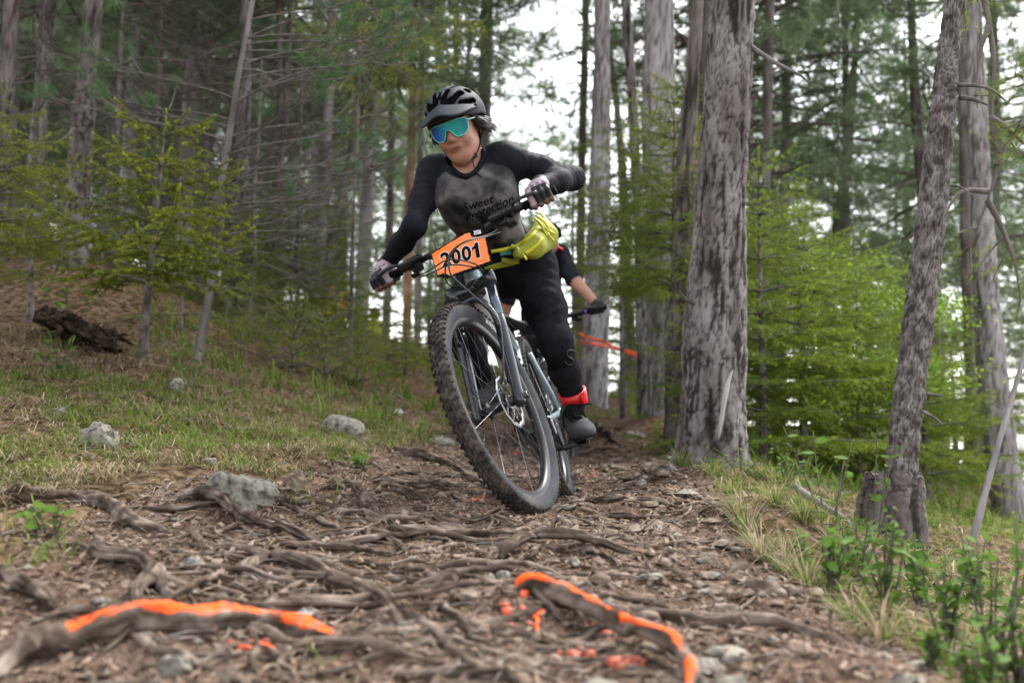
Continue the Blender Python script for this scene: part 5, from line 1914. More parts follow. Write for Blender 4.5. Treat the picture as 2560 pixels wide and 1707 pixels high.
# ---- trunks behind, one by one as the photograph shows them
TR_LIST = [
 # name, label, points, depth, width0, width1, H, mat, dead(n,len,z0,z1), crown(kind,scale,rz)
 ('pine_tree', 'dark trunk cut by the left edge of the picture, rising behind the low spruce bush', [(2, 430), (28, 0)], 8.0, 46, 40, 9, M_BARKD, (10, 1.3, 1.0, 4.5), (0, 1, 0)),
 ('pine_tree', 'pale grey-brown trunk just right of the dark trunk at the left edge', [(80, 470), (98, 190), (116, 0)], 10.0, 48, 38, 11, M_BARKP, (8, 1.5, .5, 4.5), (1, 1, 1)),
 ('pine_tree', 'stout dark leaning trunk on the left bank behind the young spruce', [(160, 640), (186, 330), (216, 0)], 7.2, 72, 54, 10, M_BARKD, (14, 1.6, .9, 4.2), (2, 1, 2)),
 ('pine_tree', 'pale trunk in the gap right of the stout dark leaning trunk', [(286, 640), (300, 300), (318, 0)], 13, 36, 30, 12, M_BARKP, (10, 1.8, .5, 5), (0, 1.1, 3)),
 ('pine_tree', 'tall light grey trunk in the shade behind the young spruce', [(420, 680), (432, 330), (446, 0)], 12, 40, 32, 12, M_BARKP, (12, 1.8, .5, 5), (1, 1.1, 4)),
 ('pine_tree', 'brownish trunk directly behind the slim sapling with bare whorled branches', [(535, 760), (556, 400), (566, 0)], 9.5, 44, 32, 10, M_BARK, (12, 1.5, .4, 4), (2, .9, 5)),
 ('pine_tree', 'dark slim trunk bent to the right, first right of the slim sapling', [(580, 790), (612, 560), (652, 300), (668, 0)], 10, 22, 18, 9, M_BARKD, (12, 1.4, .3, 4), None),
 ('pine_tree', 'second dark slim trunk right of the slim sapling', [(612, 780), (628, 600), (642, 330), (640, 0)], 10.6, 19, 15, 9, M_BARKD, (12, 1.4, .3, 4), None),
 ('pine_tree', 'grey trunk forked low with a second stem leaning away to the right', [(716, 770), (738, 520), (752, 260), (764, 0)], 11, 32, 27, 11, M_BARK, (12, 1.6, .3, 4.5), (0, 1, 0)),
 ('pine_tree', 'thin dark stem leaning right from beside the forked grey trunk', [(722, 760), (762, 540), (800, 370), (830, 120), (836, 0)], 11.2, 16, 12, 9, M_BARKD, (10, 1.2, .6, 4.5), None),
 ('pine_tree', 'pale trunk between the forked grey trunk and the rider\'s lowered hand', [(826, 760), (842, 480), (856, 200), (862, 0)], 14, 36, 28, 13, M_BARKP, (8, 1.8, .5, 5), (1, 1.2, 1)),
 ('pine_tree', 'very thin dark stem in front of the pale trunk by the rider\'s lowered hand', [(804, 790), (812, 500), (824, 180), (828, 0)], 9, 10, 8, 8, M_BARKD, (10, 1.0, .2, 3.5), None),
 ('pine_tree', 'orange-barked pine trunk left of the rider\'s helmet', [(934, 780), (940, 480), (948, 240), (950, 0)], 16, 24, 18, 14, M_BARKR, (6, 1.6, 1.5, 6), (2, 1.2, 2)),
 ('pine_tree', 'thin grey trunk under the rider\'s lowered arm, left one of a pair', [(886, 770), (893, 560), (899, 300), (903, 0)], 17, 19, 15, 13, M_BARK, None, (0, 1.2, 4)),
 ('pine_tree', 'thin grey trunk under the rider\'s lowered arm, right one of a pair', [(958, 790), (962, 560), (966, 300), (968, 0)], 17.5, 18, 14, 13, M_BARKP, None, None),
 ('pine_tree', 'shaded trunk rising behind the rider\'s helmet', [(1104, 900), (1110, 420), (1118, 0)], 16, 36, 28, 14, M_BARK, (5, 1.5, 3, 6), (1, 1.0, 0, 2.6)),
 ('pine_tree', 'slender trunk in the bright gap above the rider\'s raised elbow', [(1328, 900), (1336, 420), (1346, 0)], 18, 20, 16, 14, M_BARKD, (6, 1.6, 3, 7), (0, 1.0, 2, 2.2)),
 ('pine_tree', 'pale grey trunk behind the second cyclist\'s outstretched hand', [(1362, 905), (1376, 520), (1384, 0)], 10.5, 64, 42, 11, M_BARKP, (5, 1.4, 2, 5), None),
 ('pine_tree', 'slim light trunk standing alone between the barrier tape and the thick trunks', [(1479, 950), (1470, 560), (1438, 0)], 9, 30, 22, 10, M_BARK, (6, 1.2, 1.5, 4.5), None),
 ('pine_tree', 'broad pale trunk behind the bright spruce top', [(1512, 985), (1514, 520), (1512, 0)], 8.2, 46, 76, 10, M_BARKP, (5, 1.2, 1.5, 4.5), None),
 ('pine_tree', 'dark trunk crowded against the left side of the thick furrowed pine', [(1546, 1008), (1560, 620), (1602, 0)], 6.9, 46, 34, 9, M_BARKD, (5, .9, .6, 3), None),
 ('pine_tree', 'narrow orange-tinted trunk glimpsed left of the thick furrowed pine', [(1598, 960), (1596, 420), (1592, 0)], 14, 26, 22, 13, M_BARKR, None, (2, 1.1, 2)),
 ('pine_tree', 'dark trunk half hidden behind the top of the thick furrowed pine', [(1620, 960), (1622, 420), (1620, 0)], 11.5, 32, 28, 12, M_BARKD, (4, 1.4, 3, 6), None),
 ('pine_tree', 'thin shaded trunk right of the thick furrowed pine', [(1752, 1060), (1758, 520), (1768, 0)], 14.5, 25, 22, 13, M_BARK, (9, 2.0, 2, 6), (0, 1.15, 5)),
 ('pine_tree', 'broad pale trunk at the right edge beyond the leaning scaly spruce', [(2322, 1190), (2272, 760), (2252, 420), (2234, 0)], 8.0, 76, 44, 10, M_BARKP, (6, 1.1, 2.2, 4.5), None),
 ('pine_tree', 'thin dark trunk just left of the broad pale trunk at the right edge', [(2238, 1080), (2222, 700), (2208, 0)], 11.5, 27, 20, 12, M_BARKD, (6, 1.3, 2, 5), None),
 ('pine_tree', 'faint slim trunk far off in the green between thick pine and leaning spruce', [(1946, 1090), (1944, 600), (1942, 0)], 19, 20, 15, 14, M_BARK, (8, 2.0, 3, 8), (2, 1.3, 0)),
]
for i, (nm, lb, pts, d, w0, w1, H_, mt, dead, crown) in enumerate(TR_LIST):
    trunk_tree(nm, lb, pts, d, w0, w1, H_, mt, 'mid' if d < 11 else 'far', 50 + i, dead, crown, kind='plates' if d < 11 and w0 > 28 else 'ridge', amp=.011, scale=22 if d < 11 else 9)

# ---- far pines that fill the wood: nothing tells them apart
rgf = np.random.default_rng(99)
FAR_LABEL = 'blurred far pine deep in the wood behind the trail'
far_trunk = {}
for i in range(3):
    V, F, ti, c, r = bark_trunk(np.array([[0, 0, -1.0], [.05, .02, 3], [-.08, .05, 7], [0.1, 0, 12.5]]), [.17, .14, .11, .04], 10, 3, 'ridge', .01, 400 + i)
    far_trunk[i] = mesh_obj('trunk', V, [F], (M_BARK, M_BARKP, M_BARKD)[i], None, ti)
spots = []
for q in range(900):
    d = 14 + 30 * rgf.random() ** 1.2
    vx = (-150 + 950 * rgf.random()) if q % 5 < 3 else (-150 + 2650 * rgf.random())
    # leave the bright gaps the photograph shows
    if 1130 < vx < 1440 and (d < 36 or rgf.random() < .6): continue
    if 780 < vx < 985 and d < 40: continue
    if 2300 < vx < 2430 and d < 30: continue
    p = PV(vx, 974, d)
    if 1440 < vx < 1700 and d < 24: continue
    if 1700 <= vx and d < 15.5: continue
    if vx < 780 and d < 19: continue
    if any((p[0] - s_[0]) ** 2 + (p[1] - s_[1]) ** 2 < 2.2 ** 2 for s_ in spots): continue
    spots.append(p)
    if len(spots) >= 72: break
for i, p in enumerate(spots):
    k = i % 3
    t = thing('pine_tree', FAR_LABEL, 'tree', loc=(p[0], p[1], gz(p[0], p[1])[0]), group='far pines filling the wood')
    c = far_trunk[k].copy() if i >= 3 else far_trunk[k]
    if i >= 3: COL.objects.link(c)
    c.parent = t
    sc_k = .85 + .4 * rgf.random()
    c.scale = (sc_k, sc_k, 1)
    c.rotation_euler = (.05 * rgf.normal(), .05 * rgf.normal(), rgf.random() * 6)
    add_crown(t, int(rgf.integers(3)), .85 + .35 * rgf.random(), rgf.random() * 6.28, -.6 * rgf.random() - (1.6 * rgf.random() if p[0] < -.2 * p[1] else 0))
for pr in CROWNS:
    for o in pr:
        bpy.data.objects.remove(o)
# ------------------------------------------------------------------ understory: young spruces, the pine sapling, leafy shrubs
def base_at(vx, vy, d, sink=.03):
    p = PV(vx, vy, d)
    p[2] = gz(p[0], p[1])[0] - sink
    return p
def simple_trunk(H, r0, r1, seed, lean=(0, 0), wob=.02, n=12, amp=.002):
    rg = np.random.default_rng(seed)
    z = np.linspace(-.05, H, 9)
    p = np.c_[lean[0] * z / H + wob * np.cumsum(rg.normal(size=9)) * .4, lean[1] * z / H + wob * np.cumsum(rg.normal(size=9)) * .4, z]
    return bark_trunk(p, np.linspace(r0, r1, 9), n, 24, 'ridge', amp, seed, 14, r0 * .3)[:3]
def lift(wood, leaf, H, lean):
    """bend branch points with the leaning stem"""
    for a in (wood.V, leaf.V):
        for k in range(len(a)):
            v = a[k]
            s = np.clip(v[:, 2:3] / H, 0, 1.3)
            a[k] = v + np.c_[s * lean[0], s * lean[1], s * 0]
def young_spruce(name, label, vbase, d, H, R, seed, mat=None, group=None, z0=.1, lean=(0, 0), r0=.02, rz=0.0, **kw):
    wood, leaf = spruce(H, R, seed, z0=z0, **kw)
    if lean != (0, 0): lift(wood, leaf, H, lean)
    b = base_at(vbase[0], vbase[1], d)
    return place_tree(name, label, 'young tree', b, simple_trunk(H, r0, .003, seed, lean, wob=.004), wood, leaf, M_SCALY, M_TWIG, mat or M_SPRUCE, group)

# left: the sharp young spruce on the bank
young_spruce('young_spruce', 'young spruce with bright yellow-green tips standing alone on the left grassy bank', (322, 838), 5.3, 1.38, .54, 21, M_SPRUCEO, z0=.42, whorl=.14, nb=5, gap=.0020, ln=.015, w=.0046,
             twig=.075, droop=.22, rise=.34, lean=(.10, 0), r0=.026, k=3, prof=.45)
# the dense bush at the left edge
young_spruce('spruce_bush', 'dense low spruce bush at the left edge in front of the dark trunk', (-30, 745), 5.4, 1.38, .56, 22, M_SPRUCEO, z0=.55, whorl=.12, nb=6, gap=.0030, ln=.013, w=.0024,
             twig=.06, droop=.25, rise=.25, prof=.35, r0=.022)
young_spruce('spruce_bush', 'spruce bush with drooping branch ends hanging over the dark hollow', (70, 700), 6.2, .70, .30, 23, M_SPRUCEO, z0=.3, whorl=.12, nb=5, gap=.005, ln=.013, w=.0026,
             twig=.05, droop=.5, rise=.15, prof=.35, r0=.02)
young_spruce('spruce_bush', 'thin straggly spruce between the lone young spruce and the slim sapling', (415, 790), 6.6, .62, .50, 24, M_SPRUCEO, z0=.15, whorl=.13, nb=5, gap=.008, ln=.013, w=.0026,
             twig=.06, droop=.5, rise=.2, prof=.5, r0=.014, bare=.3)
# low brown-green brush in the middle left
for i, (vx, vy, d, H, R) in enumerate([(672, 862, 6.9, .42, .48), (748, 880, 7.2, .50, .48), (822, 888, 7.6, .44, .46), (610, 830, 7.8, .42, .34)]):
    young_spruce('spruce_bush', ['sparse brownish low spruce left of the shrubs below the forked trunk', 'low bushy spruce below the forked grey trunk, brown underneath', 'rightmost low spruce of the brush left of the front wheel',
                  'upright little spruce behind the brush under the slim dark trunks'][i], (vx, vy), d, H, R, 30 + i, M_SPRUCEO, group='low spruce brush left of the trail',
                 z0=.05, whorl=.085, nb=6, gap=.008, ln=.014, w=.003, twig=.06, droop=.3, rise=.55, prof=.4, r0=.010, bare=.6)
for i, (vx, vy, d, H, R, m) in enumerate([(890, 850, 9.5, .95, .45, M_SPRUCEO), (932, 872, 9.0, .52, .34, M_SPRUCEO), (700, 770, 10.0, .9, .6, M_SPRUCE), (770, 800, 10.5, .8, .5, M_SPRUCE), (1000, 800, 12, 1.2, .6, M_SPRUCE), (630, 700, 11.0, 1.2, .7, M_SPRUCE)]):
    young_spruce('young_spruce', ['small spruce in the clearing in front of the marshal in the yellow vest', 'tiny yellowing spruce beside the front tyre on the clearing', 'round spruce under the forked grey trunk, far back', 'flat-topped spruce behind the low brush',
                  'soft green spruce under the orange-barked pine', 'spruce among the slim dark trunks, far back'][i], (vx, vy), d, H, R, 40 + i, m, z0=.1, whorl=.14, nb=6, gap=.012, ln=.018, w=.005, twig=.08, droop=.3, rise=.2, r0=.025, sub=False, k=4)

for i, (vx, vy, d, H, R) in enumerate([(520, 770, 8.6, 1.25, .60), (668, 770, 9.4, 1.45, .70), (235, 700, 8.2, 1.25, .60), (770, 790, 11.5, 1.5, .8)]):
    young_spruce('young_spruce', ['fresh green spruce growing behind the foot of the slim sapling', 'fresh green spruce under the forked grey trunk', 'fresh green spruce beside the stout dark leaning trunk', 'bright little spruce by the pale trunk near the rider\'s lowered hand'][i],
                 (vx, vy), d, H, R, 120 + i, M_SPRUCE, z0=.15, whorl=.15, nb=6, gap=.008, ln=.017, w=.004, twig=.075, droop=.32, rise=.25, r0=.02, prof=.5, sub=False, k=4)
# right of the rider: the bright spruce behind the thick pine
young_spruce('young_spruce', 'tall bright green spruce with a pointed top, left of the thick furrowed pine', (1545, 1000), 7.2, 2.78, .80, 51, M_SPRUCE, z0=1.15, whorl=.13, nb=7, gap=.0075, ln=.016, w=.0034, twig=.065,
             droop=.28, rise=.25, lean=(.05, 0), r0=.03, prof=.62)
young_spruce('young_spruce', 'thin spruce with open branches between the slim light trunk and the bright spruce', (1430, 960), 8.6, 3.0, .62, 52, M_SPRUCE, z0=1.5, whorl=.2, nb=5, gap=.011, ln=.018, w=.004, twig=.08, droop=.35, rise=.12, r0=.025, bare=.2)
young_spruce('young_spruce', 'soft green spruce far back, just right of the second cyclist', (1318, 930), 13.5, 3.6, 1.2, 53, M_SPRUCE, z0=.3, whorl=.26, nb=6, gap=.018, ln=.028, w=.008, twig=.13, droop=.35, rise=.15, r0=.04, sub=False, k=4)
young_spruce('young_spruce', 'far spruce filling the gap left of the slim light trunk', (1436, 935), 15.0, 3.2, 1.1, 54, M_SPRUCE, z0=.3, whorl=.26, nb=6, gap=.018, ln=.028, w=.008, twig=.13, droop=.35, rise=.15, r0=.04, sub=False, k=4)
# the green mass right of the thick pine
MASS = [(1758, 1120, 6.4, 2.15, .80, 'spruce pressed close to the right side of the thick furrowed pine', M_SPRUCE), (1850, 1110, 6.9, 1.9, .95, 'broad spruce with dark bare inner branches right of the thick pine', M_SPRUCE),
        (1925, 1120, 7.8, 2.0, .95, 'full spruce in the middle of the green thicket on the right', M_SPRUCE), (2010, 1110, 8.4, 1.9, .95, 'spruce just left of the leaning scaly trunk', M_SPRUCE),
        (2130, 1150, 7.2, 1.25, .80, 'low spruce spreading right of the leaning scaly trunk', M_SPRUCE), (1800, 1090, 9.5, 2.6, 1.0, 'taller spruce at the back of the green thicket on the right', M_SPRUCE),
        (2200, 1150, 10.5, 1.9, 1.0, 'hazy spruce between the leaning scaly trunk and the right edge', M_SPRUCE)]
for i, (vx, vy, d, H, R, lb, m) in enumerate(MASS):
    young_spruce('young_spruce', lb, (vx, vy), d, H, R, 60 + i, m, z0=.2, whorl=.16, nb=6, gap=.0095 if d < 8 else .016, ln=.019, w=.0048 if d < 8 else .0068, twig=.07, droop=.35, rise=.22, r0=.035, prof=.5, bare=.2)

# light green broadleaf saplings in the thicket
def leafy_sapling(label, vbase, d, H, R, seed, n=2600, size=.035, mat=None):
    rg = np.random.default_rng(seed)
    b = base_at(*vbase, d)
    wood, lf = MB(), Leafy(seed)
    C = []
    for q in range(16):
        z = H * (.25 + .7 * rg.random())
        ph = rg.random() * 6.28
        L = R * (.4 + .6 * rg.random())
        dv = np.array([math.cos(ph), math.sin(ph), .35 + .3 * rg.normal()])
        t = np.linspace(0, 1, 6)
        p = np.array([0, 0, z]) + np.outer(t * L, dv)
        p[:, 2] -= .25 * L * t ** 2
        wood.tube(p, np.linspace(.006, .0015, 6), 4, cap=False)
        m = n // 16
        tt = rg.random(m) ** .7
        base = np.stack([np.interp(tt, t, p[:, k]) for k in range(3)], 1)
        C.append(base + rg.normal(size=(m, 3)) * np.array([.11, .11, .06]) * R)
    C = np.vstack(C)
    lf.leaves(C, size, flat=.6)
    return place_tree('leafy_sapling', label, 'sapling', b, simple_trunk(H, .014, .004, seed, wob=.02), wood, lf, M_TWIG, M_TWIG, mat or M_LEAF, leafname='leaves')
leafy_sapling('light green broadleaf sapling with fresh leaves above the spruces, left of the leaning scaly trunk', (1975, 1100), 7.0, 1.95, .85, 71, 3400)
leafy_sapling('fresh green broadleaf sapling reaching up beside the leaning scaly trunk', (2090, 1120), 8.2, 2.0, .8, 72, 2600)
leafy_sapling('small light green sapling right of the leaning scaly trunk', (2155, 1080), 8.8, 1.7, .6, 73, 1500)

# ---- the slim sapling pine with bare whorled branches and tufted ends
def sapling_pine():
    pts = [(452, 760), (476, 700), (500, 560), (506, 440), (528, 300), (552, 150), (582, -10)]
    d = 6.0
    W = np.array([PV(x, y, d) for x, y in pts])
    b = W[0].copy(); b[2] = gz(b[0], b[1])[0]
    path = np.vstack([[[0, 0, -.05]], W[1:] - b, [W[-1] - b + np.array([.12, 0, .9])]])
    V, F, ti, c, r = bark_trunk(path, np.linspace(.030, .012, len(path)), 26, 40, 'ridge', .003, 81, 20)
    t = thing('sapling_pine', 'slim sapling pine with bare curved branches and tufts of long green needles', 'young tree', loc=tuple(b))
    mesh_obj('trunk', V, [F], M_BARK, None, ti, t)
    rg = np.random.default_rng(82)
    wood, lf = MB(), Leafy(83)
    P0, P1 = [], []
    spec = []
    for q in range(42):
        f = .22 + .76 * q / 42 + .01 * rg.normal()
        side = 1 if rg.random() < .68 else -1
        spec.append((f, side))
    for f, side in spec:
        i = int(np.clip(f * len(c), 1, len(c) - 2))
        L = (.75 + .55 * rg.random()) * (1.0 if side > 0 else .75) * (.75 + .45 * f)
        ang = .9 * rg.normal() * .5
        dv = np.array([side * math.cos(ang), -.9 * math.sin(ang) - .15, 0])
        tt = np.linspace(0, 1, 10)
        pp = c[i] + np.outer(tt * L, dv)
        pp[:, 2] += L * (.30 * tt - .55 * tt ** 2 + .42 * tt ** 3 + .10 * rg.normal() * tt)
        pp += np.outer(tt ** 2, np.array([0, .2 * rg.normal() * L, 0]))
        wood.tube(pp, np.linspace(.0062, .0022, 10), 5, cap=False)
        ends = [(pp[-2], pp[-1])]
        for k in range(6):
            u = .35 + .6 * rg.random()
            a_ = np.array([np.interp(u, tt, pp[:, m]) for m in range(3)])
            d2 = nrm(dv * .75 + np.array([.3 * rg.normal(), .5 * rg.normal(), .35 + .3 * rg.normal()]))
            l2 = L * (.22 + .3 * rg.random()) * (1.1 - u * .6)
            q1 = spline([a_, a_ + d2 * l2 * .5 - np.array([0, 0, .05 * l2]), a_ + d2 * l2 + np.array([0, 0, .12 * l2])], 6)
            wood.tube(q1, np.linspace(.0035, .0018, 6), 4, cap=False)
            if rg.random() < .30 + .6 * (f > .5): ends.append((q1[-2], q1[-1]))
        live = rg.random() < (.30 + .75 * f)
        for a_, e in ends:
            if live or rg.random() < .3:
                dd = nrm(e - a_)
                P0.append(e - dd * .07); P1.append(e + dd * .015)
    lf.needles(np.array(P0), np.array(P1), .0014, .085, .0020, 2, fwd=.9, tint0=.15, tipgain=.6, up=.25)
    tag(wood.build('branches', M_TWIGL, t), kind='stuff')
    tag(lf.build('needles', M_PINE, t), kind='stuff')
sapling_pine()

# ---- dead, twiggy understory on the left: bare grey branches of shaded spruces
def bare_spruce(label, vbase, d, H, R, seed, n=34, mat=None):
    b = base_at(*vbase, d)
    tr = simple_trunk(H, .03, .01, seed, wob=.03)
    t = thing('dead_spruce', label, 'dead tree', loc=tuple(b), group='bare shaded spruces on the left')
    mesh_obj('trunk', tr[0], [tr[1]], M_TWIG, None, tr[2], t)
    z = np.linspace(0, H, 40)
    cc = np.c_[z * 0, z * 0, z]
    dead_branches(cc, np.full(40, .02), seed + 3, n, R, .3, H * .97, droop=.15, sub=12, rad=.008, each=t)
    return t
for i, (vx, vy, d, H, R, lb) in enumerate([(250, 690, 8.4, 3.6, 1.4, 'bare twiggy dead spruce right of the stout dark leaning trunk'), (350, 700, 9.2, 4.2, 1.6, 'dead grey spruce with a thicket of fine twigs behind the lone young spruce'),
        (480, 740, 10.5, 4.5, 1.6, 'dead spruce tangled behind the slim sapling pine'), (60, 600, 8.8, 4.0, 1.5, 'dead twiggy spruce behind the left-edge bush'), (680, 780, 9.6, 3.0, 1.2, 'dead twiggy spruce left of the forked grey trunk'),
        (575, 780, 8.6, 2.4, 1.0, 'small dead spruce with bare hooked twigs beside the slim dark trunks')]):
    bare_spruce(lb, (vx, vy), d, H, R, 90 + i, n=46)

# ---- spruce boughs hanging into the top of the picture (their trees stand outside the frame)
def bough(name, label, anchor, ends, seed, mat, ln=.016, w=.003, gap=.007, wood_m=None, pine=False, rad=.012, sprig=.5, nspr=16, mats=None):
    """hanging branch: main limbs from anchor through ends; sprays of needles along them"""
    rg = np.random.default_rng(seed)
    A = np.array(anchor)
    t = thing(name, label, 'branch', loc=tuple(A))
    wood, lf = MB(), Leafy(seed)
    P0, P1, TI = [], [], []
    for limb, needle_from in ends:
        p = spline(np.array(limb), 16) - A
        L = np.linalg.norm(np.diff(p, axis=0), axis=1).sum()
        wood.tube(p, np.linspace(rad, rad * .25, 16), 6, cap=False)
        tt = np.linspace(0, 1, 16)
        for q in range(nspr):
            u = needle_from + (1 - needle_from) * rg.random()
            a = np.array([np.interp(u, tt, p[:, k]) for k in range(3)])
            d0 = nrm(np.array([np.interp(min(1, u + .1), tt, p[:, k]) for k in range(3)]) - np.array([np.interp(u - .1, tt, p[:, k]) for k in range(3)]))
            d2 = nrm(d0 * .6 + rg.normal(size=3) * np.array([.6, .6, .35]) + np.array([0, 0, -.15]))
            l2 = sprig * (.4 + .7 * rg.random()) * (1.15 - .6 * u)
            e = a + d2 * l2 + np.array([0, 0, -.1 * l2])
            wood.tube([a, (a + e) / 2 + np.array([0, 0, .03 * l2]), e], [rad * .3, rad * .22, rad * .12], 4, cap=False)
            P0.append((a * .6 + e * .4)); P1.append(e); TI.append(1)
            for k in range(int(l2 / .045)):
                f = .25 + .75 * rg.random()
                bb = a * (1 - f) + e * f
                d3 = nrm(d2 * .7 + rg.normal(size=3) * .6)
                P0.append(bb); P1.append(bb + d3 * (.05 + .08 * rg.random())); TI.append(.8)
    tag(wood.build('limbs', wood_m or M_TWIG, t), kind='stuff')
    if P0: lf.needles(np.array(P0), np.array(P1), gap, ln, w, 3, tip=np.array(TI), tint0=.12 + .1 * rg.random(len(P0)), tipgain=.5)
    if P0: tag(lf.build('needles', mat, t), kind='stuff')
    return t
bough('hanging_bough', 'drooping olive spruce bough at the top, left of the helmet', PV(700, -120, 7.0), [([PV(700, -120, 7), PV(800, -10, 7), PV(900, 60, 6.9), PV(1010, 140, 6.8)], .2), ([PV(700, -120, 7), PV(760, 20, 7.1), PV(860, 130, 7.1), PV(960, 190, 7.1)], .3),
      ([PV(760, -130, 7.2), PV(880, -20, 7.2), PV(980, 40, 7.2), PV(1060, 60, 7.2)], .2)], 201, M_SPRUCEO, nspr=34, sprig=.5)
bough('hanging_bough', 'second olive spruce bough hanging above and left of the helmet', PV(640, -140, 8.4), [([PV(640, -140, 8.4), PV(740, 30, 8.4), PV(820, 150, 8.4), PV(880, 250, 8.4)], .3), ([PV(640, -140, 8.4), PV(760, -20, 8.6), PV(880, 90, 8.6), PV(960, 170, 8.6)], .2)], 202, M_SPRUCEO, nspr=34, sprig=.6)
bough('pine_sprig', 'sprig of long pine needles hanging in at the top left', PV(240, -90, 4.2), [([PV(240, -90, 4.2), PV(252, -40, 4.2), PV(258, 2, 4.2)], 2.0)], 203, M_PINE, nspr=0)
sp_t = bpy.data.objects[[o.name for o in bpy.data.objects if o.name.startswith('pine_sprig')][0]]
lf = Leafy(204)
e0 = PV(254, -14, 4.2) - np.array(sp_t.location); e1 = PV(260, 4, 4.2) - np.array(sp_t.location)
lf.needles(np.array([e0]), np.array([e1]), .0006, .085, .0020, 2, fwd=.8, tint0=.3)
tag(lf.build('needles', M_PINE, sp_t), kind='stuff')

# the dark dead limb and spruce sprays at the right edge
dl = [([PV(2250, -60, 5.2), PV(2272, 60, 5.2), PV(2284, 160, 5.2), PV(2276, 270, 5.2), PV(2292, 372, 5.2), PV(2268, 460, 5.2), PV(2225, 580, 5.2)], .75),
      ([PV(2276, 270, 5.2), PV(2320, 300, 5.1), PV(2352, 330, 5.1), PV(2400, 370, 5.0)], .5), ([PV(2290, 380, 5.2), PV(2310, 330, 5.2), PV(2350, 300, 5.2)], .6),
      ([PV(2268, 460, 5.2), PV(2300, 520, 5.2), PV(2330, 600, 5.2), PV(2345, 690, 5.2)], .35), ([PV(2272, 60, 5.2), PV(2252, 120, 5.15), PV(2240, 220, 5.15)], 2.0), ([PV(2268, 440, 5.2), PV(2210, 440, 5.1), PV(2170, 490, 5.1)], 2.0)]
bough('hanging_bough', 'dark bare limb hanging down at the right edge with a few spruce sprays', PV(2250, -60, 5.2), dl, 205, M_SPRUCE, nspr=5, sprig=.28, rad=.017, wood_m=M_BARKD)
bough('hanging_bough', 'spruce spray reaching in from the right edge at mid height', PV(2480, 250, 5.0), [([PV(2480, 250, 5), PV(2400, 260, 5), PV(2340, 280, 5)], .2), ([PV(2480, 210, 5), PV(2400, 190, 5), PV(2330, 170, 5)], .3)], 206, M_SPRUCE, nspr=12, sprig=.3)
bough('hanging_bough', 'green spruce tip hanging over the top of the leaning scaly trunk', PV(2180, -110, 4.2), [([PV(2180, -110, 4.2), PV(2200, -40, 4.2), PV(2212, 6, 4.2)], .4), ([PV(2190, -110, 4.2), PV(2225, -40, 4.2), PV(2260, 10, 4.2)], .4)], 207, M_SPRUCE, nspr=8, sprig=.2)
tw = MB(); A = PV(1921, -40, 4.0)
tw.tube(spline(np.array([PV(1921, -40, 4), PV(1924, 20, 4), PV(1931, 55, 4), PV(1941, 78, 4)]) - A, 12), np.linspace(.0035, .002, 12), 5)
tt_ = thing('twig', 'single thin twig dangling from above right of the thick furrowed pine', 'twig', loc=tuple(A)); tw.build('stem', M_BARKD, tt_)
# ------------------------------------------------------------------ forest floor: roots, stones, grass, litter, small plants
M_ROOT = mk('worn_root', [(.032, .022, .016), (.115, .085, .066), (.25, .20, .165)], 14, .85, stretch=(1, 1, 1), detail=7, lo=.32, hi=.66, distort=.8, tint=(.022, .014, .010), bump=(70, .7, .006), spec=.07)
def paint_material():
    """root sprayed with marker paint: the paint lies on the upper side, broken up at its edges"""
    m = mk('painted_root', [(.032, .022, .016), (.115, .085, .066), (.25, .20, .165)], 14, .85, detail=7, lo=.32, hi=.66, distort=.8, bump=(70, .7, .006), spec=.07)
    N, L = m.node_tree.nodes, m.node_tree.links
    b = N['Principled BSDF']
    src = b.inputs['Base Color'].links[0].from_socket
    at = N.new('ShaderNodeAttribute'); at.attribute_name = 'tint'
    tc = N.new('ShaderNodeTexCoord')
    nz = N.new('ShaderNodeTexNoise'); nz.inputs['Scale'].default_value = 30; nz.inputs['Detail'].default_value = 6
    L.new(tc.outputs['Object'], nz.inputs['Vector'])
    ad = N.new('ShaderNodeMath'); ad.operation = 'MULTIPLY_ADD'; ad.inputs[1].default_value = 1.1; 
    L.new(nz.outputs['Fac'], ad.inputs[0]); L.new(at.outputs['Fac'], ad.inputs[2])
    r = N.new('ShaderNodeValToRGB'); r.color_ramp.elements[0].position = .76; r.color_ramp.elements[1].position = .97
    L.new(ad.outputs[0], r.inputs['Fac'])
    mx = N.new('ShaderNodeMix'); mx.data_type = 'RGBA'
    L.new(r.outputs[0], mx.inputs['Factor']); L.new(src, mx.inputs[6]); mx.inputs[7].default_value = (.80, .105, .02, 1)
    L.new(mx.outputs[2], b.inputs['Base Color'])
    return m
M_PAINT = paint_material()
M_PSPOT = mk('orange_marker_paint', [(.20, .05, .025), (.58, .08, .022)], 30, .6, bump=(120, .6, .004))
M_STONE = mk('lichen_stone', [(.045, .040, .034), (.13, .118, .10), (.24, .22, .185), (.15, .145, .095)], 38, .9, lo=.3, hi=.7, bump=(40, .8, .008), detail=8, spec=.07)
M_STONEB = mk('brown_stone', [(.06, .042, .031), (.15, .115, .09), (.24, .19, .155)], 34, .9, lo=.3, hi=.7, bump=(40, .8, .008), detail=8, spec=.07)
M_STONEW = mk('pale_stone', [(.22, .215, .21), (.42, .41, .40)], 14, .85, bump=(40, .6, .006))
M_GRASS = mk('fresh_grass', [(.06, .11, .015), (.11, .17, .025)], 4, .5, tint=(.20, .25, .06), trans=.35, spec=.05)
M_DRY = mk('dry_grass', [(.19, .14, .08), (.33, .26, .16)], 6, .7, tint=(.40, .33, .22), trans=.25, spec=.04)
M_NEEDLE = mk('fallen_needles', [(.072, .042, .030), (.165, .105, .072)], 7, .8, tint=(.31, .225, .165), spec=.04)
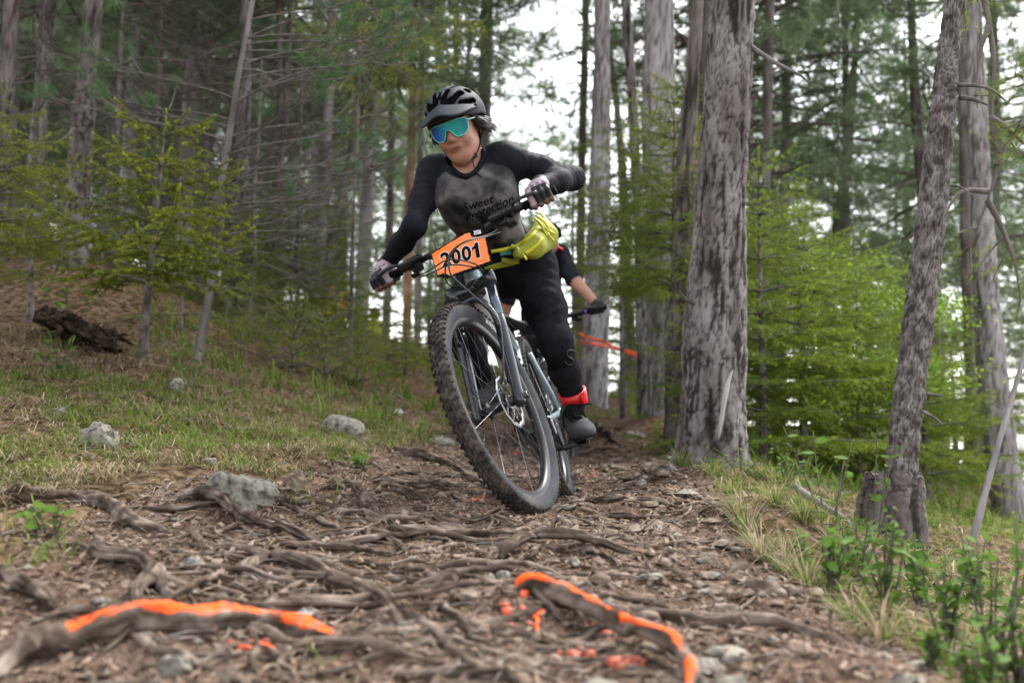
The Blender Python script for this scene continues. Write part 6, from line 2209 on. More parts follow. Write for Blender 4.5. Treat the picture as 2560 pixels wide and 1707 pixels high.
M_CHIP = mk('bark_chips', [(.048, .032, .025), (.125, .088, .068), (.225, .172, .138)], 9, .85, tint=(.28, .21, .16), spec=.04)
M_LEAF2 = mk('shrub_leaf', [(.07, .14, .025), (.13, .22, .042)], 18, .65, tint=(.12, .21, .05), trans=.4, spec=.08, rand=.3)

ROOTS = [
 # pixel path, radius in px, raised (m), painted from..to (fractions) or None, label
 ([(0,1690),(60,1645),(120,1620),(191,1610),(272,1585),(361,1562),(468,1572),(580,1570),(680,1572),(786,1590),(840,1606)], 38, .030, (.30,.97), 'thick foreground root with a long bright orange paint stripe, lower left'),
 ([(1290,1478),(1340,1482),(1397,1516),(1474,1560),(1550,1606),(1627,1645),(1684,1672),(1716,1706),(1735,1750)], 26, .045, (-.1,1.1), 'diagonal root sprayed orange along its ridge, lower middle'),
 ([(1357,1530),(1350,1560),(1341,1592),(1332,1624)], 9, .012, (-.1,.7), 'short orange-topped rootlet branching down from the diagonal painted root'),
 ([(0,1422),(42,1470),(85,1494),(127,1520),(150,1540)], 20, .022, None, 'dark root running down from the left edge above the painted root'),
 ([(80,1556),(178,1540),(255,1546),(300,1534),(330,1510)], 15, .016, None, 'curved root just above the left end of the long orange stripe'),
 ([(150,1362),(190,1380),(238,1400),(300,1412),(345,1424),(372,1452),(364,1478),(340,1492),(338,1520),(342,1548)], 21, .026, None, 'thick root that hooks downward above the long orange stripe'),
 ([(374,1462),(405,1480),(442,1508)], 17, .018, None, 'stubby root end right of the hooked root'),
 ([(0,1238),(60,1246),(120,1254),(170,1256),(230,1264),(276,1276),(330,1312),(380,1330),(420,1340)], 25, .026, None, 'long thick root along the left side above the hooked root'),
 ([(415,1262),(455,1250),(510,1252),(552,1266),(580,1288),(616,1320),(670,1334),(722,1342),(770,1358),(820,1376)], 19, .034, None, 'arched root with a dark hollow under it below the lichen boulder'),
 ([(700,1362),(780,1372),(850,1378),(930,1384),(1010,1392)], 12, .014, None, 'thin straight root right of the arched root'),
 ([(590,1440),(630,1420),(680,1408),(730,1412),(765,1424),(810,1452),(850,1474),(900,1486),(950,1496),(1000,1522)], 21, .026, None, 'heavy twisted root above the white stone'),
 ([(690,1458),(750,1452),(808,1460),(862,1474),(914,1492),(955,1525),(980,1560),(988,1620)], 17, .022, None, 'lower strand of the twisted root, bending down beside the white stone'),
 ([(485,1428),(520,1440),(553,1456),(590,1468),(632,1490)], 12, .012, None, 'slim root left of the twisted root'),
 ([(498,1526),(545,1516),(595,1522),(640,1534),(690,1548)], 18, .018, None, 'dark root arching behind the long orange stripe'),
 ([(488,1374),(492,1350),(500,1334),(522,1330),(545,1334),(556,1348),(563,1366)], 8, .012, None, 'small looped root below the arched root'),
 ([(795,1228),(830,1218),(871,1220),(900,1236),(914,1256),(930,1278),(955,1296)], 16, .020, None, 'bent root right of the lichen boulder'),
 ([(920,1232),(950,1224),(985,1226),(1026,1238),(1075,1262)], 14, .018, None, 'root arching left of the orange paint spot by the tyre'),
 ([(1088,1258),(1112,1246),(1140,1246),(1178,1266)], 15, .016, None, 'dark humped root beside the orange paint spot'),
 ([(960,1188),(1010,1190),(1053,1192),(1120,1194),(1187,1200),(1228,1228)], 10, .020, None, 'grey root behind the front tyre running right'),
 ([(940,1204),(1000,1208),(1060,1216),(1130,1216),(1200,1232)], 9, .014, None, 'second grey root just below the root behind the front tyre'),
 ([(985,1124),(1030,1140),(1080,1156),(1130,1172),(1185,1190)], 16, .030, None, 'log-like root at the foot of the grassy bank, left of the front tyre'),
 ([(1380,1288),(1420,1268),(1455,1260),(1500,1255),(1550,1252),(1627,1253),(1690,1268)], 9, .016, None, 'root running right from the front tyre'),
 ([(1470,1304),(1500,1297),(1531,1294),(1589,1298),(1655,1316)], 9, .012, None, 'shorter root below the root running right from the front tyre'),
 ([(1490,1206),(1520,1190),(1550,1178),(1608,1176),(1650,1198)], 7, .012, None, 'thin root across the trail behind the rear wheel'),
 ([(1165,1292),(1205,1298),(1244,1304),(1302,1324)], 11, .012, None, 'root under the front of the tyre pointing right'),
 ([(950,1326),(1020,1332),(1091,1338),(1150,1344),(1206,1346),(1270,1344),(1330,1336)], 14, .018, None, 'long level root across the middle of the trail'),
 ([(890,1336),(930,1340),(976,1354),(1015,1384)], 14, .014, None, 'root sloping down left of the long level root'),
 ([(1003,1302),(1025,1286),(1053,1280),(1099,1302),(1170,1316)], 13, .016, None, 'wavy root above the long level root'),
 ([(1250,1404),(1275,1388),(1302,1376),(1359,1367),(1420,1370),(1474,1376),(1530,1384),(1595,1396)], 15, .040, None, 'ridge root with a dark undercut in the middle of the trail'),
 ([(1353,1372),(1330,1392),(1302,1412),(1262,1428)], 8, .014, None, 'rootlet forking down left from the ridge root'),
 ([(1470,1380),(1500,1398),(1530,1414),(1555,1430)], 8, .016, None, 'rootlet curving right below the ridge root'),
 ([(1590,1394),(1612,1408),(1628,1440)], 6, .012, None, 'thin root end at the right tip of the ridge root'),
 ([(1462,1412),(1480,1430),(1500,1454),(1540,1482)], 8, .010, None, 'small root below the middle of the ridge root'),
 ([(1090,1500),(1129,1544),(1160,1576),(1187,1602),(1240,1634)], 13, .014, None, 'root sloping down left of the diagonal painted root'),
 ([(998,1424),(1035,1434),(1072,1448),(1120,1458)], 14, .016, None, 'blunt root in front of the pale stones'),
 ([(1000,1694),(1080,1697),(1168,1698),(1230,1700),(1300,1702)], 17, .016, None, 'pale root at the very bottom of the picture'),
 ([(1480,1058),(1512,1084),(1552,1114)], 9, .030, None, 'brown log-like root beyond the rider\'s shoe'),
 ([(1425,1140),(1470,1134),(1515,1126),(1560,1118)], 7, .020, None, 'dark root across the trail beyond the rear wheel'),
 ([(630,1606),(665,1640),(700,1660),(745,1684)], 11, .012, (.0,.35), 'rootlet with orange paint flecks under the long orange stripe'),
 ([(1520,1236),(1570,1228),(1640,1230),(1700,1240)], 6, .010, None, 'thin root on the bare earth right of the rear wheel'),
 ([(860,1274),(890,1290),(930,1300),(985,1312)], 12, .014, None, 'root left of the wavy root'),
 ([(640,1238),(690,1256),(740,1282),(800,1310),(850,1322)], 9, .012, None, 'thin root running right from below the lichen boulder'),
 ([(1040,1470),(1060,1500),(1075,1540),(1080,1590)], 9, .010, None, 'rootlet running straight down the trail in the middle'),
 ([(1380,1330),(1440,1340),(1500,1346),(1560,1342)], 8, .010, None, 'faint root above the ridge root'),
]
root_xy = []
paint_lim = lambda k: .24 if k == 0 else .36
for i, (px, rp, up, paint, lb) in enumerate(ROOTS):
    path = spline(np.array(px, float), max(10, len(px) * 5))
    W = np.array([G(x, y) for x, y in path])
    W = np.vstack([W[:1], (W[:-2] + W[1:-1] + W[2:]) / 3, W[-1:]])
    W = spline(W, max(24, int(np.linalg.norm(np.diff(W, axis=0), axis=1).sum() / .011)))
    dep = depth_of(W)
    m = len(W)
    t = np.linspace(0, 1, m)
    rad = (1 + .22 * fbm(np.c_[t * len(px) * 1.3, t * 0 + i, t * 0], 2, 8)) * 1.08 * rp / FPX * dep.mean() * (1 - .35 * t) * np.clip(np.minimum(t, 1 - t) / .10, .35, 1) ** .6
    W[:, 2] = gz(W[:, 0], W[:, 1]) + up * np.sin(np.pi * np.clip(t, .02, .98)) ** .5 - rad * .42
    W[:, :2] += (.010 * np.stack([vnoise(np.c_[t * 9, t * 0 + i, t * 0], 5), vnoise(np.c_[t * 9, t * 0 + i, t * 0], 6)], 1))
    n = 22
    V, Fs = tube(W, rad, n, cap=True)
    c = np.vstack([np.repeat(W, n, 0), W[0], W[-1]])
    nn = nrm(V - c)
    along = np.r_[np.repeat(t * m * .011, n), 0, 0]
    angi = np.r_[np.tile(np.linspace(0, 2 * np.pi, n, endpoint=False), m), 0, 0]
    rr = np.r_[np.repeat(rad, n), 0, 0]
    V = V + nn * (rr * (.34 * fbm(np.c_[np.cos(angi) * 1.4, np.sin(angi) * 1.4, along * 9] + i * 7, 3, 61) - .30 * np.abs(fbm(np.c_[np.cos(angi) * 3.2, np.sin(angi) * 3.2, along * 7] + i * 3, 2, 66)) + .18 * fbm(V * np.array([40, 40, 40]), 2, 63) + .12 * np.cos(angi * 3 + along * 30)))[:, None]
    if paint:
        tl = np.r_[np.repeat(t, n), 0, 1]
        nz_ = nn[:, 2]
        ti = np.clip((nz_ - paint_lim(i)) * .95 + .12 * fbm(np.c_[along * 14, np.cos(angi), np.sin(angi)], 2, 5), 0, .37) * ((tl > paint[0]) & (tl < paint[1]))
    else:
        ti = np.clip(.9 * np.abs(fbm(np.c_[np.cos(angi) * 3.2, np.sin(angi) * 3.2, along * 7] + i * 3, 2, 66)) * 1.6 - .1, 0, .9)
    o0 = W[m // 2].copy()
    ob = mesh_obj('root', V - o0, Fs, M_PAINT if paint else M_ROOT, None, ti, None, True, tuple(o0))
    tag(ob, lb, 'root', 'tree roots across the trail')
    root_xy.append(W)

# small roots and fine rootlets past counting: one object
fine = MB()
rgr = np.random.default_rng(17)
for q in range(330):
    px, py = rgr.uniform(300, 1900), 1110 + 580 * rgr.random() ** 1.5
    p0 = G(px, py)
    if not in_poly(np.array([p0[:2]]), TRAIL)[0]: continue
    ph = rgr.normal() * .55 + (0 if rgr.random() < .7 else 1.2)
    L = rgr.uniform(.10, .45)
    tt = np.linspace(0, 1, 12)
    ang_ = ph + np.cumsum(rgr.normal(size=12)) * .16
    xy = p0[:2] + np.cumsum(np.c_[np.cos(ang_), np.sin(ang_)] * L / 12, 0)
    z = gz(xy[:, 0], xy[:, 1]) + .006 * np.sin(np.pi * tt) - .001
    fine.tube(np.c_[xy, z], rgr.uniform(.002, .0085) * (1 - .6 * tt), 6, cap=False)
for q in range(64):
    px, py = 200 + 1350 * rgr.random() ** 1.3, 1120 + 540 * rgr.random() ** 1.5
    p0 = G(px, py)
    if not in_poly(np.array([p0[:2]]), TRAIL)[0]: continue
    ph = rgr.normal() * .45
    L = rgr.uniform(.25, .75)
    m_ = 26
    tt = np.linspace(0, 1, m_)
    ang_ = ph + np.cumsum(rgr.normal(size=m_)) * .13
    xy = p0[:2] + np.cumsum(np.c_[np.cos(ang_), np.sin(ang_)] * L / m_, 0)
    r_ = rgr.uniform(.008, .021) * (1 - .5 * tt) * np.clip(np.minimum(tt, 1 - tt) / .12, .3, 1)
    z = gz(xy[:, 0], xy[:, 1]) + rgr.uniform(.0, .022) * np.sin(np.pi * tt) ** .7 - r_ * .3
    V, Fs = tube(np.c_[xy, z], r_, 10, cap=False)
    cN = nrm(V - np.repeat(np.c_[xy, z], 10, 0))
    al = np.repeat(tt * L, 10)
    rid = np.abs(fbm(np.c_[cN[:, 1:] * 2.6, al * 8 + q], 2, 66))
    V = V + cN * (np.repeat(r_, 10) * (.25 * fbm(V * 30, 2, 61) - .35 * rid))[:, None]
    fine.add_mixed(V, Fs, 0, np.clip(rid * 1.5 - .1, 0, .9))
tag(fine.build('rootlets', M_ROOT), 'fine rootlets lacing the trail surface', kind='stuff')

# orange paint on the earth beside the painted roots
def paint_patch(px, py, sx, sy, seed, label):
    rg = np.random.default_rng(seed)
    mb = MB()
    for q in range(12):
        x, y = px + rg.normal() * sx, py + rg.normal() * sy
        c = G(x, y)
        k = 8
        rr = rg.uniform(.0015, .0075)
        a = np.linspace(0, 2 * np.pi, k, endpoint=False)
        rad = rr * (.6 + .7 * rg.random(k))
        xy = c[:2] + np.c_[np.cos(a) * rad * 1.6, np.sin(a) * rad]
        z = gz(xy[:, 0], xy[:, 1]) + .005 + .003 * rg.random(k)
        V = np.vstack([np.c_[xy, z], [[c[0], c[1], c[2] + .009]], np.c_[xy, z - .01]])
        j = np.arange(k); k2 = (j + 1) % k
        mb.add_mixed(V, [np.stack([np.full(k, k), j, k2], 1), np.stack([j, j + k + 1, k2 + k + 1, k2], 1)])
    tag(mb.build('marker_paint', M_PSPOT), label, kind='stuff')
paint_patch(1192, 1252, 15, 4, 1, 'orange paint on bark crumbs by the front tyre')
paint_patch(1300, 1545, 30, 30, 2, 'orange paint flecks left of the diagonal root')
paint_patch(1470, 1630, 60, 24, 3, 'orange paint under the diagonal root')
paint_patch(1560, 1662, 34, 8, 4, 'orange paint at the end of the diagonal root')
paint_patch(895, 1448, 18, 4, 5, 'orange paint patch above the twisted root')
paint_patch(640, 1618, 26, 10, 6, 'orange paint flecks under the long stripe')
paint_patch(1290, 1135, 14, 3, 7, 'orange paint behind the wheel spokes')
paint_patch(1470, 1185, 16, 5, 8, 'orange paint behind the rear wheel')

# ---- stones
def stone(px, py, w, h, label, m, seed, rot=0.0, tall=1.0, sink=.30, dep=.75):
    p = G(px, py + h * .4)
    d = float(depth_of(p))
    a, b = w / FPX * d / 2, h / FPX * d / 2
    rg = np.random.default_rng(seed)
    n1, n2 = 26, 40
    th = np.linspace(0, np.pi, n1); ph = np.linspace(0, 2 * np.pi, n2, endpoint=False)
    T_, Q_ = np.meshgrid(th, ph, indexing='ij')
    u = np.stack([np.sin(T_) * np.cos(Q_), np.sin(T_) * np.sin(Q_), np.cos(T_)], -1).reshape(-1, 3)
    # chipped planes
    r = np.ones(len(u))
    for k in range(11):
        nd = nrm(rg.normal(size=3)); off = rg.uniform(.50, .88)
        dt = u @ nd
        r = np.minimum(r, np.where(dt > .05, off / np.maximum(dt, .05), 9))
    r = r * (1 + .14 * fbm(u * 2.2 + seed, 3, seed) + .07 * fbm(u * 7 + seed, 4, seed + 1))
    V = u * r[:, None] * np.array([a, max(a * dep, b * .8), b * tall * 1.5])
    c, s = math.cos(rot), math.sin(rot)
    V = np.c_[V[:, 0] * c + V[:, 2] * s, V[:, 1], -V[:, 0] * s + V[:, 2] * c]
    i = np.arange(n1 - 1)[:, None] * n2; j = np.arange(n2)[None, :]; k = (j + 1) % n2
    F = np.stack([i + j, i + n2 + j, i + n2 + k, i + k], -1).reshape(-1, 4)
    p = p + np.array([0, a * .3, b * (.55 - sink * 2) ])
    o = mesh_obj('stone', V, [F], m, None, None, None, True, tuple(p))
    return tag(o, label, 'stone', 'stones along the trail')
ST = [(590, 1222, 215, 105, 'big grey lichen-speckled boulder at the left edge of the trail', M_STONE, 1, .05, 1.1, .2), (738, 1196, 66, 60, 'rounded brownish stone just right of the lichen boulder', M_STONEB, 2, 0, 1.1, .25),
 (245, 1078, 118, 96, 'tilted slab of grey rock in the grass on the left bank', M_STONE, 3, .6, .9, .25), (140, 1018, 70, 40, 'half-buried grey rock left of the tilted slab', M_STONE, 4, .1, 1, .35),
 (850, 1068, 130, 60, 'pointed rock on the bank left of the front tyre', M_STONE, 5, .15, 1.1, .25), (905, 1096, 60, 30, 'low stone at the foot of the pointed rock', M_STONE, 6, .1, 1, .3), (1085, 1096, 110, 26, 'flat stone lying beside the front tyre', M_STONE, 7, .12, 1, .3),
 (438, 964, 46, 46, 'small upright stone in the dry grass behind the tilted slab', M_STONE, 8, .3, 1, .25), (1770, 1394, 60, 34, 'pale stone on the bare earth under the right verge', M_STONEB, 9, .05, 1, .2),
 (1915, 1470, 115, 46, 'angular stone with a dark underside at the right edge of the trail', M_STONEB, 10, .25, 1, .15), (758, 1530, 78, 34, 'bright white stone above the long orange stripe', M_STONEW, 11, 0, 1, .15),
 (1258, 1442, 46, 40, 'grey stone in front of the blunt root', M_STONE, 12, 0, 1, .2), (1222, 1456, 60, 34, 'tan stone left of the grey stone in the trail', M_STONEB, 13, 0, 1, .2), (1180, 1480, 110, 26, 'flat pale stone in the middle of the trail', M_STONEB, 14, .05, 1, .3),
 (1465, 1470, 56, 42, 'squarish tan stone right of the diagonal root\'s upper end', M_STONEB, 15, .1, 1, .2), (1412, 1300, 70, 32, 'flat stone touching the front tyre on its right', M_STONEB, 16, .2, 1, .3), (1440, 1195, 40, 34, 'stone behind the rear wheel', M_STONEB, 17, 0, 1, .25),
 (1320, 1652, 90, 30, 'light flat stone left of the diagonal root near the bottom', M_STONEB, 18, 0, 1, .25), (560, 1680, 80, 60, 'tan stone at the bottom under the long orange stripe', M_STONEB, 19, .6, 1, .2), (430, 1660, 90, 60, 'grey stone at the bottom left under the long orange stripe', M_STONE, 20, .3, 1, .25),
 (235, 1355, 52, 40, 'pale stone beside the hooked root', M_STONEB, 21, 0, 1, .2), (480, 1405, 80, 38, 'grey stone between the arched root and the slim root', M_STONE, 22, 0, 1, .3), (835, 1428, 46, 30, 'tan stone touching the small paint patch', M_STONEB, 23, 0, 1, .2),
 (160, 1222, 60, 44, 'white-veined stone above the long left root', M_STONEW, 24, .1, .9, .3), (100, 1232, 46, 26, 'small pale stone near the left edge', M_STONE, 25, 0, 1, .25), (30, 1185, 80, 40, 'worn stone at the left edge of the picture', M_STONEB, 26, 0, 1, .3),
 (520, 1148, 70, 26, 'long grey stone half hidden in the grass above the boulder', M_STONE, 27, .3, 1, .3), (1565, 1340, 40, 26, 'small brown stone above the ridge root', M_STONEB, 28, 0, 1, .25), (1660, 1400, 34, 24, 'pebble-sized tan stone right of the ridge root', M_STONEB, 29, 0, 1, .2),
 (2205, 1610, 70, 40, 'rounded stone near the lower right corner', M_STONEB, 30, 0, 1, .25), (1975, 1608, 64, 28, 'flat tan stone in the brown earth, lower right', M_STONEB, 31, 0, 1, .25), (1740, 1620, 40, 22, 'small light stone between the painted root and the right verge', M_STONEB, 32, 0, 1, .2),
 (1800, 1690, 60, 30, 'tan stone at the bottom, right of the painted root', M_STONEB, 33, 0, 1, .25), (1590, 1082, 60, 22, 'flat grey stone on the trail far behind the rider\'s shoe', M_STONE, 34, .1, 1, .3), (1690, 1130, 100, 40, 'earthy rock at the foot of the thick furrowed pine', M_STONEB, 35, .05, 1, .35),
 (990, 1022, 40, 26, 'pale stone on the bank behind the front tyre', M_STONEW, 36, .4, .8, .3)]
for px, py, w, h, lb, m, sd, rot, tall, sink in ST:
    stone(px, py, w, h, lb, m, sd, rot, tall, sink)
peb = MB()
bv = np.array([[1, 0, 0], [-1, 0, 0], [0, 1, 0], [0, -1, 0], [0, 0, 1], [0, 0, -1], [.6, .6, .5], [-.6, .6, .5], [.6, -.6, .5], [-.6, -.6, .5]], float)
bf = np.array([[4, 6, 7], [4, 7, 9], [4, 9, 8], [4, 8, 6], [0, 6, 8], [1, 9, 7], [2, 7, 6], [3, 8, 9], [0, 2, 6], [0, 8, 3], [1, 7, 2], [1, 3, 9]])
def in_trail(xy): return in_poly(xy, TRAIL)
def scatter(n, x0, x1, y0, y1, seed, power=1.0):
    rg = np.random.default_rng(seed)
    y = y0 + (y1 - y0) * rg.random(n) ** power
    x = x0 + (x1 - x0) * rg.random(n)
    return np.c_[x, y], rg
xy, rg = scatter(7000, -2.2, 1.6, 1.2, 6.5, 41, 1.25)
xy = xy[in_trail(xy)][:3400]
z = gz(xy[:, 0], xy[:, 1])
for (x, y), zz in zip(xy, z):
    s_ = .004 + (.010 + .014 * (x > .12)) * rg.random() ** 4
    R = nrm(rg.normal(size=(3, 3)))
    peb.add(bv * s_ * (1 + .35 * rg.normal(size=(10, 1))) * np.array([1.2, 1, .6]) + [x, y, zz + s_ * .2], bf, int(rg.random() < .4))
tag(peb.build('pebbles', [M_STONEB, M_STONE]), 'scattered pebbles on the trail', kind='stuff')

# ---- fallen needles, bark chips
def flat_litter(name, label, n, x0, x1, y0, y1, ln, wd, mat, seed, mask, lift_=.004, tilt=.25, power=1.3, quad=False):
    xy, rg = scatter(n, x0, x1, y0, y1, seed, power)
    keep = mask(xy, rg)
    xy = xy[keep]
    z = gz(xy[:, 0], xy[:, 1]) + lift_ * (.3 + rg.random(len(xy)))
    n = len(xy)
    a = rg.random(n) * 6.283
    d = np.stack([np.cos(a), np.sin(a), tilt * rg.normal(size=n)], 1)
    s = np.stack([-np.sin(a), np.cos(a), tilt * 1.5 * rg.normal(size=n)], 1)
    L = ln * (.5 + rg.random(n))[:, None]; Wd = wd * (.6 + .8 * rg.random(n))[:, None]
    c = np.c_[xy, z]
    bend = np.c_[np.zeros((n, 2)), .15 * L[:, 0] * rg.random(n)]
    if quad:
        V = np.stack([c - d * L * .5 - s * Wd * .5, c - d * L * .3 + s * Wd * .5, c + d * L * .5 + s * Wd * .35, c + d * L * .35 - s * Wd * .5], 1).reshape(-1, 3)
        F = np.arange(4 * n).reshape(-1, 4); k = 4
    else:
        V = np.stack([c - d * L * .5, c + s * Wd * .5 + bend, c + d * L * .5, c - s * Wd * .5 + bend], 1).reshape(-1, 3)
        F = np.arange(4 * n).reshape(-1, 4); k = 4
    o = mesh_obj(name, V, [F], mat, None, np.repeat(rg.random(n) ** 1.6, k) + 1e-4, None, False)
    return tag(o, label, kind='stuff')
flat_litter('fallen_needles', 'brown pine needles strewn over trail and banks', 70000, -3.2, 2.4, 1.1, 8.5, .060, .0026, M_NEEDLE, 51, lambda xy, rg: rg.random(len(xy)) < np.where(in_trail(xy), .62, .8), .010, .12, 1.35)
flat_litter('bark_chips', 'chips of bark and broken twigs on the trail', 26000, -2.6, 1.9, 1.1, 7.5, .020, .009, M_CHIP, 52, lambda xy, rg: rg.random(len(xy)) < np.where(in_trail(xy), .9, .35), .007, .35, 1.35, True)
tw_ = MB()
xy, rg = scatter(900, -2.6, 2.2, 1.2, 7, 53, 1.3)
z = gz(xy[:, 0], xy[:, 1])
for (x, y), zz in zip(xy, z):
    a = rg.random() * 6.28; L = .04 + .14 * rg.random() ** 2
    d = np.array([math.cos(a), math.sin(a), .06 * rg.normal()])
    p = np.array([x, y, zz + .006])
    tw_.tube([p, p + d * L * .5 + np.array([.008 * rg.normal(), .008 * rg.normal(), .004]), p + d * L], [.0022, .002, .0012], 4, cap=False)
tag(tw_.build('fallen_twigs', M_TWIGL), 'thin fallen twigs', kind='stuff')

# ---- grass
GREEN_POLY = [[(-900, 960), (150, 935), (380, 930), (620, 925), (760, 965), (900, 985), (1020, 1010), (1120, 1075), (1085, 1110), (930, 1130), (820, 1195), (700, 1190), (560, 1180), (420, 1160), (300, 1195), (100, 1250), (-100, 1290), (-900, 1340)],
              [(1560, 1120), (1700, 1115), (1830, 1135), (1880, 1160), (2000, 1180), (2560, 1260), (3400, 1500), (3400, 2200), (2480, 1800), (2330, 1690), (2120, 1500), (1900, 1380), (1835, 1270), (1760, 1190)],
              [(640, 1180), (820, 1180), (850, 1250), (800, 1300), (700, 1290), (650, 1240)], [(-300, 1250), (60, 1240), (200, 1290), (190, 1420), (80, 1460), (-300, 1450)],
              [(1430, 985), (1580, 985), (1600, 1040), (1480, 1050), (1390, 1040)], [(720, 1640), (900, 1640), (900, 1760), (720, 1760)], [(1500, 1190), (1560, 1186), (1560, 1206), (1505, 1208)], [(330, 1330), (430, 1330), (440, 1370), (330, 1370)]]
def blades(n, seed, x0, x1, y0, y1, dens, hmin, hmax, wid, curl, clump=0):
    xy, rg = scatter(n, x0, x1, y0, y1, seed, 1.3)
    if clump:
        cl = xy[::clump]
        xy = cl[rg.integers(len(cl), size=n)] + rg.normal(size=(n, 2)) * .035
    z = gz(xy[:, 0], xy[:, 1])
    pp, dd = proj(np.c_[xy, z])
    keep = rg.random(n) < dens(xy, pp, rg)
    xy, z = xy[keep], z[keep]
    n = len(xy)
    a = rg.random(n) * 6.283
    h = hmin + (hmax - hmin) * rg.random(n) ** 1.7
    lean = curl * (.3 + rg.random(n)) * h
    d = np.stack([np.cos(a), np.sin(a)], 1)
    sx = np.stack([-d[:, 1], d[:, 0]], 1)
    V = []
    w = wid * (.6 + .8 * rg.random(n))
    for f, wf in ((0, 1.0), (.45, .85), (.8, .5), (1.0, .0)):
        c = np.c_[xy + d * (lean * f ** 2)[:, None], z - .008 + h * f * (1 - .35 * curl * f * f)]
        off = np.c_[sx * (w * wf * .5)[:, None], np.zeros(n)]
        if wf > 0: V += [c - off, c + off]
        else: V += [c]
    V = np.stack(V, 1)
    base = np.arange(n)[:, None] * 7
    q = np.concatenate([base + np.array([[0, 1, 3, 2]]), base + np.array([[2, 3, 5, 4]])])
    t = base + np.array([[4, 5, 6]])
    T = np.repeat(rg.random(n) ** 1.4, 7) + 1e-4
    return V.reshape(-1, 3), q, t, T
def d_green(xy, pp, rg):
    ok = np.zeros(len(xy), bool)
    for q in GREEN_POLY: ok |= in_poly(pp, q)
    off = (pp[:, 0] < -300) | (pp[:, 0] > 2900)
    patch = np.clip(1.2 * (fbm(np.c_[xy * 1.9, xy[:, :1] * 0], 2, 71) + .30 + .6 * (xy[:, 0] > .75)), .04, 1)
    out = np.where(ok | off, patch, 0.0)
    return np.where(in_trail(xy) & ~ok, .0, out)
V, q, t, T = blades(66000, 61, -4.2, 3.4, 1.25, 10.5, d_green, .03, .105, .0048, 1.0, 12)
gr = mesh_obj('grass', V, [q, t], M_GRASS, None, T, None, True)
tag(gr, 'short green grass on both banks of the trail', kind='stuff')
def d_dry(xy, pp, rg):
    ok = np.zeros(len(xy), bool)
    for q in GREEN_POLY[:2] + GREEN_POLY[4:5]: ok |= in_poly(pp, q)
    ok |= in_poly(pp, [(-900, 800), (100, 820), (300, 820), (620, 870), (620, 930), (-900, 960)])
    off = (pp[:, 0] < -300) | (pp[:, 0] > 2900)
    patch = np.clip(1.1 * (fbm(np.c_[xy * 1.5 + 9, xy[:, :1] * 0], 2, 72) + .90 - .95 * (xy[:, 0] > .75)), .10, 1)
    return np.where((ok | off) & ~in_trail(xy), patch, 0)
V, q, t, T = blades(75000, 62, -4.2, 3.4, 1.25, 10.5, d_dry, .04, .12, .0046, 2.3, 9)
dg = mesh_obj('dry_grass', V, [q, t], M_DRY, None, T, None, True)
tag(dg, 'straw-coloured dry grass tangled among the green', kind='stuff')
V, q, t, T = blades(42000, 64, -4.2, -.15, 2.7, 7.2, lambda xy, pp, rg: np.clip(d_green(xy, pp, rg) * 1.6, 0, 1), .03, .11, .0044, 1.0, 12)
tag(mesh_obj('grass', V, [q, t], M_GRASS, None, T, None, True), 'green grass tufts on the left bank', kind='stuff')
V, q, t, T = blades(46000, 65, -4.2, -.15, 2.7, 7.2, d_dry, .04, .13, .0042, 2.2, 9)
tag(mesh_obj('dry_grass', V, [q, t], M_DRY, None, T, None, True), 'tangled straw on the left bank', kind='stuff')
V, q, t, T = blades(20000, 63, -2.5, 8, 5.5, 16, lambda xy, pp, rg: np.where(in_trail(xy), .0, .9), .06, .20, .012, .7, 10)
gf = mesh_obj('grass', V, [q, t], M_GRASS, None, T, None, True)
tag(gf, 'soft green grass beyond the bend of the trail', kind='stuff')
# longer tufts overhanging the right verge
TUFTS = [(1700, 1165), (1780, 1190), (1830, 1235), (1850, 1290), (1870, 1330), (1905, 1390), (1960, 1430), (2020, 1470), (2080, 1470), (1940, 1260), (2010, 1300), (1760, 1150), (1890, 1190), (2140, 1560), (2100, 1400), (2200, 1600)]
TL_LAB = ['tuft of long drooping grass on the right verge, uppermost by the thick pine', 'grass tuft on the right verge just below the thick pine', 'bushy grass tuft at the bend of the right verge', 'straw and green tuft hanging over the bare earth', 'long blond tuft overhanging the trail edge',
          'blond tuft above the angular stone', 'tuft of bleached grass right of the angular stone', 'low tuft between the angular stone and the leafy shrubs', 'grass tuft under the leafy shrubs', 'tuft beside the fallen pale branch', 'tuft under the fallen pale branch',
          'small tuft at the foot of the thick pine', 'tuft among the pale meadow stems', 'tuft at the lower right among shrubs', 'green tuft in front of the stump', 'lowest tuft on the right verge']
for i, (px, py) in enumerate(TUFTS):
    p = G(px, py)
    rg = np.random.default_rng(700 + i)
    mb = MB()
    for q in range(90):
        a = rg.random() * 6.28
        h = .05 + .10 * rg.random()
        sp = .03 * rg.random()
        b = np.array([sp * math.cos(a), sp * math.sin(a), -.01])
        dv = np.array([math.cos(a), math.sin(a), 0])
        u = np.linspace(0, 1, 6)
        pts = b + np.outer(u ** 1.5 * h * (.5 + .7 * rg.random()), dv) + np.outer(h * (u - .75 * u ** 2.6 * rg.random()), [0, 0, 1])
        w = .0017 * (1 - u) + .0004
        sx = np.array([-dv[1], dv[0], 0])
        V = np.vstack([pts - sx * w[:, None], pts + sx * w[:, None]])
        j = np.arange(5)
        mb.add(V, np.stack([j, j + 1, j + 7, j + 6], 1), int(rg.random() < (.22 if i in (0, 1, 2, 8, 9, 10, 11, 12, 13, 14) else .55)), rg.random())
    o = mb.build('grass_tuft', [M_GRASS, M_DRY], None, True, tuple(p))
    tag(o, TL_LAB[i], 'grass tuft', 'grass tufts on the right verge')

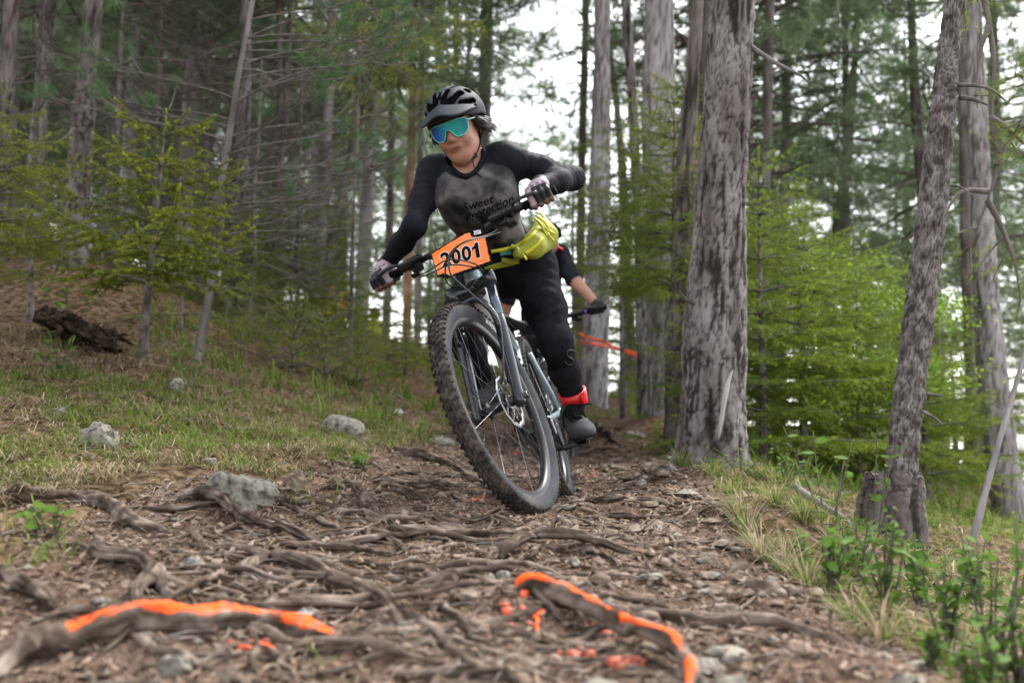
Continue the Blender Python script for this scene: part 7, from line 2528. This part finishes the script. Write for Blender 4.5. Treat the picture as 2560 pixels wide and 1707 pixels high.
# ---- broadleaf plants: every leaf its own piece
def leaf_mesh():
    u = np.linspace(0, 1, 7)
    w = .34 * np.sin(np.pi * u ** .85) ** .9
    zc = -.10 * u ** 2
    V = np.vstack([np.c_[u, -w, zc + .10 * w], np.c_[u, w * 0, zc - .03 * np.sin(np.pi * u)], np.c_[u, w, zc + .10 * w]])
    j = np.arange(6)
    F = np.vstack([np.stack([j, j + 1, j + 8, j + 7], 1), np.stack([j + 7, j + 8, j + 15, j + 14], 1)])
    o = mesh_obj('leaf', V, [F], M_LEAF2)
    return o
LEAF0 = leaf_mesh()
def leafy_plant(label, base, H, seed, nst, nl, size, mat_stem=None, spread=.4, cat='plant', group='leafy shrubs'):
    rg = np.random.default_rng(seed)
    t = thing('leafy_shrub', label, cat, loc=tuple(base), group=group)
    for s_ in range(nst):
        a = rg.random() * 6.28
        top = np.array([math.cos(a) * spread * H * rg.random(), math.sin(a) * spread * H * rg.random(), H * (.7 + .4 * rg.random())])
        p = spline([np.array([.01 * rg.normal(), .01 * rg.normal(), -.02]), top * .5 + rg.normal(size=3) * .03 * H, top], 8)
        m = MB(); m.tube(p, np.linspace(.0035, .0014, 8), 5); m.build('stem', mat_stem or M_TWIG, t)
        for q in range(nl):
            f = .30 + .7 * (q + rg.random() * .6) / nl
            b = np.array([np.interp(f, np.linspace(0, 1, 8), p[:, k]) for k in range(3)])
            az = q * 2.4 + rg.normal() * .5
            lf_ = LEAF0.copy(); COL.objects.link(lf_); lf_.parent = t
            lf_.location = tuple(b)
            sz = size * (.65 + .6 * rg.random())
            lf_.scale = (sz, sz * (.8 + .3 * rg.random()), sz)
            lf_.rotation_euler = (.5 * rg.normal(), -.25 + .4 * rg.normal(), az)
    return t
def gp(px, py, dz=0.0):
    p = G(px, py); p[2] += dz
    return p
def at_ground(px, py, d):
    p = P(px, py, d); p[2] = gz(p[0], p[1])[0] - .01
    return p
LP = [(2080, 1530, 2.35, .17, 7, 9, .038, 'blurred leafy shrub in front of the stump, leftmost of the foreground shrubs'), (2210, 1560, 2.15, .24, 9, 9, .038, 'blurred leafy shrub standing before the right side of the stump'),
      (2370, 1600, 2.0, .20, 8, 9, .036, 'leafy shrub by the brown fallen branch, lower right'), (2470, 1540, 2.0, .28, 9, 10, .036, 'tall leafy shrub at the right edge'), (2540, 1640, 1.75, .20, 9, 9, .034, 'leafy shrub cut by the right edge near the corner'),
      (2330, 1690, 1.75, .09, 6, 8, .030, 'low leafy shrub at the bottom, right of the bare earth'), (2010, 1440, 2.6, .11, 5, 7, .036, 'small leafy shrub on the verge left of the stump'), (2450, 1690, 1.65, .12, 9, 9, .030, 'low leafy shrub in the lower right corner'),
      (2150, 1480, 2.7, .16, 7, 8, .038, 'leafy shrub close against the foot of the stump'), (2300, 1500, 2.5, .18, 7, 8, .038, 'leafy shrub just right of the stump, behind the front row'), (2440, 1440, 2.8, .20, 7, 8, .038, 'leafy shrub behind the brown fallen branch')]
for i, (px, py, d, H_, ns, nl, sz, lb) in enumerate(LP):
    leafy_plant(lb, at_ground(px, py, d), H_, 800 + i, ns, nl, sz * .82)
leafy_plant('sprig of round pale green leaves in front of the leaning scaly trunk', at_ground(2190, 1330, 3.5), .52, 820, 3, 7, .040, spread=.25)
leafy_plant('thin twig with fresh leaves left of the stump', at_ground(2065, 1370, 3.4), .34, 821, 3, 6, .042, spread=.6)
leafy_plant('small leafy sprout beside the sharp lone spruce on the bank', at_ground(470, 850, 5.0), .42, 822, 3, 6, .05, spread=.8)
leafy_plant('leafy seedlings at the dark hollow on the left bank', at_ground(150, 800, 5.0), .22, 823, 4, 6, .045, spread=.9)
leafy_plant('leafy sprout at the foot of the stout dark leaning trunk', at_ground(190, 700, 6.0), .40, 824, 4, 7, .055, spread=.7)
leafy_plant('green weed on the grassy bank left of the front tyre', at_ground(905, 1082, 4.0), .07, 825, 4, 5, .035, spread=1.0)
leafy_plant('low bilberry clump on the verge right of the thick pine', at_ground(1850, 1190, 4.6), .14, 826, 8, 7, .022, spread=1.4)
leafy_plant('low bilberry clump left of the leaning scaly trunk', at_ground(1960, 1210, 4.5), .17, 827, 8, 7, .022, spread=1.4)
leafy_plant('green weed in the foreground grass patch on the left', at_ground(130, 1400, 2.3), .08, 828, 4, 6, .036, spread=1.0)
bpy.data.objects.remove(LEAF0)

# ---- fallen branches and the root plate, dark in colour for the hollow's shade
def fallen(label, pts, r0, r1, mat, seed):
    W = np.array([P(*p) for p in pts])
    A = W[0].copy()
    V, F, ti, c, r = bark_trunk(spline(W - A, 14), np.linspace(r0, r1, 14), 16, 60, 'ridge', r0 * .18, seed, 30)
    o = mesh_obj('fallen_branch', V, [F], mat, None, ti, None, True, tuple(A))
    return tag(o, label, 'branch', 'fallen branches')
fallen('pale fallen branch sloping down to the stump through the verge grass', [(1985, 1215, 4.2), (2060, 1265, 4.0), (2120, 1305, 3.85), (2160, 1360, 3.7), (2172, 1390, 3.6)], .016, .011, M_BARK, 1)
fallen('brown fallen branch sloping down to the right below the stump', [(2310, 1420, 3.1), (2370, 1475, 2.95), (2410, 1530, 2.85), (2440, 1570, 2.8)], .024, .016, M_SCALY, 2)
fallen('dark fallen branch lying level at the right edge', [(2360, 1588, 2.6), (2440, 1584, 2.6), (2520, 1582, 2.6), (2600, 1574, 2.6)], .017, .014, M_BARKD, 3)
fallen('thin grey sapling pole leaning at the right edge', [(2420, 1400, 4.6), (2450, 1280, 4.6), (2490, 1130, 4.7), (2540, 960, 4.8), (2580, 820, 4.9)], .016, .010, M_BARKP, 4)
fallen('orange-brown splinter of wood on the lower right earth', [(2095, 1515, 2.2), (2140, 1532, 2.15), (2168, 1556, 2.1)], .010, .007, M_BARKR, 5)
fallen('thin bare stick standing in the right verge', [(2100, 1352, 3.2), (2092, 1280, 3.2), (2102, 1200, 3.2), (2110, 1150, 3.2)], .004, .002, M_TWIG, 6)
fallen('bent dry twig arching over the brush on the left bank', [(1010, 1000, 5.0), (985, 985, 5.0), (960, 1020, 5.0)], .004, .002, M_TWIGL, 7)
hol = thing('root_plate', 'upturned root plate coloured dark for the shade of the hollow on the left bank', 'root plate', loc=tuple(gp(200, 800)))
A = np.array(hol.location)
rg = np.random.default_rng(5)
hm = MB()
for k in range(46):
    x0 = 105 + 190 * rg.random(); y0 = 738 + 60 * rg.random() + (x0 - 105) * .28
    q = spline([P(x0, y0, 5.9), P(x0 + 22 + 20 * rg.normal(), y0 + 14 + 10 * rg.normal(), 5.7), P(x0 + 55 + 24 * rg.normal(), y0 + 22 + 18 * rg.normal(), 5.6)], 8)
    hm.tube(q - A, np.linspace(.012 + .012 * rg.random(), .004, 8), 5)
M_SHADEWOOD = mk('shade_darkened_wood', [(.012, .008, .006), (.045, .03, .021), (.09, .062, .045)], 14, .95, spec=.05, bump=(40, .8, .01), tint=(.01, .007, .005))  # wood colour darkened to stand in for the shadow in the hollow
for v in hm.V: v[:, 2] -= .08
hm.build('roots', M_SHADEWOOD, hol)
rt = MB()
V, F, ti, c, r = bark_trunk(spline(np.array([P(110, 752, 5.9), P(180, 770, 5.7), P(250, 806, 5.55), P(300, 838, 5.5)]) - A, 14), np.linspace(.06, .02, 14), 24, 50, 'plates', .02, 6, 12)
V[:, 2] -= .09
mesh_obj('log', V, [F], M_SHADEWOOD, None, ti, hol)
# ------------------------------------------------------------------ the second cyclist, the marshals, the barrier tape
def simple_person(label, J, rads, mats, ids, h=.010, name='person', obj_loc=None, wrk=None):
    t = thing(name, label, 'person', loc=tuple(obj_loc))
    pts = np.vstack([np.array(v) for v in J.values()])
    f = Field(pts.min(0) - .22, pts.max(0) + .24, h)
    for (a, b, ra, rb, k, i) in rads:
        A = J[a] if isinstance(a, str) else np.array(a); B_ = J[b] if isinstance(b, str) else np.array(b)
        f.cone(A, B_, ra, rb, k, i, wr=(.003, 24, -.1, 1.1, 3) if i in (1, 3) else None)
    V, Q, vid = f.mesh()
    V = laplacian(V, Q, 1, .4)
    mesh_obj('body', V - np.array(obj_loc), [Q], mats, [vid[Q].max(1)], None, t)
    return t

# second bike: a copy of the first, upright, without the plate
bike2 = copy_tree(bike)
for c in list(bike2.children_recursive):
    if c.name.startswith('number_plate') or c.name.startswith('cable_tie') or any(c.name.startswith(k) for k in ('orange_panel', 'digit', 'year_print', 'small_print')):
        bpy.data.objects.remove(c)
g2 = P(1352, 1190, 7.0)
Q2 = (0, 0, 0, -1.60, 0, .10)
R2 = _R(Q2)
cent = P(1372, 812, 6.55)                                # middle of its handlebar
T2 = cent - R2 @ st(BARC)[0]
T2[2] += 0
bike2.matrix_world = Matrix([[*R2[i], T2[i]] for i in range(3)] + [[0, 0, 0, 1]])
tag(bike2, 'second mountain bike, blurred, following behind the leading rider', 'mountain bike')
w2 = lambda p: R2 @ np.asarray(p) + T2
gl2, gr2 = w2(st(barpt(.33))[0]), w2(st(barpt(-.33))[0])
J = dict(hl=gl2 + np.array([0, .02, .03]), hr=gr2 + np.array([0, .02, .03]),
         el=P(1432, 698, 6.65), er=P(1270, 745, 6.6), sl=P(1398, 640, 6.85), sr=P(1300, 650, 6.85),
         nk=P(1352, 628, 6.85), ch=P(1350, 690, 6.95), wa=P(1348, 745, 7.15), pv=P(1350, 790, 7.3), hd=P(1366, 612, 6.65), hd2=P(1366, 600, 6.66))
bb2 = w2(BB)
J.update(fl=w2(LPED) + np.array([0, 0, .03]), fr=w2(RPED) + np.array([0, 0, .03]), kl=P(1392, 880, 6.75), kr=P(1318, 885, 6.8))
J['al'] = J['fl'] + np.array([0, .09, .09]); J['ar'] = J['fr'] + np.array([0, .09, .09])
p2 = simple_person('second cyclist with bare forearms and a dark short-sleeved jersey, half hidden behind the first', J, [
    ('sr', 'sl', .075, .075, .05, 1), ('nk', 'ch', .09, .135, .06, 1), ('ch', 'wa', .145, .13, .06, 1), ('wa', 'pv', .13, .14, .06, 3),
    ('sl', 'el', .068, .052, .04, 1), ('sr', 'er', .068, .052, .04, 1), ('el', 'hl', .048, .032, .02, 0), ('er', 'hr', .048, .032, .02, 0),
    ('nk', 'hd', .058, .055, .02, 0), ('hd', 'hd2', .078, .085, .03, 0),
    ('pv', 'kl', .11, .07, .05, 3), ('pv', 'kr', .11, .07, .05, 3), ('kl', 'al', .062, .045, .03, 0), ('kr', 'ar', .062, .045, .03, 0)],
    [M_SKIN, M_SLEEVE, M_SLEEVE, M_TROUS], None, .011, obj_loc=J['pv'])
L2 = np.array(p2.location)
def glove2(c, s):
    m = Field(c - .13, c + .13, .007)
    a = nrm(gl2 - gr2) * s
    fwd = np.array([0, -1, 0.]); up = np.array([0, 0, 1.0])
    m.cone(c + np.array([0, .05, .05]), c + up * .03, .036, .036, .02, 0)
    for o in (-.033, -.011, .011, .033):
        m.cone(c + a * o + up * .036 + fwd * .012, c + a * o + fwd * .045 + up * .004, .014, .012, .006, 0)
        m.cone(c + a * o + fwd * .045 + up * .004, c + a * o + fwd * .026 - up * .026, .012, .011, .004, 0)
    m.cone(c - a * .04 + up * .02, c - a * .045 - up * .02 + fwd * .015, .014, .012, .006, 0)
    V, Q, vid = m.mesh()
    mesh_obj('glove', V - L2, [Q], [M_GLV], None, None, p2)
glove2(gl2, 1); glove2(gr2, -1)
for f_, sd in ((J['fl'], 1), (J['fr'], -1)):
    m = Field(f_ - .22, f_ + .22, .010)
    m.cone(f_ + np.array([0, .08, .02]), f_ + np.array([0, -.09, .0]), .046, .044, .02, 0)
    m.cone(f_ + np.array([0, .09, .03]), f_ + np.array([0, .09, .10]), .045, .048, .02, 0)
    V, Q, vid = m.mesh(); mesh_obj('shoe', V - L2, [Q], [M_SHOE], None, None, p2)
hm2 = Field(J['hd'] - .25, J['hd'] + .25, .009)
hm2.ell(J['hd2'] + np.array([0, .01, .035]), None, (.105, .135, .09), .01, 0)
wn_, p_ = hm2._win(J['hd'] - .25, J['hd'] + .25)
hm2._put(wn_, (p_[..., 2] - (J['hd2'][2] + .02)).astype(np.float32), .01, None, sub=True)
V, Q, vid = hm2.mesh(); mesh_obj('helmet', V - L2, [Q], [M_FOAM], None, None, p2)
pad = MB()
pad.tube(spline([J['sl'] + np.array([-.08, -.06, .06]), J['sl'] + np.array([-.03, -.075, .055]), J['sl'] + np.array([.02, -.07, .03])], 8), .026, 8, flat=.4)
pad.V = [v - L2 for v in pad.V]; pad.build('shoulder_stripe', M_REDP, p2)

M_PURP = mk('purple_anodised', (.22, .08, .55), rough=.3, metal=.6)
bar2 = [c for c in bike2.children if c.name.startswith('handlebar')][0]
for s_ in (1, -1):
    m = MB(); m.tube([barpt(s_ * .244), barpt(s_ * .258)], .0205, 14); m.V = [st(v) for v in m.V]
    m.build('lock_ring', M_PURP, bar2)

# two marshals far up the slope
M_HIVIS = mk('hi_vis_yellow', [(.62, .72, .03), (.70, .80, .05)], 10, .6)
M_AMBER = mk('amber_cloth', [(.80, .42, .01), (.86, .5, .02)], 10, .6)
M_CAPR = mk('rust_cap', (.22, .06, .04), rough=.7)
def marshal(label, head, d, top_m, hat, lean=0):
    hd = P(*head, d)
    g = gz(hd[0], hd[1])[0]
    J = dict(h=hd, h2=hd + np.array([0, 0, .05]), nk=hd + np.array([0, 0, -.15]), ch=hd + np.array([0, 0, -.36]), pv=hd + np.array([0, 0, -.72]),
             sl=hd + np.array([.19, 0, -.24]), sr=hd + np.array([-.19, 0, -.24]), el=hd + np.array([.26, -.05, -.50]), er=hd + np.array([-.26, -.05, -.50]),
             wl=hd + np.array([.16, -.2, -.62]), wr=hd + np.array([-.16, -.2, -.62]))
    zf = min(g, hd[2] - 1.45)
    for s, k in ((1, 'l'), (-1, 'r')):
        J['k' + k] = np.array([hd[0] + s * .1, hd[1] - .02, (zf + J['pv'][2]) / 2]); J['f' + k] = np.array([hd[0] + s * .11, hd[1], zf + .06]); J['t' + k] = J['f' + k] + np.array([0, -.16, -.02])
    t = simple_person(label, J, [('sr', 'sl', .08, .08, .05, 1), ('nk', 'ch', .08, .16, .06, 1), ('ch', 'pv', .165, .15, .06, 1), ('sl', 'el', .07, .055, .04, 1), ('sr', 'er', .07, .055, .04, 1),
        ('el', 'wl', .05, .036, .02, 0), ('er', 'wr', .05, .036, .02, 0), ('nk', 'h', .06, .06, .03, 0), ('h', 'h2', .085, .09, .03, 0), ('pv', 'kl', .12, .075, .04, 3), ('pv', 'kr', .12, .075, .04, 3),
        ('kl', 'fl', .07, .05, .03, 3), ('kr', 'fr', .07, .05, .03, 3), ('fl', 'tl', .05, .04, .02, 3), ('fr', 'tr', .05, .04, .02, 3)], [M_SKIN, top_m, top_m, M_TROUS], None, .018, obj_loc=np.array([hd[0], hd[1], zf]))
    L = np.array(t.location)
    m = MB(); V, F = lathe([(.02, .098), (.08, .094), (.12, .07), (.135, .0)], 18, 'z'); m.add(V + hd - L, F); m.box(hd - L + np.array([0, -.12, .03]), (.06, .05, .008), bev=.004)
    m.build('cap', hat, t)
    return t
marshal('distant marshal in a hi-vis yellow vest and rust cap standing on the slope', (937, 786), 17.5, M_HIVIS, M_CAPR)
marshal('distant person in amber jacket glimpsed between trunks left of the rider\'s hand', (838, 700), 16.5, M_AMBER, M_CAPR)

# barrier tape between the trunks on the right
M_TAPE = mk('orange_barrier_tape', [(.90, .13, .03), (.95, .20, .06), (.75, .45, .35)], 22, .5, trans=.3, lo=.35, hi=.75)
def tape(pts, hw, label, seed):
    W = spline(np.array([PV(*p) for p in pts]), 60)
    A = W[0].copy()
    t = np.linspace(0, 1, 60)
    tw = .5 * np.sin(t * 23 + seed) + .9 * np.sin(t * 9 + 2 * seed)
    up = np.c_[np.zeros(60), np.sin(tw), np.cos(tw)] * hw
    V = np.vstack([W - A + up, W - A - up, W - A - up + [0, .0015, 0], W - A + up + [0, .0015, 0]])
    j = np.arange(59)
    F = np.vstack([np.stack([q * 60 + j, q * 60 + j + 1, ((q + 1) % 4) * 60 + j + 1, ((q + 1) % 4) * 60 + j], 1) for q in range(4)])
    o = mesh_obj('barrier_tape', V, [F], M_TAPE, None, None, None, True, tuple(A))
    return tag(o, label, 'barrier tape', 'orange barrier tape')
tape([(1330, 764, 9.6), (1350, 775, 9.6), (1385, 784, 9.6), (1420, 800, 9.6), (1465, 818, 9.3), (1500, 828, 9.1)], .017, 'upper orange barrier tape strung between the trunks behind the second cyclist', 1)
tape([(1335, 785, 9.6), (1365, 790, 9.6), (1400, 797, 9.6), (1440, 806, 9.5), (1470, 814, 9.3)], .017, 'lower orange barrier tape sagging under the upper one', 2)
tape([(1345, 785, 9.6), (1342, 800, 9.58), (1338, 818, 9.58), (1336, 826, 9.58)], .020, 'loose orange tape end hanging down beside the pale trunk', 3)
tape([(1328, 762, 9.6), (1326, 775, 9.58), (1328, 790, 9.58)], .020, 'short orange tape end knotted at the left of the barrier', 4)
